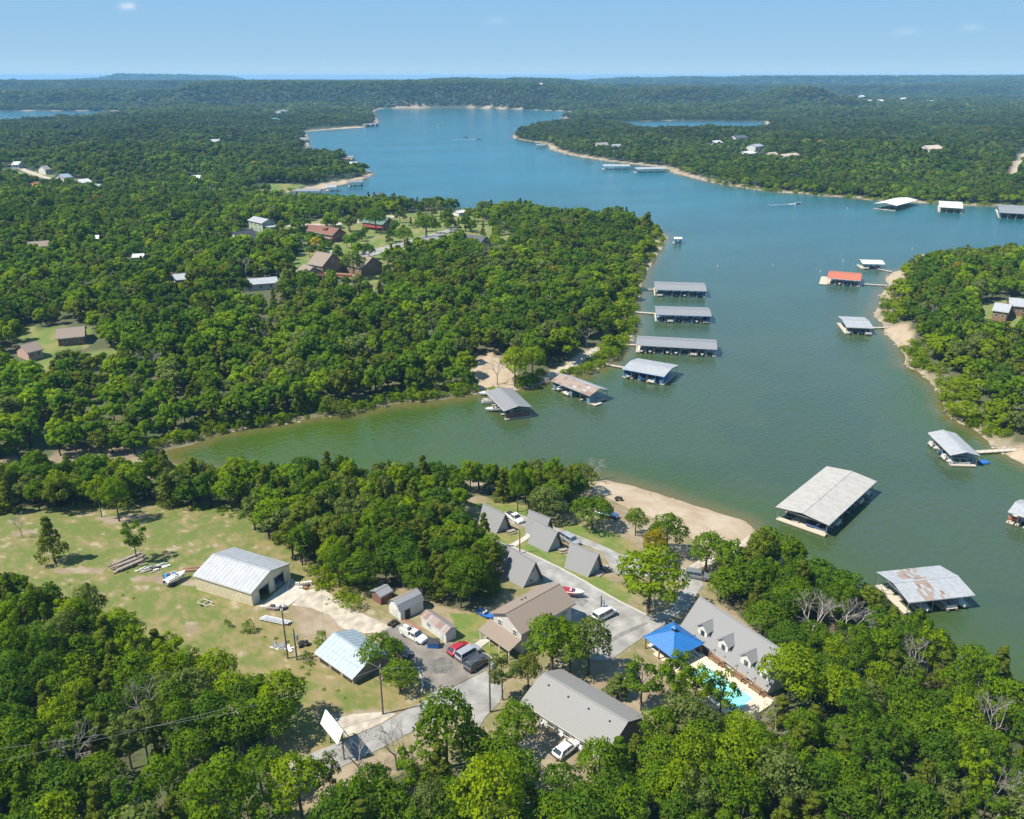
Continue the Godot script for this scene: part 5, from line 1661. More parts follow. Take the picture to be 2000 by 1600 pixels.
	part(pl, "ladder", ladder.mesh(), M.steel)
	var chair := thing("sun_lounger", "white sun lounger at the pool end next to the pavilion, first in its row", "sun lounger", Vector3.ZERO, 0.0, "white sun loungers by the pool")
	part(chair, "seat", one_box(Vector3(1.25, 0.07, 0.62), Vector3(0.3, 0.34, 0)), M.white)
	var bk := part(chair, "backrest", one_box(Vector3(0.75, 0.06, 0.62), Vector3(-0.36, 0, 0)), M.white)
	bk.transform = Transform3D(Basis(Vector3.BACK, -0.6), Vector3(-0.32, 0.36, 0))
	for x in [-0.25, 0.8]:
		for z in [-0.27, 0.27]: part(chair, "leg", one_box(Vector3(0.06, 0.34, 0.06), Vector3(x, 0.17, z)), M.white)
	var pb := Basis(Vector3.UP, po[1])
	for k in 6:
		var at: Vector3 = po[0] + pb * Vector3(-pL * 0.5 - 2.6, 0.31, lerpf(-pW * 0.5 - 1.2, pW * 0.5 - 0.6, k / 5.0))
		var yaw2: float = po[1] + [0.1, -0.1, 0.15, 0.0, -0.2, 0.1][k]
		if k == 0:
			chair.position = at
			chair.rotation.y = yaw2
		else:
			copy_of(chair, at, yaw2, "white sun lounger at the pool end next to the pavilion, %s in its row" % ["", "second", "third", "fourth", "fifth", "last"][k])

	# picnic tables
	var tab := thing("picnic_table", "dark picnic table beside the farthest left A-frame cabin", "picnic table", spot(Vector3(-0.12, 3.36, -164.42)), 0.5, "picnic tables at the cabins")
	part(tab, "table_top", one_box(Vector3(1.8, 0.08, 0.8), Vector3(0, 0.75, 0)), M.wood_grey)
	for s in [-1, 1]:
		part(tab, "bench", one_box(Vector3(1.8, 0.07, 0.3), Vector3(0, 0.45, s * 0.75)), M.wood_grey)
		var lg := MB.new()
		lg.bar(Vector3(s * 0.6, 0, -0.7), Vector3(s * 0.6, 0.72, -0.15), 0.08, 0.1)
		lg.bar(Vector3(s * 0.6, 0, 0.7), Vector3(s * 0.6, 0.72, 0.15), 0.08, 0.1)
		lg.bar(Vector3(s * 0.6, 0.4, -0.8), Vector3(s * 0.6, 0.4, 0.8), 0.08, 0.1)
		part(tab, "leg", lg.mesh(), M.wood_grey)
	copy_of(tab, spot(Vector3(11.13, 4.11, -155.11)), 0.3, "dark picnic table between the middle cabin and the cabin nearest the oak")
	copy_of(tab, spot(Vector3(19.58, 4.4, -147.82)), 0.9, "dark picnic table right of the cabin nearest the big oak")
	copy_of(tab, pp[0] + Vector3(-1.2, 0.26, 0.6), 0.2, "picnic table under the near side of the blue pavilion")
	copy_of(tab, pp[0] + Vector3(1.6, 0.26, -0.6), 0.2, "picnic table under the far side of the blue pavilion")

	# cars
	vehicle("car", "dark red hatchback parked farthest left before the house", "car", [Vector3(-9.28, 6.37, -118.73), 0.759, 4.1], "hatch", M.paint_red)
	vehicle("car", "silver estate car parked between the red and the black cars", "car", [Vector3(-7.56, 6.41, -117.43), 0.757, 4.45], "suv", M.paint_silver)
	vehicle("car", "black estate car parked farthest right before the house", "car", [Vector3(-5.93, 6.51, -114.76), 0.824, 5.19], "suv", M.paint_black)
	vehicle("car", "black car half hidden under the tree at the car park's left edge", "car", [Vector3(-19.33, 6.47, -118.1), -0.736, 3], "hatch", M.paint_black)
	vehicle("van", "white van standing on the street right of the brown-roofed house", "van", [Vector3(17.46, 5.05, -130.52), 0.679, 3.55], "van", M.paint_white)
	vehicle("pickup_truck", "white pickup truck beside the farthest left A-frame cabin", "pickup truck", [Vector3(0.6, 2.68, -171.49), -0.934, 3.65], "pickup", M.paint_white)
	vehicle("car", "pale blue car between two right-hand A-frame cabins", "car", [Vector3(12.99, 3.72, -159.69), -0.927, 3.48], "suv", M.paint_silver)
	vehicle("pickup_truck", "dark blue pickup truck parked near the sandy beach", "pickup truck", [Vector3(22.69, 2.64, -173.24), -0.485, 3.13], "pickup", M.paint_blue)
	vehicle("car", "dark grey car parked on the beach road under the right-hand trees", "car", [Vector3(38.59, 2.95, -146.78), -0.270, 2], "suv", M.paint_grey)
	vehicle("car", "white car with dark sunroof parked below the motel", "car", [Vector3(7.96, 6.46, -95.3), 0.778, 4.11], "hatch", M.paint_white)
	service_truck([Vector3(-17.6, 6.27, -122.49), -0.668, 5.4])

	# blue skip
	var sk := [Vector3(-13.86, 6.34, -120.01), -0.072, 1.83]
	var bin := thing("dumpster", "blue steel dumpster with dark lid at the end of the long shed", "dumpster", spot(sk[0]), sk[1])
	var bm := MB.new()
	bm.loft([[Vector3(-0.95, 0.15, -0.6), Vector3(-0.95, 0.15, 0.6), Vector3(0.95, 0.15, 0.6), Vector3(0.95, 0.15, -0.6)], [Vector3(-1.0, 1.2, -0.75), Vector3(-1.0, 1.2, 0.7), Vector3(1.0, 1.2, 0.7), Vector3(1.0, 1.2, -0.75)]])
	part(bin, "container", bm.mesh(), M.blue)
	var lid := part(bin, "lid", one_box(Vector3(2.0, 0.06, 1.5)), M.dark)
	lid.transform = Transform3D(Basis(Vector3.RIGHT, 0.12), Vector3(0, 1.3, -0.02))
	for s in [-1, 1]: part(bin, "lifting_pocket", one_box(Vector3(0.1, 0.16, 1.1), Vector3(s * 1.05, 0.85, 0)), M.blue)

	# boats ashore
	var b := boat("small blue boat lying under the trees left of the house", spot(Vector3(-4.91, 5.83, -129.61)) + Vector3(0, 0.2, 0), -0.75, "runabout", M.blue, "boats lying on land")
	b.scale = Vector3(0.62, 0.7, 0.7)
	var b2 := [Vector3(11.77, 5.18, -137.06), -0.212, 3.05]
	trailer_boat("red and white boat on a trailer beside the house gable", b2, M.paint_red)

func a_frame(label: String, at: Vector3, yaw: float, l: float, w: float, k: float) -> void:
	var o := thing("a_frame_cabin", label, "cabin", at, yaw, "A-frame cabins along the street")
	landmarks.append([at, "A-frame cabin " + label.substr(19, 40).split(",")[0].strip_edges() if false else "A-frame cabins"])
	var x := l * 0.5
	var z := w * 0.5
	var top := 4.7 * k
	for s in [-1, 1]:
		part(o, "roof_slope", slope(-x - 0.1, x + 0.1, -x - 0.75, x + 0.85, top, s * (z + 0.1), -0.1, 0.16, 0.0).mesh(), M.shingle_grey)
	var r := MB.new()
	r.bar(Vector3(-x - 0.78, top + 0.16, 0), Vector3(x + 0.88, top + 0.16, 0), 0.26, 0.08)
	part(o, "ridge_cap", r.mesh(), M.shingle_grey)
	for s in [-1, 1]:
		var m := MB.new()
		var g: float = s * (x - 0.15)
		var ring := [Vector3(g, -0.8, -z), Vector3(g, -0.8, z), Vector3(g + s * 0.3, top - 0.25, 0)]
		var ring2 := []
		for q in ring: ring2.append(q - Vector3(s * 0.12, 0, 0))
		m.loft([ring2, ring] if s < 0 else [ring, ring2])
		part(o, "gable_wall", m.mesh(), M.siding)
	door(o, "right", -0.9, 0.9, 2.0, l - 0.2, w, M.white)
	window(o, "right", 0.5, 1.4, 0.8, 1.0, l - 0.15, w, M.white)
	window(o, "right", 0.0, 3.3, 0.7, 0.8, l + 0.1, w, M.white)
	window(o, "left", 0.0, 1.4, 0.8, 1.0, l - 0.15, w, M.white)
	part(o, "doorstep", one_box(Vector3(1.6, 0.24, 2.2), Vector3(x + 0.9, 0.1, -0.2)), M.wood_grey)

func vehicle(called: String, label: String, category: String, p: Array, style: String, paint: Material) -> void:
	car(called, label, category, spot(p[0]) + Vector3(0, 0.17, 0), p[1], style, paint, "vehicles parked round the resort")

func service_truck(p: Array) -> void:
	var o := car("service_truck", "white utility truck with ladder rack parked beside the long shed", "truck", spot(p[0]) + Vector3(0, 0.17, 0), p[1], "pickup", M.paint_white, "vehicles parked round the resort")
	for s in [-1, 1]:
		part(o, "tool_box", one_box(Vector3(2.3, 0.75, 0.42), Vector3(-1.55, 1.3, s * 0.82)), M.white)
	part(o, "bucket_arm", one_box(Vector3(1.2, 0.7, 0.6), Vector3(-1.9, 1.5, 0)), M.white)
	var rack := MB.new()
	for x in [-2.6, -0.6, 1.1]:
		for s in [-1, 1]: rack.bar(Vector3(x, 1.1, s * 0.88), Vector3(x, 2.15, s * 0.88), 0.06, 0.06)
		rack.bar(Vector3(x, 2.15, -0.88), Vector3(x, 2.15, 0.88), 0.06, 0.06)
	part(o, "ladder_rack", rack.mesh(), M.steel)
	var ladder := MB.new()
	for s in [-0.2, 0.2]: ladder.bar(Vector3(-3.2, 2.24, -0.5 + s), Vector3(1.6, 2.24, -0.5 + s), 0.07, 0.1)
	for k in 14: ladder.bar(Vector3(-3.0 + k * 0.34, 2.24, -0.7), Vector3(-3.0 + k * 0.34, 2.24, -0.3), 0.05, 0.05)
	part(o, "ladder", ladder.mesh(), M.orange)

func trailer_boat(label: String, p: Array, paint: Material) -> void:
	var b := boat(label, spot(p[0]) + Vector3(0, 0.75, 0), p[1], "runabout", M.white, "boats lying on land")
	b.scale = Vector3.ONE * 0.8
	var stripe := MB.new()
	for s in [-1, 1]: stripe.bar(Vector3(-2.8, 0.72, s * 1.14), Vector3(0.9, 0.72, s * 1.10), 0.05, 0.3)
	part(b, "stripe", stripe.mesh(), paint)
	part(b, "cover", one_box(Vector3(2.7, 0.25, 1.7), Vector3(-1.2, 1.06, 0)), paint)
	var t := thing("boat_trailer", "steel trailer under the " + label.split(" on ")[0].split(" resting")[0], "trailer", spot(p[0]), p[1])
	var m := MB.new()
	for s in [-1, 1]: m.bar(Vector3(-2.3, 0.55, s * 0.7), Vector3(1.8, 0.55, s * 0.35), 0.08, 0.1)
	for x in [-2.2, -0.6, 0.8]: m.bar(Vector3(x, 0.56, -0.75), Vector3(x, 0.56, 0.75), 0.08, 0.08)
	m.bar(Vector3(1.6, 0.55, 0), Vector3(3.3, 0.5, 0), 0.08, 0.1)
	part(t, "frame", m.mesh(), M.steel)
	for s in [-1, 1]:
		var w := MB.new()
		w.tube(Vector3(-1.0, 0.34, s * 0.95 - 0.09), Vector3(-1.0, 0.34, s * 0.95 + 0.09), 0.33, 0.33, 12)
		part(t, "wheel", w.mesh(), M.tyre)

func yard() -> void:
	# steel workshop
	var p := [Vector3(-53.78, 5.36, -140.98), -0.436, 14.31, 11.08]
	var l: float = p[2]
	var w: float = p[3]
	var o := thing("workshop", "cream steel workshop with white metal roof and two open bays", "workshop", p[0], p[1])
	landmarks.append([p[0], "cream steel workshop"])
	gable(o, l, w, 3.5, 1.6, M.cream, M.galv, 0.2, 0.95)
	o.get_node("wall").free()
	var hx := l * 0.5
	var hz := w * 0.5
	for s in [-1, 1]:
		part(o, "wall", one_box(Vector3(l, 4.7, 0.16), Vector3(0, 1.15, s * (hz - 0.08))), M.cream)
	var back := MB.new()
	back.loft([[Vector3(-hx + 0.16, -1.2, -hz + 0.16), Vector3(-hx + 0.16, 3.4, -hz + 0.16), Vector3(-hx + 0.16, 5.0, 0), Vector3(-hx + 0.16, 3.4, hz - 0.16), Vector3(-hx + 0.16, -1.2, hz - 0.16)], [Vector3(-hx, -1.2, -hz + 0.16), Vector3(-hx, 3.4, -hz + 0.16), Vector3(-hx, 5.0, 0), Vector3(-hx, 3.4, hz - 0.16), Vector3(-hx, -1.2, hz - 0.16)]])
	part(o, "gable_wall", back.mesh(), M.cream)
	var head := MB.new()
	head.loft([[Vector3(hx - 0.16, 3.0, -hz + 0.16), Vector3(hx - 0.16, 3.4, -hz + 0.16), Vector3(hx - 0.16, 5.0, 0), Vector3(hx - 0.16, 3.4, hz - 0.16), Vector3(hx - 0.16, 3.0, hz - 0.16)], [Vector3(hx, 3.0, -hz + 0.16), Vector3(hx, 3.4, -hz + 0.16), Vector3(hx, 5.0, 0), Vector3(hx, 3.4, hz - 0.16), Vector3(hx, 3.0, hz - 0.16)]])
	for k in [[-hz + 0.16, -w * 0.33], [-w * 0.07, w * 0.07], [w * 0.33, hz - 0.16]]:
		head.box(Vector3(hx - 0.08, 0.9, (k[0] + k[1]) * 0.5), Vector3(0.16, 4.19, k[1] - k[0]))
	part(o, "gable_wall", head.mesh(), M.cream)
	part(o, "floor_slab", one_box(Vector3(l - 0.4, 0.9, w - 0.4), Vector3(0, -0.25, 0)), M.concrete)
	for k in 5: part(o, "workbench", one_box(Vector3(1.6, 1.1, 1.0), Vector3(hx - 2.2 - k * 1.2, 0.75, [-2.6, 2.2, -0.4, 3.0, -3.0][k])), [M.blue, M.steel, M.white, M.wood, M.dark][k])
	var rib := MB.new()
	for k in 40: rib.box(Vector3(lerpf(-hx, hx, (k + 0.5) / 40.0), 1.5, hz + 0.02), Vector3(0.07, 3.9, 0.05))
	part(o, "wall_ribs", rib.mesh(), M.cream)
	for s in [-1, 1]:
		var fr := MB.new()
		for q in [-1, 1]: fr.box(Vector3(hx + 0.06, 1.5, s * w * 0.2 + q * w * 0.135), Vector3(0.1, 3.0, 0.16))
		fr.box(Vector3(hx + 0.06, 3.08, s * w * 0.2), Vector3(0.1, 0.16, w * 0.286))
		part(o, "bay_frame", fr.mesh(), M.white)
	door(o, "right", w * 0.41, 0.95, 2.05, l, w, M.white)
	var base := MB.new()
	base.box(Vector3(0, -0.35, w * 0.5 + 0.05), Vector3(l, 0.9, 0.12))
	part(o, "foundation", base.mesh(), M.concrete)
	# pole barn with bluish roof
	var q := [Vector3(-27.18, 6.64, -115.78), -0.717, 10.31, 8.52]
	var b := thing("pole_barn", "open pole barn with bluish metal roof left of the car park", "barn", q[0], q[1])
	landmarks.append([q[0], "blue-roofed pole barn"])
	gable(b, q[2] - 0.8, q[3] - 0.8, 1.85, 1.5, M.wood_grey, M.galv_blue, 0.4, 0.9)
	for k in 3: door(b, "front", (q[2] - 0.8) * ((k + 0.5) / 3.0 - 0.5), 2.4, 1.5, q[2] - 0.8, q[3] - 0.8, M.dark, "bay_shade_panel")  # dark panels on the solid wall stand for the shade in the bays
	# white shed with barn roof
	var g := [Vector3(-20.02, 5.89, -131.15), 0.739, 5.2, 3.81]
	var sh := thing("shed", "white shed with weathered grey barn roof near the gravel drive", "shed", g[0], g[1], "small outbuildings beside the car park")
	landmarks.append([g[0], "white barn-roofed shed"])
	gambrel(sh, g[2], g[3])
	# long white shed with rusting roof
	var r := [Vector3(-13.34, 6.13, -124.56), -0.819, 7.13, 2.24]
	var ls := thing("shed", "long white shed with rusting metal roof beside the dumpster", "shed", r[0], r[1], "small outbuildings beside the car park")
	landmarks.append([r[0], "rust-roofed long shed"])
	gable(ls, r[2], r[3], 2.3, 0.5, M.white, M.galv_old, 0.15, 0.0)
	var n := 15
	for s in [-1, 1]:
		for k in n:
			var x0 := lerpf(-r[2] * 0.5 - 0.15, r[2] * 0.5 + 0.15, float(k) / n)
			var x1 := lerpf(-r[2] * 0.5 - 0.15, r[2] * 0.5 + 0.15, float(k + 1) / n) - 0.03
			var m := slope(x0, x1, x0, x1, 2.97, s * (r[3] * 0.5 + 0.2), 2.36, 0.05 + rng.randf() * 0.02, 0.0)
			part(ls, "roof_sheet", m.mesh(), M.rust if rng.randf() < 0.7 else M.galv_old if rng.randf() < 0.6 else M.rust_dark)
	door(ls, "front", r[2] * 0.32, 0.9, 1.95, r[2], r[3], M.trim)
	window(ls, "front", -r[2] * 0.2, 1.4, 0.8, 0.8, r[2], r[3], M.trim)
	# brick-red shed
	var c := [Vector3(-25.2, 5.76, -135), 0.814, 2.62, 2.71]
	var bs := thing("shed", "small brick-red shed with flat grey roof against the woods", "shed", c[0], c[1], "small outbuildings beside the car park")
	landmarks.append([c[0], "brick-red shed"])
	gable(bs, c[2], c[3], 2.2, 0.5, M.brick, M.galv_old, 0.25, 0.0)
	door(bs, "front", 0.0, 0.9, 1.9, c[2], c[3], M.wood)
	# tent-shaped roadside sign
	var gp := [Vector3(-25.85, 7.28, -94.67), -0.900, 4.3]
	var sg := thing("billboard", "blank white tent-shaped billboard on two poles over the road", "billboard", spot(gp[0]), gp[1])
	var half: float = gp[2] * 0.5
	for s in [-1, 1]:
		var pl := MB.new()
		pl.tube(Vector3(s * half, -0.5, 0), Vector3(s * half, 5.4, 0), 0.14, 0.14, 8)
		part(sg, "pole", pl.mesh(), M.rust_dark)
		var fm := slope(-half - 0.6, half + 0.6, -half - 0.6, half + 0.6, 5.9, s * 1.0, 3.9, 0.07, 0.0)
		part(sg, "sign_panel", fm.mesh(), M.white)
		var fb := MB.new()
		fb.bar(Vector3(-half - 0.6, 3.86, s * 1.03), Vector3(half + 0.6, 3.86, s * 1.03), 0.1, 0.1)
		fb.bar(Vector3(s * (half + 0.6), 3.9, -1.0), Vector3(s * (half + 0.6), 3.9, 1.0), 0.08, 0.08)
		part(sg, "sign_frame", fb.mesh(), M.dark)
	landmarks.append([gp[0], "white billboard"])
	# lumber, scrap, sheets
	var lp := [Vector3(-81.49, 4.88, -150.35), 0.840, 7.04]
	for k in 3:
		var lu := thing("lumber_stack", ["long grey timber stack on the meadow, rear of three", "long grey timber stack on the meadow, middle of three", "long grey timber stack on the meadow, front of three"][k], "lumber stack", spot(lp[0] + Vector3(k * 1.0, 0, k * 1.3)), lp[1] + [0.05, -0.03, 0.02][k], "timber stacks on the meadow")
		for j in 6: part(lu, "beam", one_box(Vector3(5.5 + rng.randf() * 1.6, 0.2, 0.24), Vector3(rng.randf_range(-0.4, 0.4), 0.5 + (j / 3) * 0.23, (j % 3) * 0.3 - 0.3)), M.wood_grey)
		for x in [-2.2, 0.0, 2.2]: part(lu, "rack", one_box(Vector3(0.16, 0.9, 0.16), Vector3(x, 0.25, 0.55)), M.wood)
	var sp := [Vector3(-74.82, 5.02, -147.06)]
	var scrap := thing("scrap_pile", "heap of pale boards and metal scrap beside the timber stacks", "scrap pile", spot(sp[0]))
	rng.seed = 41
	for k in 26:
		var bd := part(scrap, "board", one_box(Vector3(rng.randf_range(1.0, 2.6), 0.08, rng.randf_range(0.15, 0.5))), [M.trim, M.wood_grey, M.steel, M.white][rng.randi() % 4])
		bd.transform = Transform3D(Basis(Vector3.UP, rng.randf_range(0.1, 1.0)) * Basis(Vector3.BACK, rng.randf_range(-0.15, 0.15)), Vector3(rng.randf_range(-2.6, 2.6), rng.randf_range(0.08, 0.5), rng.randf_range(-1.6, 1.6)))
	var ms := [Vector3(-43.87, 6.1, -127.83), -0.323, 6.4]
	var sheets := thing("metal_sheets", "stack of long pale metal roofing sheets lying in the grass", "roofing sheets", spot(ms[0]), ms[1])
	for k in 6: part(sheets, "sheet", one_box(Vector3(5.2, 0.05, 0.9), Vector3(rng.randf_range(-0.5, 0.5), 0.35 + k * 0.06, rng.randf_range(-0.5, 0.5))), M.galv if k % 2 else M.white)
	for x in [-1.8, 1.8]: part(sheets, "support", one_box(Vector3(0.2, 0.4, 1.8), Vector3(x, 0.14, 0)), M.wood_grey)
	var s2 := thing("scrap_pile", "small pile of white and grey scrap near the pair of poles", "scrap pile", spot(Vector3(-40.6, 6.47, -119.77)))
	for k in 12:
		var bd := part(s2, "board", one_box(Vector3(rng.randf_range(0.8, 2.0), 0.07, rng.randf_range(0.15, 0.6))), [M.white, M.steel, M.galv_old][rng.randi() % 3])
		bd.transform = Transform3D(Basis(Vector3.UP, rng.randf() * TAU), Vector3(rng.randf_range(-1.6, 1.6), rng.randf_range(0.08, 0.3), rng.randf_range(-0.9, 0.9)))
	var s3 := thing("scrap_pile", "clutter of white tanks and boxes at the right end of the concrete apron", "clutter", spot(Vector3(-42.11, 5.47, -139.89)))
	for k in 9: part(s3, "crate", one_box(Vector3(rng.randf_range(0.5, 1.1), rng.randf_range(0.4, 0.9), rng.randf_range(0.4, 0.9)), Vector3(rng.randf_range(-2.2, 2.2), 0.4, rng.randf_range(-1.0, 1.0))), [M.white, M.steel, M.trim, M.wood][k % 4])
	var s4 := thing("scrap_pile", "clutter of dark machinery at the near corner of the workshop", "clutter", spot(Vector3(-45.55, 5.89, -131.94)))
	for k in 9: part(s4, "crate", one_box(Vector3(rng.randf_range(0.4, 1.2), rng.randf_range(0.3, 0.8), rng.randf_range(0.4, 0.9)), Vector3(rng.randf_range(-2.6, 2.6), 0.3, rng.randf_range(-0.5, 0.5))), [M.dark, M.steel, M.rust, M.white][k % 4])
	for k in 2:
		var lg := thing("log", ["thick brown log behind the workshop's left corner, upper of two", "thick brown log behind the workshop's left corner, lower of two"][k], "log", spot(Vector3(-66.22, 4.99, -147.1)) + Vector3(0, 0, k * 0.9), 0.25 - k * 0.1, "logs by the workshop")
		var t := MB.new()
		t.tube(Vector3(-2.0, 0.35, 0), Vector3(2.0, 0.35, 0), 0.36, 0.3, 10)
		part(lg, "trunk", t.mesh(), M.wood)
	var kb := boat("bright blue pedal boat lying on the meadow left of the workshop", spot(Vector3(-69.27, 5.21, -143.73)) + Vector3(0, 0.1, 0), 0.45, "runabout", mat(0.01, 0.25, 0.72, 0.4), "boats lying on land")
	kb.scale = Vector3(0.5, 0.7, 0.62)
	trailer_boat("grey fishing boat on a trailer left of the workshop", [Vector3(-67.79, 5.32, -141.83), 1.043, 3.95], M.trim)
	var tr := thing("utility_trailer", "small bare steel trailer frame in the grass below the workshop", "trailer", spot(Vector3(-59.01, 5.78, -133.58)), -0.5)
	var tm := MB.new()
	for s in [-0.7, 0.7]: tm.bar(Vector3(-1.3, 0.5, s), Vector3(1.2, 0.5, s), 0.09, 0.12)
	for x in [-1.3, 0.0, 1.2]: tm.bar(Vector3(x, 0.5, -0.7), Vector3(x, 0.5, 0.7), 0.09, 0.1)
	tm.bar(Vector3(1.2, 0.5, 0), Vector3(2.4, 0.45, 0), 0.09, 0.1)
	part(tr, "frame", tm.mesh(), M.trim)
	for s in [-1, 1]:
		var wm := MB.new()
		wm.tube(Vector3(0, 0.3, s * 0.85 - 0.08), Vector3(0, 0.3, s * 0.85 + 0.08), 0.3, 0.3, 12)
		part(tr, "wheel", wm.mesh(), M.tyre)
	# quad bike and a mower
	for k in [[Vector3(-36.9, 6.47, -120.2), "dark quad bike right of the pole with the transformer", 0.4], [Vector3(-21.9, 6.13, -126.54), "dark riding mower at the end of the gravel drive", 1.0], [Vector3(26.67, 1.51, -183.58), "dark quad bike standing on the sandy beach", 0.2]]:
		var qd := thing("quad_bike", k[1], "quad bike", spot(k[0]) + Vector3(0, 0.14, 0), k[2])
		part(qd, "body", body_mesh([[-0.8, 0.5, 0.85, 0.35], [-0.2, 0.45, 0.95, 0.38], [0.3, 0.45, 0.9, 0.34], [0.9, 0.5, 0.8, 0.3]]), M.dark)
		part(qd, "seat", one_box(Vector3(0.7, 0.14, 0.36), Vector3(-0.3, 1.0, 0)), M.tyre)
		part(qd, "handlebar", one_box(Vector3(0.08, 0.08, 0.9), Vector3(0.35, 1.12, 0)), M.steel)
		for x in [-0.6, 0.65]:
			for s in [-1, 1]:
				var wt := MB.new()
				wt.tube(Vector3(x, 0.32, s * 0.5 - 0.13), Vector3(x, 0.32, s * 0.5 + 0.13), 0.32, 0.32, 10)
				part(qd, "wheel", wt.mesh(), M.tyre)

func gambrel(o: Node3D, l: float, w: float) -> void:
	var x := l * 0.5
	var z := w * 0.5
	var m := MB.new()
	var prof := [Vector2(z, -1.0), Vector2(z, 2.2), Vector2(z * 0.62, 3.3), Vector2(0, 3.8), Vector2(-z * 0.62, 3.3), Vector2(-z, 2.2), Vector2(-z, -1.0)]
	var a := []
	var b := []
	for q in prof:
		a.append(Vector3(-x, q.y, q.x)); b.append(Vector3(x, q.y, q.x))
	a.reverse(); b.reverse()
	m.loft([a, b])
	part(o, "wall", m.mesh(), M.white)
	for k in range(1, 5):
		var r := MB.new()
		var p: Vector2 = prof[k]
		var q: Vector2 = prof[k + 1]
		var n := Vector2(q.y - p.y, -(q.x - p.x)).normalized()
		if n.y < 0: n = -n
		var out := Vector3(0, n.y, n.x) * 0.09
		var ring := [Vector3(-x - 0.25, p.y, p.x), Vector3(x + 0.25, p.y, p.x), Vector3(x + 0.25, q.y, q.x), Vector3(-x - 0.25, q.y, q.x)]
		var top := []
		for v in ring: top.append(v + out)
		r.loft([ring, top])
		part(o, "roof_slope", r.mesh(), M.galv_old if k < 3 else M.shingle_brown)
	door(o, "left", 0.0, 1.6, 2.1, l, w, M.trim)
	door(o, "front", -x * 0.4, 1.2, 2.0, l, w, M.dark)

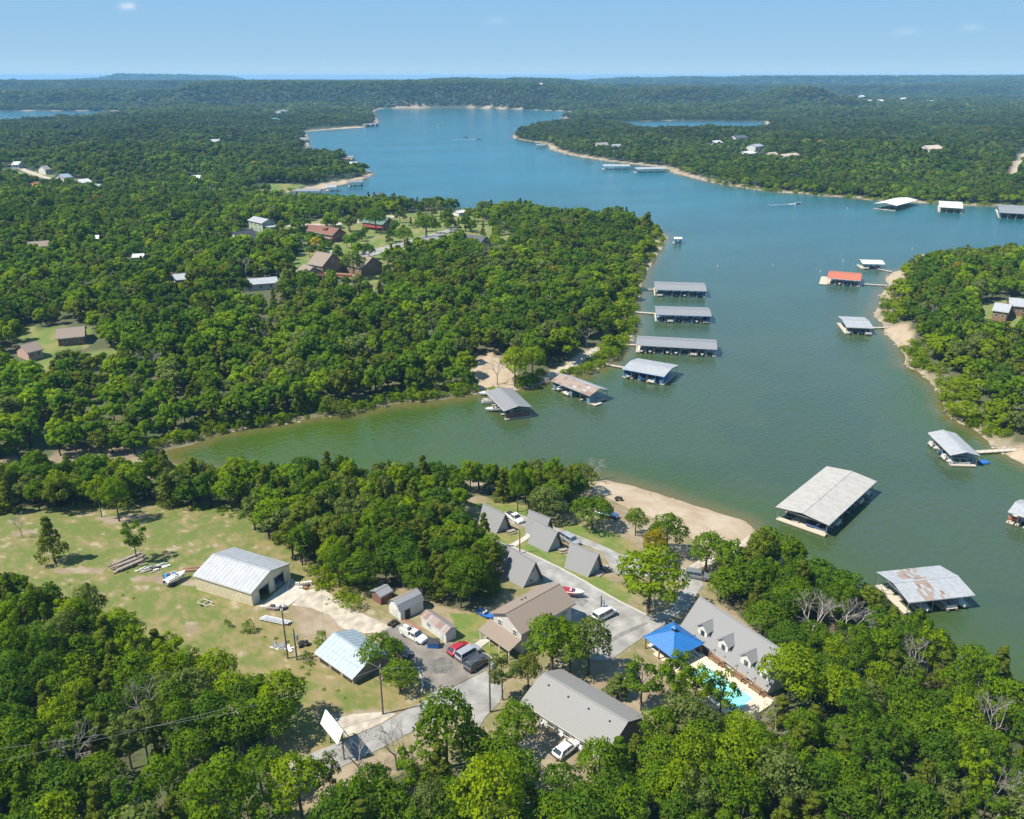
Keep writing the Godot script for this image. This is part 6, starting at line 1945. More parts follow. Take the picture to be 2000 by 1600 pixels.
func docks() -> void:
	var p := [Vector3(78.75, 0, -183.52), -2.305, 30.32, 13.14]
	# the ridge of the big dock runs away from the shore
	var o := dock("big pale-roofed boat dock lying nearest the beach", p[0], p[1], p[2], p[3], 3.4, 0.75, mat(0.36, 0.345, 0.325, 0.6, 0.0, 10.0), null, 6)
	landmarks.append([p[0], "big pale-roofed dock"])
	berth(o, p[2], p[3], 6, [[0, -1, "runabout", "first white boat"], [1, -1, "pontoon", "white pontoon boat"], [2, -1, "runabout", "blue-hulled boat"], [4, -1, "pontoon", "second pontoon boat"], [1, 1, "runabout", "left-hand boat"], [3, 1, "runabout", "middle left boat"], [5, -1, "runabout", "outermost boat"]], "under the big pale-roofed dock")
	gangway("short wooden ramp at the middle of the big dock's near end", Vector3(69.57, 0, -176.21), 0.627, 3.4, 2.2, 0.4)
	gangway("short wooden ramp at the right corner of the big dock's near end", Vector3(73.53, 0, -171.32), 0.530, 2.83, 2.6, 0.4)
	var q := [Vector3(84.91, 0, -144.4), 0.173, 14.8, 11.02]
	o = dock("boat dock with patches of rust across its grey roof", q[0], q[1], q[2], q[3], 3.3, 0.9, M.galv, null, 5, 20, [[0.26, 0.62, 1, 0.5], [0.22, 0.60, -1, 0.5]])
	landmarks.append([q[0], "rust-patched dock"])
	berth(o, q[2], q[3], 5, [[4, 1, "runabout", "white boat"], [3, 1, "pontoon", "pontoon boat"], [1, 1, "runabout", "small boat"]], "under the rust-patched dock roof")
	gangway("wooden gangway from the rust-patched dock to the wooded shore", Vector3(76.27, 0, -145.19), 0.125, 5.89, 1.6, 0.5)
	q = [Vector3(125.13, 0, -213.67), -1.633, 15.67, 7.83]
	o = dock("grey-roofed dock moored off the right shore with a blue float", q[0], q[1], q[2], q[3], 3.4, 1.0, M.galv, null, 5)
	berth(o, q[2], q[3], 5, [[0, 1, "pontoon", "pontoon boat"], [1, 1, "runabout", "red-trimmed boat"], [2, 1, "runabout", "third boat"], [3, 1, "pontoon", "fourth boat"], [4, 1, "runabout", "last boat"]], "in the grey-roofed dock off the right shore")
	landmarks.append([q[0], "dock with the blue float"])
	gangway("long pale gangway from the right-hand dock to the beach", Vector3(140.77, 0, -215.77), 0.134, 15.7, 1.8, 0.5)
	var fl := thing("swim_float", "bright blue swim float beside the right-hand dock", "float", Vector3(131.67, 0, -208.64), 0.3)
	part(fl, "pad", one_box(Vector3(2.6, 0.35, 2.0), Vector3(0, 0.2, 0)), M.blue)
	part(fl, "rim", one_box(Vector3(2.8, 0.16, 2.2), Vector3(0, 0.12, 0)), M.panel_blue)
	q = [Vector3(124.81, 0, -174.63), -0.825, 8.02, 5.75]
	o = dock("white-roofed dock cut by the right edge of the view", q[0], q[1], q[2], maxf(q[3], 9.0), 3.4, 1.0, M.galv, null, 4)
	var js := thing("jet_ski", "orange jet ski on the deck of the dock at the right edge", "jet ski", Vector3(121.3, 0, -175.45) + Vector3(0, 0.5, 0), -0.6)
	part(js, "hull", boat_hull(2.6, 1.1, 0.7), M.orange)
	part(js, "seat", one_box(Vector3(1.1, 0.3, 0.4), Vector3(-0.4, 0.85, 0)), M.dark)
	part(js, "handlebar", one_box(Vector3(0.1, 0.3, 0.8), Vector3(0.3, 0.95, 0)), M.dark)
	q = [Vector3(145.93, 0, -339.94), -0.151, 10.96, 17.04]
	o = dock("small grey-roofed dock tied to the rocky point on the right", q[0], q[1], q[2], q[3], 3.2, 0.8, M.galv, null, 4)
	berth(o, q[2], q[3], 4, [[0, 1, "runabout", "left boat"], [2, 1, "runabout", "middle boat"], [3, 1, "pontoon", "right boat"]], "in the small grey dock by the rocky point")
	gangway("gangway between the small grey dock and the rocky point", Vector3(157.8, 0, -341.57), 0.102, 7.6, 1.4, 0.4)
	q = [Vector3(174.15, 0, -427.65), -0.397, 16.12, 18.79]
	o = dock("dock with a terracotta orange roof", q[0], q[1], q[2], q[3], 3.4, 1.4, M.orange, null, 4)
	berth(o, q[2], q[3], 4, [[1, 1, "runabout", "left boat"], [2, 1, "runabout", "right boat"]], "under the orange dock roof")
	part(o, "side_deck", one_box(Vector3(4.0, 0.25, q[3]), Vector3(-q[2] * 0.5 - 1.6, 0.33, 1.5)), M.deck)
	gangway("gangway from the orange-roofed dock to the right shore", Vector3(187.4, 0, -420.28), -0.285, 12.07, 1.5, 0.4)
	q = [Vector3(202.3, 0, -463.37), -0.118, 12.07, 11.68]
	o = dock("small bright white-roofed dock beyond the orange one", q[0], q[1], q[2], maxf(q[3], 8.0), 3.2, 1.0, M.white, null, 3)
	berth(o, q[2], maxf(q[3], 8.0), 3, [[0, 1, "pontoon", "pontoon boat"], [2, 1, "runabout", "white boat"]], "at the small white-roofed dock")
	gangway("gangway from the white-roofed dock to the sandy point", Vector3(206.75, 0, -454.93), -0.980, 9.44, 1.4, 0.4)
	q = [Vector3(239.75, 0, -479.83), -0.189, 7.74, 8]
	o = dock("white dock half hidden behind trees of the right shore", q[0], q[1], q[2], 8.0, 3.0, 0.8, M.white, null, 3)
	# the row along the middle peninsula
	var row := [
		[[Vector3(83.31, 0, -403.89), -0.135, 25.01, 17.65], "long grey dock farthest away in the row off the peninsula", M.galv_old, M.teal, 6],
		[[Vector3(75.68, 0, -356.98), -0.113, 23.97, 14.97], "long grey dock second from the far end of the peninsula row", M.galv_old, M.panel_blue, 6],
		[[Vector3(64.4, 0, -310.49), -0.183, 30.72, 12.42], "longest grey dock in the middle of the peninsula row", M.galv_old, null, 9],
		[[Vector3(49.67, 0, -280.45), -0.541, 15.88, 14.41], "grey-roofed dock with bright blue sides", M.galv, M.panel_blue, 5],
	]
	for k in row.size():
		var r: Array = row[k][0]
		var d := dock(row[k][1], r[0], r[1], r[2], maxf(r[3], 8.5), 3.4, 1.0, row[k][2], row[k][3], row[k][4])
		landmarks.append([r[0], "docks of the peninsula row"])
		var slots := []
		for j in row[k][4]:
			if (j + k) % 3 != 1: slots.append([j, 1, "pontoon" if (j * 7 + k) % 4 == 0 else "runabout", ["first", "second", "third", "fourth", "fifth", "sixth", "seventh", "eighth", "ninth"][j] + "-slip boat"])
		berth(d, r[2], maxf(r[3], 8.5), row[k][4], slots, "in the " + row[k][1].replace("dock", "dock,").split(",")[0] + [" farthest away", " second from far", " in mid row", " with blue sides"][k])
	gangway("gangway to the farthest dock of the peninsula row", Vector3(68.06, 0, -410.32), -0.125, 8.7, 1.3, 0.4)
	gangway("gangway to the second dock of the peninsula row", Vector3(60.58, 0, -365.51), -0.287, 9.31, 1.6, 0.4)
	gangway("gangway to the longest dock of the peninsula row", Vector3(48.92, 0, -316.86), -0.177, 3.86, 1.3, 0.4)
	gangway("gangway to the dock with the blue sides", Vector3(38.03, 0, -291.03), -0.520, 8.23, 1.3, 0.4)
	var e := [Vector3(22.81, 0, -262.11), -0.881, 19.11, 8.99]
	o = dock("dock with a pinkish rusting roof at the peninsula landing", e[0], e[1], e[2], e[3], 3.3, 1.5, M.galv, M.teal, 4, 12, [[0.0, 1.0, 1, 0.97], [0.0, 0.3, -1, 0.4]])
	berth(o, e[2], e[3], 4, [[0, 1, "runabout", "left boat"], [1, 1, "pontoon", "right boat"]], "under the pinkish rusting dock roof")
	part(o, "side_deck", one_box(Vector3(2.0, 0.25, 3.4), Vector3(e[2] * 0.5 + 0.8, 0.33, 2.0)), M.deck)
	var f := [Vector3(-1.19, 0, -248.86), -1.209, 18.25, 9.44]
	o = dock("grey-roofed dock close to the creek mouth with brick-red end wall", f[0], f[1], f[2], f[3], 3.3, 1.0, M.galv_old, null, 4)
	for k in 3: boat("%s boat along the left side of the creek-mouth dock" % ["rear", "middle", "front"][k], Vector3(-8.32, 0, -261.46) + (Vector3(-5.61, 0, -247.14) - Vector3(-8.32, 0, -261.46)) * (k / 2.0) + Vector3(0, 0.15, 0), 3.2, "pontoon" if k == 1 else "runabout")
	part(o, "end_wall", one_box(Vector3(0.15, 1.6, f[3] - 1.5), Vector3(f[2] * 0.5 - 0.4, 1.4, 0)), M.brick)
	gangway("short ramp from the creek-mouth dock to the sandy landing", Vector3(-5.47, 0, -266.66), -1.324, 4.66, 1.6, 0.5)
	# small hut on floats
	var hp := [Vector3(106.98, 0, -537.09), -0.000, 5.27, 6]
	dock("tiny hut-roofed dock off the tip of the peninsula", hp[0], hp[1], hp[2], 6.0, 3.2, 0.7, M.white, M.teal, 1)
	# docks along the far shores
	for k in [[[Vector3(120.93, 0, -997.8), -0.000, 31.34, 14], "white-roofed dock on the far right shore, left of the pair", M.galv], [[Vector3(155.25, 0, -965.9), 0.158, 35.13, 13], "white-roofed dock on the far right shore, right of the pair", M.galv],
			[[Vector3(317.27, 0, -697.6), 0.802, 47.04, 18.56], "large bright white-roofed dock on the far right shore", M.white], [[Vector3(354.5, 0, -681.9), -0.440, 17.12, 39.43], "second bright white-roofed dock on the far right shore", M.white], [[Vector3(391.67, 0, -655.9), -0.451, 23, 48.55], "blue-grey dock on the far right shore at the view's edge", M.galv_old],
			[[Vector3(43.63, 0, -1312.8), -0.000, 14.67, 14], "small dark dock near the tip of the far right shore", M.galv_old],
			[[Vector3(-184.56, 0, -771.6), -0.000, 22.64, 12], "grey dock in the left cove beside the long beach", M.galv_old], [[Vector3(-229.13, 0, -714.1), 0.263, 11.89, 14], "white-roofed dock at the inner end of the left cove", M.white], [[Vector3(-169.84, 0, -800.4), -0.000, 11.02, 10], "small pale dock in the middle of the left cove", M.galv], [[Vector3(-154.15, 0, -838.5), 0.319, 13.47, 10], "dark dock at the mouth of the left cove", M.galv_old],
			[[Vector3(-217.77, 0, -1109.6), -0.000, 29.47, 16], "long dark dock in the next bay up the left shore", M.galv_old], [[Vector3(-194.54, 0, -1025.7), 0.275, 22.79, 16], "white dock behind the low point on the left shore", M.white], [[Vector3(-312.04, 0, -1903.2), 1.057, 47.84, 18], "dark dock at the far tip of the left shore", M.galv_old]]:
		var r: Array = k[0]
		dock(k[1], r[0], r[1], r[2], r[3], 4.2, 1.4, k[2], M.teal if k[2] == M.galv_old else null, int(clampf(r[2] / 5.0, 2.0, 6.0)))

func houses() -> void:
	var H1 := [Vector3(-160.07, 8.68, -535.16), -0.774, 17.11, 9]
	var o := house("house", "tall pale green house with grey metal roof on the peninsula", H1[0], H1[1], H1[2], H1[3], 6.0, 1.8, mat(0.30, 0.36, 0.27), M.galv, "house", "houses on the peninsula", 1.0)
	row_of_windows(o, "front", 3, 4.4, 1.1, 1.3, H1[2], H1[3])
	row_of_windows(o, "front", 3, 1.6, 1.1, 1.3, H1[2], H1[3])
	row_of_windows(o, "right", 2, 4.4, 1.1, 1.3, H1[2], H1[3])
	part(o, "annex", one_box(Vector3(7.0, 4.4, 6.0), Vector3(H1[2] * 0.5 + 3.5, 1.6, 0)), mat(0.20, 0.30, 0.24))
	part(o, "annex_roof", one_box(Vector3(7.6, 0.25, 6.8), Vector3(H1[2] * 0.5 + 3.6, 3.9, 0)), M.galv)
	var H2 := [Vector3(-157.74, 8.89, -488.04), 0.977, 13.77, 10]
	o = house("house", "dark steep-roofed house with white glazed gable on the peninsula", H2[0], H2[1], H2[2], H2[3], 2.4, 5.2, M.white, M.shingle_dark, "house", "houses on the peninsula")
	row_of_windows(o, "left", 3, 1.5, 1.6, 1.8, H2[2], H2[3])
	window(o, "left", 0.0, 4.4, 2.0, 1.6, H2[2], H2[3], M.white)
	var H3 := [Vector3(-124.6, 7.71, -525.68), -0.398, 9.59, 10]
	o = house("house", "left one of two adjoining red-brown roofed houses", H3[0], H3[1], H3[2], H3[3], 3.2, 2.4, M.wood_red, M.roof_red, "house", "houses on the peninsula")
	row_of_windows(o, "front", 3, 1.6, 1.3, 1.2, H3[2], H3[3])
	var H4 := [Vector3(-110.69, 7.81, -506.64), -0.669, 17.02, 10]
	o = house("house", "right one of two adjoining red-brown roofed houses, with a deck", H4[0], H4[1], H4[2], H4[3], 4.6, 3.0, M.wood_red, M.roof_red, "house", "houses on the peninsula")
	row_of_windows(o, "front", 4, 3.4, 1.3, 1.3, H4[2], H4[3])
	row_of_windows(o, "right", 3, 3.6, 1.3, 1.6, H4[2], H4[3])
	part(o, "balcony", one_box(Vector3(H4[2], 0.25, 2.4), Vector3(0, 2.2, H4[3] * 0.5 + 1.2)), M.wood)
	part(o, "railing", one_box(Vector3(H4[2], 0.9, 0.1), Vector3(0, 2.8, H4[3] * 0.5 + 2.35)), M.wood_grey)
	part(o, "dormer", one_box(Vector3(3.0, 1.6, 3.0), Vector3(-1.0, 6.6, 2.0)), M.roof_red)
	var H5 := [Vector3(-88.29, 6.77, -553.29), -0.598, 18.19, 11]
	o = house("house", "dark red timber house with green metal roof and red deck", H5[0], H5[1], H5[2], H5[3], 4.4, 3.2, M.wood_red, M.roof_green, "house", "houses on the peninsula", 1.2)
	row_of_windows(o, "front", 4, 3.2, 1.3, 1.3, H5[2], H5[3])
	row_of_windows(o, "right", 2, 3.2, 1.3, 1.6, H5[2], H5[3])
	part(o, "balcony", one_box(Vector3(H5[2] * 0.8, 0.25, 2.6), Vector3(0, 1.8, H5[3] * 0.5 + 1.3)), M.wood_red)
	part(o, "railing", one_box(Vector3(H5[2] * 0.8, 0.9, 0.1), Vector3(0, 2.4, H5[3] * 0.5 + 2.55)), mat(0.42, 0.04, 0.03))
	part(o, "dormer", one_box(Vector3(4.0, 1.5, 3.0), Vector3(-0.5, 6.5, 2.2)), M.roof_green)
	# timber lodge with wings
	var L1 := [Vector3(-93.22, 8.63, -410.36), -0.620, 10.32, 13]
	o = house("house", "big timber lodge with grey-brown gables above a stone patio", L1[0], L1[1], L1[2], L1[3], 5.6, 4.6, M.wood, M.shingle_brown, "house", "houses on the peninsula")
	landmarks.append([L1[0], "timber lodge"])
	row_of_windows(o, "right", 3, 2.6, 2.0, 2.2, L1[2], L1[3])
	window(o, "right", 0.0, 6.6, 2.6, 2.4, L1[2], L1[3], M.wood_grey)
	row_of_windows(o, "front", 3, 3.6, 1.2, 1.4, L1[2], L1[3])
	part(o, "chimney", one_box(Vector3(1.3, 5.0, 1.3), Vector3(L1[2] * 0.25, 8.6, -2.5)), M.concrete)
	var L2 := [Vector3(-98.42, 8.78, -397.12), -0.859, 8.86, 10]
	o = house("garage", "grey-roofed garage wing left of the timber lodge", L2[0], L2[1], L2[2], L2[3], 3.4, 3.0, M.wood_grey, M.shingle_brown, "garage", "houses on the peninsula")
	window(o, "right", 0.0, 1.8, 1.4, 1.2, L2[2], L2[3], M.trim)
	var L3 := [Vector3(-75.57, 8.2, -414.15), -0.680, 15.35, 13]
	o = house("house", "timber house with red-brown front gable right of the lodge", L3[0], L3[1], L3[2], L3[3], 4.6, 4.0, M.wood, M.shingle_brown, "house", "houses on the peninsula")
	row_of_windows(o, "front", 4, 2.8, 1.4, 1.6, L3[2], L3[3])
	row_of_windows(o, "left", 3, 2.8, 1.4, 1.8, L3[2], L3[3])
	var D1 := [Vector3(-84.32, 8.47, -394.75), -0.239, 18.57, 7]
	var dk := thing("timber_deck", "long raised timber deck joining lodge and neighbour house", "deck", D1[0], D1[1])
	part(dk, "floor", one_box(Vector3(D1[2], 0.3, 7.0), Vector3(0, 2.8, 0)), M.wood)
	for k in 8: part(dk, "post", one_box(Vector3(0.3, 3.6, 0.3), Vector3(lerpf(-D1[2] * 0.48, D1[2] * 0.48, k / 7.0), 1.0, 3.2)), M.wood_grey)
	part(dk, "railing", one_box(Vector3(D1[2], 1.0, 0.12), Vector3(0, 3.45, 3.4)), M.wood_red)
	var P1 := [Vector3(-85.28, 8.49, -395.38), 0.280, 11.6, 10]
	var pt := thing("patio", "stone patio with low wall and furniture below the lodge deck", "patio", P1[0], P1[1])
	part(pt, "paving", one_box(Vector3(P1[2], 1.6, 10.0), Vector3(0, -0.2, 0)), mat(0.5, 0.42, 0.34))
	part(pt, "low_wall", one_box(Vector3(P1[2] + 0.4, 1.2, 0.4), Vector3(0, 0.6, 5.0)), M.trim)
	rng.seed = 8
	for k in 10: part(pt, "garden_chair", one_box(Vector3(1.2, 0.8, 0.9), Vector3(rng.randf_range(-5.5, 5.5), 1.0, rng.randf_range(-3.5, 3.8))), [M.trim, M.orange, M.wood, M.white][k % 4])
	# single houses among the trees
	var list := [
		[[Vector3(-117.21, 8.76, -378.55), 0.350, 14.77, 9], "long grey metal roof showing above trees left of the lodge", M.siding, M.galv, 3.0, 1.6],
		[[Vector3(-21.55, 6.86, -493.83), -0.506, 13.45, 12], "low house with dark hipped roof beside the green lawn", M.wood_grey, M.shingle_dark, 3.0, 2.6],
		[[Vector3(-48.68, 7.44, -488.35), 0.672, 10.36, 10], "small house with grey roof left of the dark-roofed one", M.siding, M.shingle_grey, 3.0, 2.2],
		[[Vector3(-37.52, 3.14, -631.3), 0.689, 11.88, 8], "white mobile home at the back of the peninsula", M.white, M.white, 3.0, 0.8],
		[[Vector3(-165.82, 7.43, -299.59), 0.382, 8.71, 11], "brown-roofed house beside the lawn at the far left", M.wood, M.shingle_brown, 3.0, 2.2],
		[[Vector3(-171.9, 7.1, -281.04), 0.962, 5.01, 8], "pinkish cabin in the shade left of the brown-roofed house", mat(0.45, 0.3, 0.24), M.shingle_brown, 3.2, 2.0],
		[[Vector3(-156.49, 9.28, -384.24), 0.460, 4.73, 8], "light grey roof peeping through trees left of the long metal roof", M.siding, M.galv, 3.0, 1.8],
		[[Vector3(-259.42, 11.46, -454.23), 0.475, 9.59, 9], "brown roofed house among trees near the left edge", M.siding, M.shingle_brown, 3.0, 2.0],
		[[Vector3(-239.33, 11.63, -475.46), 0.306, 5.31, 7], "small white roof in the forest right of the brown house", M.white, M.white, 3.0, 1.2],
		[[Vector3(-195.38, 10.06, -431.46), 0.269, 4.95, 7], "small white trailer roof in the middle of the left forest", M.white, M.white, 3.0, 1.0],
		[[Vector3(208.24, 4.37, -341.56), -0.657, 5.35, 10], "brown house with pale metal roof on the right shore", M.wood, M.galv, 4.4, 2.0],
		[[Vector3(218.52, 4.91, -348.35), -0.378, 6.9, 10], "second pale metal roof behind the brown house on the right shore", M.wood, M.galv, 4.4, 2.0],
		[[Vector3(-300.09, 6.12, -812.5), -0.000, 7.74, 12], "white-roofed house alone in the left forest", M.white, M.white, 4.0, 3.0],
		[[Vector3(-367.7, 6.26, -745.6), 0.699, 16.73, 13], "long pale-roofed building left of the forest middle", M.siding, M.galv, 4.0, 2.0],
		[[Vector3(-392.78, 6.78, -780.2), 0.996, 9.4, 12], "pale house just above the long pale building", M.white, M.trim, 4.0, 2.5],
		[[Vector3(-421.87, 8.67, -803.1), 1.141, 9.38, 12], "blue-grey house left of the pale one", M.siding, M.galv_blue, 4.0, 2.6],
		[[Vector3(-471.44, 8.81, -863.9), 1.011, 5.82, 12], "tall white house beside the left lane", M.white, M.shingle_grey, 5.0, 3.0],
		[[Vector3(-417.29, 7.65, -746), 0.611, 6.35, 10], "small red-roofed house at the far left", M.siding, mat(0.35, 0.1, 0.1), 4.0, 2.0],
		[[Vector3(-517.51, 11.19, -899.5), -0.000, 6.39, 12], "white house at the left end of the lane", M.white, M.trim, 4.0, 2.5],
		[[Vector3(-253.14, 7.85, -622.2), 0.586, 9.34, 10], "low grey roof behind the yellowish trees", M.siding, M.galv, 3.5, 1.5],
		[[Vector3(-547.49, 3.22, -1690), -0.000, 16.79, 16], "grey house below the left hill", M.siding, M.shingle_grey, 5.0, 3.0],
		[[Vector3(-601.3, 9.24, -2294.1), 1.349, 34.31, 22], "pale mansion high on the left shore", M.white, M.shingle_grey, 7.0, 4.0],
		[[Vector3(-526.49, 7.09, -1933.4), 1.353, 23.85, 16], "teal-roofed house high on the left shore", M.white, mat(0.2, 0.45, 0.45), 5.0, 3.0],
		[[Vector3(-440.25, 6.19, -1286.4), -0.000, 13.59, 14], "grey-roofed house in the left mid forest", M.siding, M.galv, 5.0, 3.0],
		[[Vector3(-375.38, 0.97, -1272.4), -0.000, 6.74, 14], "small white house in the left mid forest", M.white, M.white, 4.0, 2.5],
		[[Vector3(-341.35, 0.58, -1416.6), 0.925, 14.83, 14], "pale house at the inner bay of the left shore", M.siding, M.shingle_light, 4.5, 3.0],
		[[Vector3(129.28, 2.46, -1259), 0.507, 19.77, 14], "cream house on the far right land, left of the white one", M.cream, M.shingle_light, 5.5, 3.5],
		[[Vector3(148.47, 2.72, -1236.5), 0.629, 15.8, 13], "white house on the far right land", M.white, M.galv, 5.0, 3.0],
		[[Vector3(295.19, 6.88, -1255.8), 0.669, 16.15, 13], "pale blue house below the tall dark one", M.galv_blue, M.white, 5.0, 2.5],
		[[Vector3(338.59, 7.52, -1297.7), 0.511, 23.45, 14], "tall dark-roofed mansion on the far right land", M.trim, M.shingle_dark, 8.0, 3.5],
		[[Vector3(330.7, 7.32, -1032), 0.691, 32.14, 15], "tan-roofed house on the far right slope", M.siding, mat(0.42, 0.34, 0.28), 4.5, 3.0],
		[[Vector3(296.31, 6.75, -1086.9), 0.751, 22.28, 13], "white-roofed house left of the tan-roofed one", M.white, M.white, 4.0, 2.5],
		[[Vector3(320.92, 11.11, -1142), 0.839, 23.33, 13], "grey-white roof just above the white-roofed house", M.white, M.galv, 4.0, 2.5],
		[[Vector3(319.14, 7.37, -1060.9), 0.596, 13.25, 12], "small tan roof between two far houses", M.siding, mat(0.4, 0.33, 0.28), 4.0, 2.5],
		[[Vector3(502.78, 15.67, -1039.3), 0.551, 28.42, 18], "wide tan-roofed house alone on the right land", M.siding, mat(0.44, 0.37, 0.31), 4.5, 3.5],
		[[Vector3(104.12, 65.84, -3245.2), -0.000, 13.13, 20], "white house on the wooded far shore, left of two", M.white, M.white, 8.0, 4.0],
		[[Vector3(325.92, 9.06, -2874.5), -0.000, 8.29, 20], "white house on the wooded far shore, right of two", M.white, M.white, 8.0, 4.0],
		[[Vector3(1385.9, 19.49, -3504.6), -0.000, 16.21, 24], "leftmost pale building of the distant town", M.white, M.white, 8.0, 4.0],
		[[Vector3(1208.8, 15.44, -2993.7), -0.000, 19.04, 24], "second pale building of the distant town", M.white, M.trim, 8.0, 4.0],
		[[Vector3(1255, 13.82, -3010.3), -0.000, 17.41, 24], "largest pale building of the distant town", M.white, M.white, 10.0, 4.0],
		[[Vector3(1421, 17.58, -3204.9), -0.000, 18.53, 24], "fourth pale building of the distant town", M.white, M.trim, 8.0, 4.0],
		[[Vector3(1440.7, 13.77, -3032.3), -0.000, 24.57, 24], "rightmost long pale building of the distant town", M.white, M.white, 8.0, 3.0],
		[[Vector3(-1834.4, 38.84, -3225.1), -0.000, 22.24, 40], "pale buildings far off at the left edge of the hills", M.white, M.white, 10.0, 4.0],
	]
	for k in list:
		var r: Array = k[0]
		var h := house("house", k[1], r[0], r[1], r[2], r[3], k[4], k[5], k[2], k[3], "house", "scattered houses among the trees")
		if r[0].length() < 1100.0:
			row_of_windows(h, "front", int(clampf(r[2] / 4.0, 2.0, 5.0)), k[4] * 0.55, 1.3, 1.2, r[2], r[3])
			row_of_windows(h, "right", 2, k[4] * 0.55, 1.2, 1.2, r[2], r[3])
	o = get_node("house")
	# stone heap on the far left lawn
	var heap := thing("stone_heap", "pale heap of stones on the far left lawn", "stone heap", spot(Vector3(-139.96, 6.01, -279.42)))
	for k in 14: part(heap, "stone", one_box(Vector3(rng.randf_range(0.8, 1.8), rng.randf_range(0.5, 1.0), rng.randf_range(0.8, 1.5)), Vector3(rng.randf_range(-3, 3), 0.3, rng.randf_range(-1, 1))), M.concrete)

func pole(label: String, at: Vector3, h: float, yaw: float, arm := 1.1, can := false) -> Vector3:
	var o := thing("utility_pole", label, "utility pole", spot(at), yaw, "utility poles of the resort")
	var m := MB.new()
	m.tube(Vector3(0, -0.6, 0), Vector3(0, h, 0), 0.17, 0.11, 8)
	part(o, "post", m.mesh(), M.pole)
	if arm > 0.0:
		part(o, "crossarm", one_box(Vector3(0.1, 0.12, arm * 2.0), Vector3(0.1, h - 0.5, 0)), M.pole)
		for s in [-1, 0, 1]:
			var i := MB.new()
			i.tube(Vector3(0.1, h - 0.45, s * arm * 0.9), Vector3(0.1, h - 0.2, s * arm * 0.9), 0.07, 0.04, 6)
			part(o, "insulator", i.mesh(), M.trim)
	if can:
		var c := MB.new()
		c.tube(Vector3(0.4, h - 2.4, 0), Vector3(0.4, h - 1.3, 0), 0.28, 0.28, 10)
		part(o, "transformer", c.mesh(), M.galv)
	return o.position + Vector3(0, h - 0.25, 0)

func wire(label: String, a: Vector3, b: Vector3, sag: float) -> void:
	var m := MB.new()
	var last := a
	for k in range(1, 15):
		var f := k / 14.0
		var q := a.lerp(b, f) - Vector3(0, 4.0 * sag * f * (1.0 - f), 0)
		m.tube(last, q, 0.02, 0.02, 4, false)
		last = q
	solid("power_line", label, "power line", m.mesh(), M.wire, "power lines between the poles")

func poles() -> void:
	var t := [Vector3(-38.78, 6.61, -116.55), 9.95, 0.87]
	var a := pole("bare wooden pole, taller of the pair beside the pole barn", t[0], t[1], 0.3, 0.0)
	t = [Vector3(-37.08, 6.63, -116.12), 6.61, 0.87]
	var a2 := pole("shorter wooden pole with a grey transformer beside the pole barn", t[0], t[1], 0.3, 0.0, true)
	t = [Vector3(-20.27, 7.02, -102.61), 9.32, 0.79]
	var b := pole("wooden pole with crossarm on the dry grass before the car park", t[0], t[1], 0.2, 0.9)
	t = [Vector3(-3.48, 6.65, -103.48), 10.82, 0.8]
	var c := pole("dark pole with a lamp bracket at the corner by the motel", t[0], t[1], 0.2, 0.0, true)
	t = [Vector3(-44.71, 4.8, -150.13), 7.2, 1.07]
	var d := pole("wooden pole with transformer at the woods behind the workshop", t[0], t[1], 0.2, 0.0, true)
	t = [Vector3(1.66, 4.2, -154.34), 6.09, 1.1]
	var e := pole("thin dark pole on the lawn between the cabin rows", t[0], t[1], 0.2, 0.0)
	t = [Vector3(16.81, 5.08, -130.96), 4.61, 0.97]
	var f := pole("dark pole with transformer beside the white van", t[0], t[1], 0.2, 0.0, true)
	t = [Vector3(7.68, 2.82, -169.79), 3.67, 1.19]
	pole("short wooden pole at the trees behind the cabins", t[0], t[1], 0.2, 0.6)
	t = [Vector3(-39.86, 7.34, -93.65), 9.01, 0.74]
	var g := pole("tall pole with two crossarms rising from the lower left woods", t[0], t[1], 0.9, 1.2)
	wire("power line from the lower left woods pole off to the left, upper", g + Vector3(0.3, 0, 0.6), Vector3(-77.75, 16.58, -84.13), 0.5)
	wire("power line from the lower left woods pole off to the left, lower", g + Vector3(-0.3, 0, -0.6), Vector3(-75.7, 16.64, -81.05), 0.5)
	wire("power line from the lower left woods pole to the dry grass pole", g, b, 0.7)
	wire("power line from the dry grass pole to the car park corner pole", b, c, 0.6)
	wire("power line from the dry grass pole to the pair by the barn", b, a, 0.5)
	wire("power line between the pair of poles by the barn", a, a2, 0.2)
	wire("power line from the barn pair to the pole behind the workshop", a, d, 0.8)
	wire("power line from the car park corner to the white van pole", c, f, 0.9)
	wire("power line from the white van pole to the cabin lawn pole", f, e, 0.7)

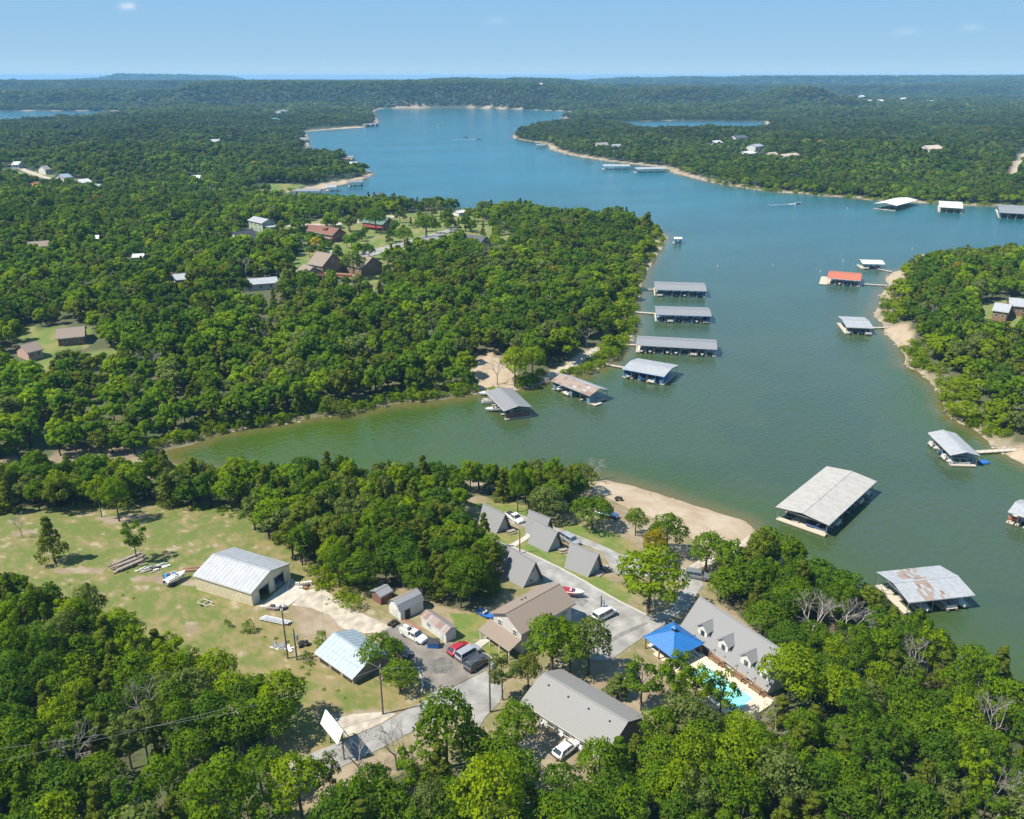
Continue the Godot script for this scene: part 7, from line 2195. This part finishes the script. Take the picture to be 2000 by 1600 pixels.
func afloat() -> void:
	for k in [[Vector3(242.97, 0, -716.4), 0.3, "white motorboat with a short wake off the right shore"], [Vector3(-162.84, 0, -1956.1), 1.2, "tiny white boat far out, left of the middle of the lake"], [Vector3(-81.3, 0, -1550.1), 0.2, "small white boat out on the lake, nearer and left of another"],
			[Vector3(-56.55, 0, -1498), 0.1, "white boat turning with a curved wake in mid lake"], [Vector3(-365.85, 0, -2803.1), 0.0, "white speck of a boat near the far shore"], [Vector3(-10.65, 0, -2276.6), 0.2, "faint boat near the far right point"], [Vector3(396.09, 0, -2141.9), 0.0, "white boat in the strip of water behind the right land"]]:
		var b := boat(k[2], k[0] + Vector3(0, 0.1, 0), k[1], "runabout", M.white, "boats under way on the open lake")
		if k[0].length() > 1200.0: b.scale = Vector3.ONE * 1.5
	for w in [[Vector3(242.97, 0, -716.4), 0.3, 26.0, 4.0, "white wake behind the motorboat off the right shore"], [Vector3(-56.55, 0, -1498), 0.1, 46.0, 5.0, "white wake of the turning boat in mid lake"]]:
		var m := MB.new()
		for k in 10:
			var f := k / 10.0
			var x0: float = -2.5 - w[2] * f * f
			var x1: float = -2.5 - w[2] * (k + 1) * (k + 1) / 100.0
			var z0: float = 0.5 + w[3] * 0.5 * f * (0.8 + 0.3 * sin(k * 2.0))
			var z1: float = 0.5 + w[3] * 0.5 * (f + 0.1) * (0.8 + 0.3 * sin(k * 2.0 + 2.0))
			if k < 5: m.quad(Vector3(x0, 0.05, -z0), Vector3(x0, 0.05, z0), Vector3(x1, 0.05, z1), Vector3(x1, 0.05, -z1)) if false else m.quad(Vector3(x1, 0.05, -z1), Vector3(x1, 0.05, z1), Vector3(x0, 0.05, z0), Vector3(x0, 0.05, -z0))
			for s in [-1.0, 1.0]:
				m.box(Vector3((x0 + x1) * 0.5, 0.03, s * (z0 + z1) * 0.5), Vector3(absf(x1 - x0), 0.08, 0.35))
		var o := solid("wake_foam", w[4], "wake", m.mesh(), M.foam, "", "stuff")
		o.position = w[0]
		o.rotation.y = w[1]
	var first := true
	var buoy: Node3D
	for k in [[Vector3(116.8, 0, -465.58), "white mooring buoy nearest the farthest peninsula dock"], [Vector3(148.99, 0, -468.32), "white mooring buoy midway between the two shores"], [Vector3(170.61, 0, -452.3), "white mooring buoy left of the orange-roofed dock"], [Vector3(193.2, 0, -479.59), "white mooring buoy left of the small white-roofed dock"], [Vector3(273.67, 0, -687.1), "white buoy left of the large far white dock"], [Vector3(250.14, 0, -516.61), "white buoy off the wooded right point"]]:
		if first:
			buoy = thing("buoy", k[1], "buoy", k[0], 0.0, "white mooring buoys")
			var m := MB.new()
			m.tube(Vector3(0, -0.2, 0), Vector3(0, 0.9, 0), 0.3, 0.3, 10)
			m.tube(Vector3(0, 0.9, 0), Vector3(0, 1.1, 0), 0.3, 0.08, 10)
			part(buoy, "float", m.mesh(), M.white)
			var b2 := MB.new()
			b2.tube(Vector3(0, 0.45, 0), Vector3(0, 0.6, 0), 0.31, 0.31, 10)
			part(buoy, "band", b2.mesh(), M.blue)
			first = false
		else:
			copy_of(buoy, k[0], 0.0, k[1])

# ------------------------------------------------------------------ trees that stand alone
func lone_trees() -> void:
	rng.seed = 500
	for t in [
		["cedar", "olive", [Vector3(-96.15, 5.21, -149.29), 11.14, 5.94], "loose conical tree standing alone on the left meadow"],
		["open", "dark green", [Vector3(-79.37, 4.84, -150.47), 9.4, 5.57], "slim umbrella-crowned tree by the timber stacks"],
		["open", "yellow green", [Vector3(-96.56, 3.71, -171.11), 11.4, 4.76], "slim yellow-green tree at the meadow's far edge"],
		["oak", "green", [Vector3(-91.58, 3.75, -169.12), 11.84, 6.83], "leafy green tree beside the slim yellow-green one"],
		["bare", "green", [Vector3(-108.82, 4.85, -159.88), 6.59, 3.84], "small leafless tree at the far left of the meadow"],
		["oak", "light green", [Vector3(26.17, 4.45, -132.8), 14.88, 13.29], "big light green oak between the cabins and the pavilion"],
		["oak", "dark green", [Vector3(-21.7, 6.71, -112.34), 8.33, 8.15], "dark green tree overhanging the blue-roofed pole barn"],
		["oak", "green", [Vector3(-18.21, 6.84, -107.95), 6.16, 6.28], "low green tree at the car park's lower left edge"],
		["oak", "green", [Vector3(6.82, 6.02, -114.47), 11.72, 9.62], "large green oak before the brown-roofed house, left of two"],
		["oak", "grey green", [Vector3(13.04, 5.78, -113.46), 12.49, 7.5], "tall grey-green tree before the street, right of two"],
		["open", "grey green", [Vector3(-1.49, 6.52, -106.4), 9.11, 5.38], "grey-green tree by the dark pole at the car park corner"],
		["oak", "olive", [Vector3(2.69, 6.33, -108.54), 8.21, 4.97], "olive tree at the motel's left gable"],
		["oak", "green", [Vector3(0.61, 6.69, -95.91), 8.3, 7.4], "green tree standing before the motel walkway"],
		["oak", "dark green", [Vector3(-9.5, 7.04, -91.81), 14.09, 9.25], "tall dark oak beside the pale asphalt road"],
		["oak", "green", [Vector3(-5.55, 6.95, -91.42), 8.02, 6.56], "green oak right of the tall dark oak by the road"],
		["bare", "green", [Vector3(-16.61, 7.22, -91.16), 8.91, 6.53], "grey leafless thicket tree between the billboard and the dark oak"],
		["bare", "green", [Vector3(-21.6, 7.36, -88.88), 8.9, 5.7], "black-limbed dead tree beside the billboard"],
		["open", "grey green", [Vector3(-24.9, 7.46, -85.92), 8.06, 3.62], "small grey-green tree in front of the billboard"],
		["open", "dark green", [Vector3(20.69, 5.72, -104.96), 9.49, 7.11], "slim dark tree between motel and pool"],
		["cedar", "grey green", [Vector3(17.23, 5.79, -107.72), 4.97, 4.65], "small shrubby cedar behind the motel roof"],
		["open", "green", [Vector3(25.92, 5.5, -103.84), 12.36, 6.38], "airy green tree at the pool's left end"],
		["open", "light green", [Vector3(28.44, 5.4, -102.6), 11.14, 5.55], "airy light green tree at the pool's near side"],
		["open", "green", [Vector3(32.81, 5.15, -102.86), 9.43, 6.06], "airy green tree leaning over the pool"],
		["oak", "green", [Vector3(28.06, 3.1, -163.72), 7.77, 5.31], "round green tree at the edge of the beach"],
		["oak", "dark green", [Vector3(33.88, 3.01, -156.26), 10.69, 8.41], "dark round oak at the beach behind the golden one"],
		["oak", "golden", [Vector3(30.3, 3.46, -152.26), 8.54, 5.65], "golden-leaved tree behind the big oak"],
		["oak", "green", [Vector3(41.09, 2.59, -150.02), 9.96, 8.8], "green oak where the beach road ends"],
		["oak", "green", [Vector3(1.36, 2.17, -176.36), 13.03, 5.62], "narrow tall green tree behind the farthest cabin"],
		["oak", "grey green", [Vector3(7.98, 2.67, -171.25), 9.47, 10.04], "broad grey-green tree behind the cabin street"],
		["oak", "dark green", [Vector3(18.43, 3.14, -166.64), 9.03, 10.28], "broad dark oak shading the blue pickup"],
		["oak", "olive", [Vector3(17.02, 0.87, -188.08), 9.27, 10.89], "olive round tree on the shore near the beach"],
		["bare", "green", [Vector3(21.55, 0.04, -197.23), 7.22, 7.04], "pale leafless tree at the water's edge by the beach"],
		["bare", "green", [Vector3(55.41, 2.65, -125.7), 10.99, 10.25], "large white dead tree among the right woods, left of two"],
		["bare", "green", [Vector3(61.22, 2.09, -125.82), 10.37, 9.35], "large white dead tree among the right woods, right of two"],
		["bare", "green", [Vector3(73.7, 2.12, -99.76), 11.5, 7.05], "white dead tree near the right edge, upper of two"],
		["bare", "green", [Vector3(67.32, 3.52, -85.18), 10.68, 6.98], "white dead tree near the right edge, lower of two"],
		["bare", "green", [Vector3(37.7, 5.07, -95.74), 10.63, 6.79], "grey bare tree at the pool's far right corner"],
		["oak", "yellow green", [Vector3(-3.01, 7.05, -78.87), 14.74, 9.71], "bright yellow-green oak at the bottom of the view"],
		["oak", "light green", [Vector3(44.7, 4.28, -106.92), 12.91, 9.81], "broad light green oak over the lodge's right end"],
		["oak", "green", [Vector3(9.76, 5.92, -113.82), 10.68, 7.88], "green oak between the two large trees before the street"],
		["oak", "light green", [Vector3(-27.88, 7.57, -81.77), 12.2, 8.66], "light green oak at the bottom beside the road's left end"],
		["oak", "green", [Vector3(-36.25, 7.69, -77.57), 16.2, 8.91], "tall green oak at the bottom edge below the crossarm pole"],
		["oak", "light green", [Vector3(-34.81, 7.17, -100.35), 10.45, 7.46], "light green tree standing out from the woods below the pole pair"],
		["bush", "green", [Vector3(-52.17, 6.17, -125.89), 2.03, 1.87], "small round shrub below the workshop, left of two"],
		["bush", "green", [Vector3(-47.83, 6.25, -124.26), 3.35, 2.78], "round shrub below the workshop, right of two"],
		["bush", "light green", [Vector3(-33.35, 6.51, -119.29), 4.35, 3.94], "leafy shrub at the pole barn's upper corner"],
		["bush", "dark green", [Vector3(-35.42, 6.65, -115.83), 2.15, 2.63], "low dark shrub at the pole barn's left corner"],
		["bush", "light green", [Vector3(-30.22, 5.95, -131.85), 3.69, 4.85], "light green bush beside the brick-red shed"],
		["bush", "light green", [Vector3(-38.11, 5.4, -141.24), 3.85, 5.12], "light green bush at the woods' edge by the concrete apron"],
		["oak", "yellow green", [Vector3(0.89, 0.34, -269.01), 15.4, 10.88], "yellow-green tree on the sandy landing left of two"],
		["oak", "light green", [Vector3(7.28, 0.68, -277.01), 12.55, 9.74], "light green tree on the sandy landing right of two"],
		["bare", "green", [Vector3(-5.16, 0.79, -269.85), 10.65, 7.06], "slender leafless tree on the sandy landing"],
		["oak", "yellow green", [Vector3(141.1, 0.27, -238.36), 7.21, 9.86], "yellow-green willow over the water on the right shore"],
		["oak", "yellow green", [Vector3(149.53, 0.6, -259.89), 6.76, 7.54], "yellow-green willow farther along the right shore"],
		["bush", "light green", [Vector3(27.58, 0.09, -284.18), 4.71, 7.43], "bright round bush at the water by the landing"],
		["bush", "light green", [Vector3(36.12, 0.37, -299.85), 6.52, 11.66], "tall bright bush at the track's end"],
		["bush", "olive", [Vector3(-57, -0.02, -243.28), 7.66, 11.33], "wide olive bush on the creek's far bank"],
		["oak", "deep green", [Vector3(-87.03, 7.08, -534.33), 16.11, 16.96], "dark tree in front of the green-roofed house"],
		["oak", "dark green", [Vector3(-53.37, 7.17, -515.65), 15.62, 17.67], "round dark oak on the peninsula lawn"],
		["oak", "green", [Vector3(-63.42, 7.55, -488.54), 11.95, 13.82], "green tree between the two lanes on the peninsula"],
		["oak", "dark green", [Vector3(-77.11, 8.26, -398.91), 14.27, 12.92], "tall dark tree before the timber lodge's neighbour"],
		["oak", "green", [Vector3(-9.46, 6.4, -511.23), 6.87, 6.92], "small round tree alone on the right peninsula lawn"],
	]:
		var p: Array = t[2]
		var tall: float = p[1]
		plant(t[0], rng.randi() % 4, t[1], t[3], p[0], tall, p[2])
		lone.append([Vector2(p[0].x, p[0].z), p[2] * 0.5])
	# low green cover along the meadow's edge and the banks
	var mm := MultiMesh.new()
	mm.transform_format = MultiMesh.TRANSFORM_3D
	mm.use_colors = true
	var lm := leaf_mat(Color.WHITE)
	var src: ArrayMesh = crown(480, 7, 150, 0.34, 3.0, -1.0, 3.6, "round").mesh()
	src.surface_set_material(0, lm)
	mm.mesh = src
	var where := []
	for b in brush:
		var poly: Array = b[0]
		var lo := Vector2(1e9, 1e9)
		var hi := -lo
		for q: Vector2 in poly:
			lo = lo.min(q); hi = hi.max(q)
		for k in int((hi.x - lo.x) * (hi.y - lo.y) * b[1]):
			var q := Vector2(rng.randf_range(lo.x, hi.x), rng.randf_range(lo.y, hi.y))
			if not inside(q, poly) or raster(q.x, q.y, S) < 0.3: continue
			var c: Color = tones[["green", "light green", "light green", "olive", "yellow green"][rng.randi() % 5]]
			var sz: float = rng.randf_range(0.10, 0.32) * b[2]
			where.append([placed_at(q.x, q.y, sz * 0.9, sz), c * rng.randf_range(0.8, 1.2)])
	mm.instance_count = where.size()
	for i in where.size():
		mm.set_instance_transform(i, where[i][0])
		mm.set_instance_color(i, where[i][1])
	var o := MultiMeshInstance3D.new()
	o.name = "undergrowth"
	o.multimesh = mm
	add_child(o)
	tag(o, "low leafy undergrowth and weeds along the yard edges and banks", "undergrowth", "", "stuff")
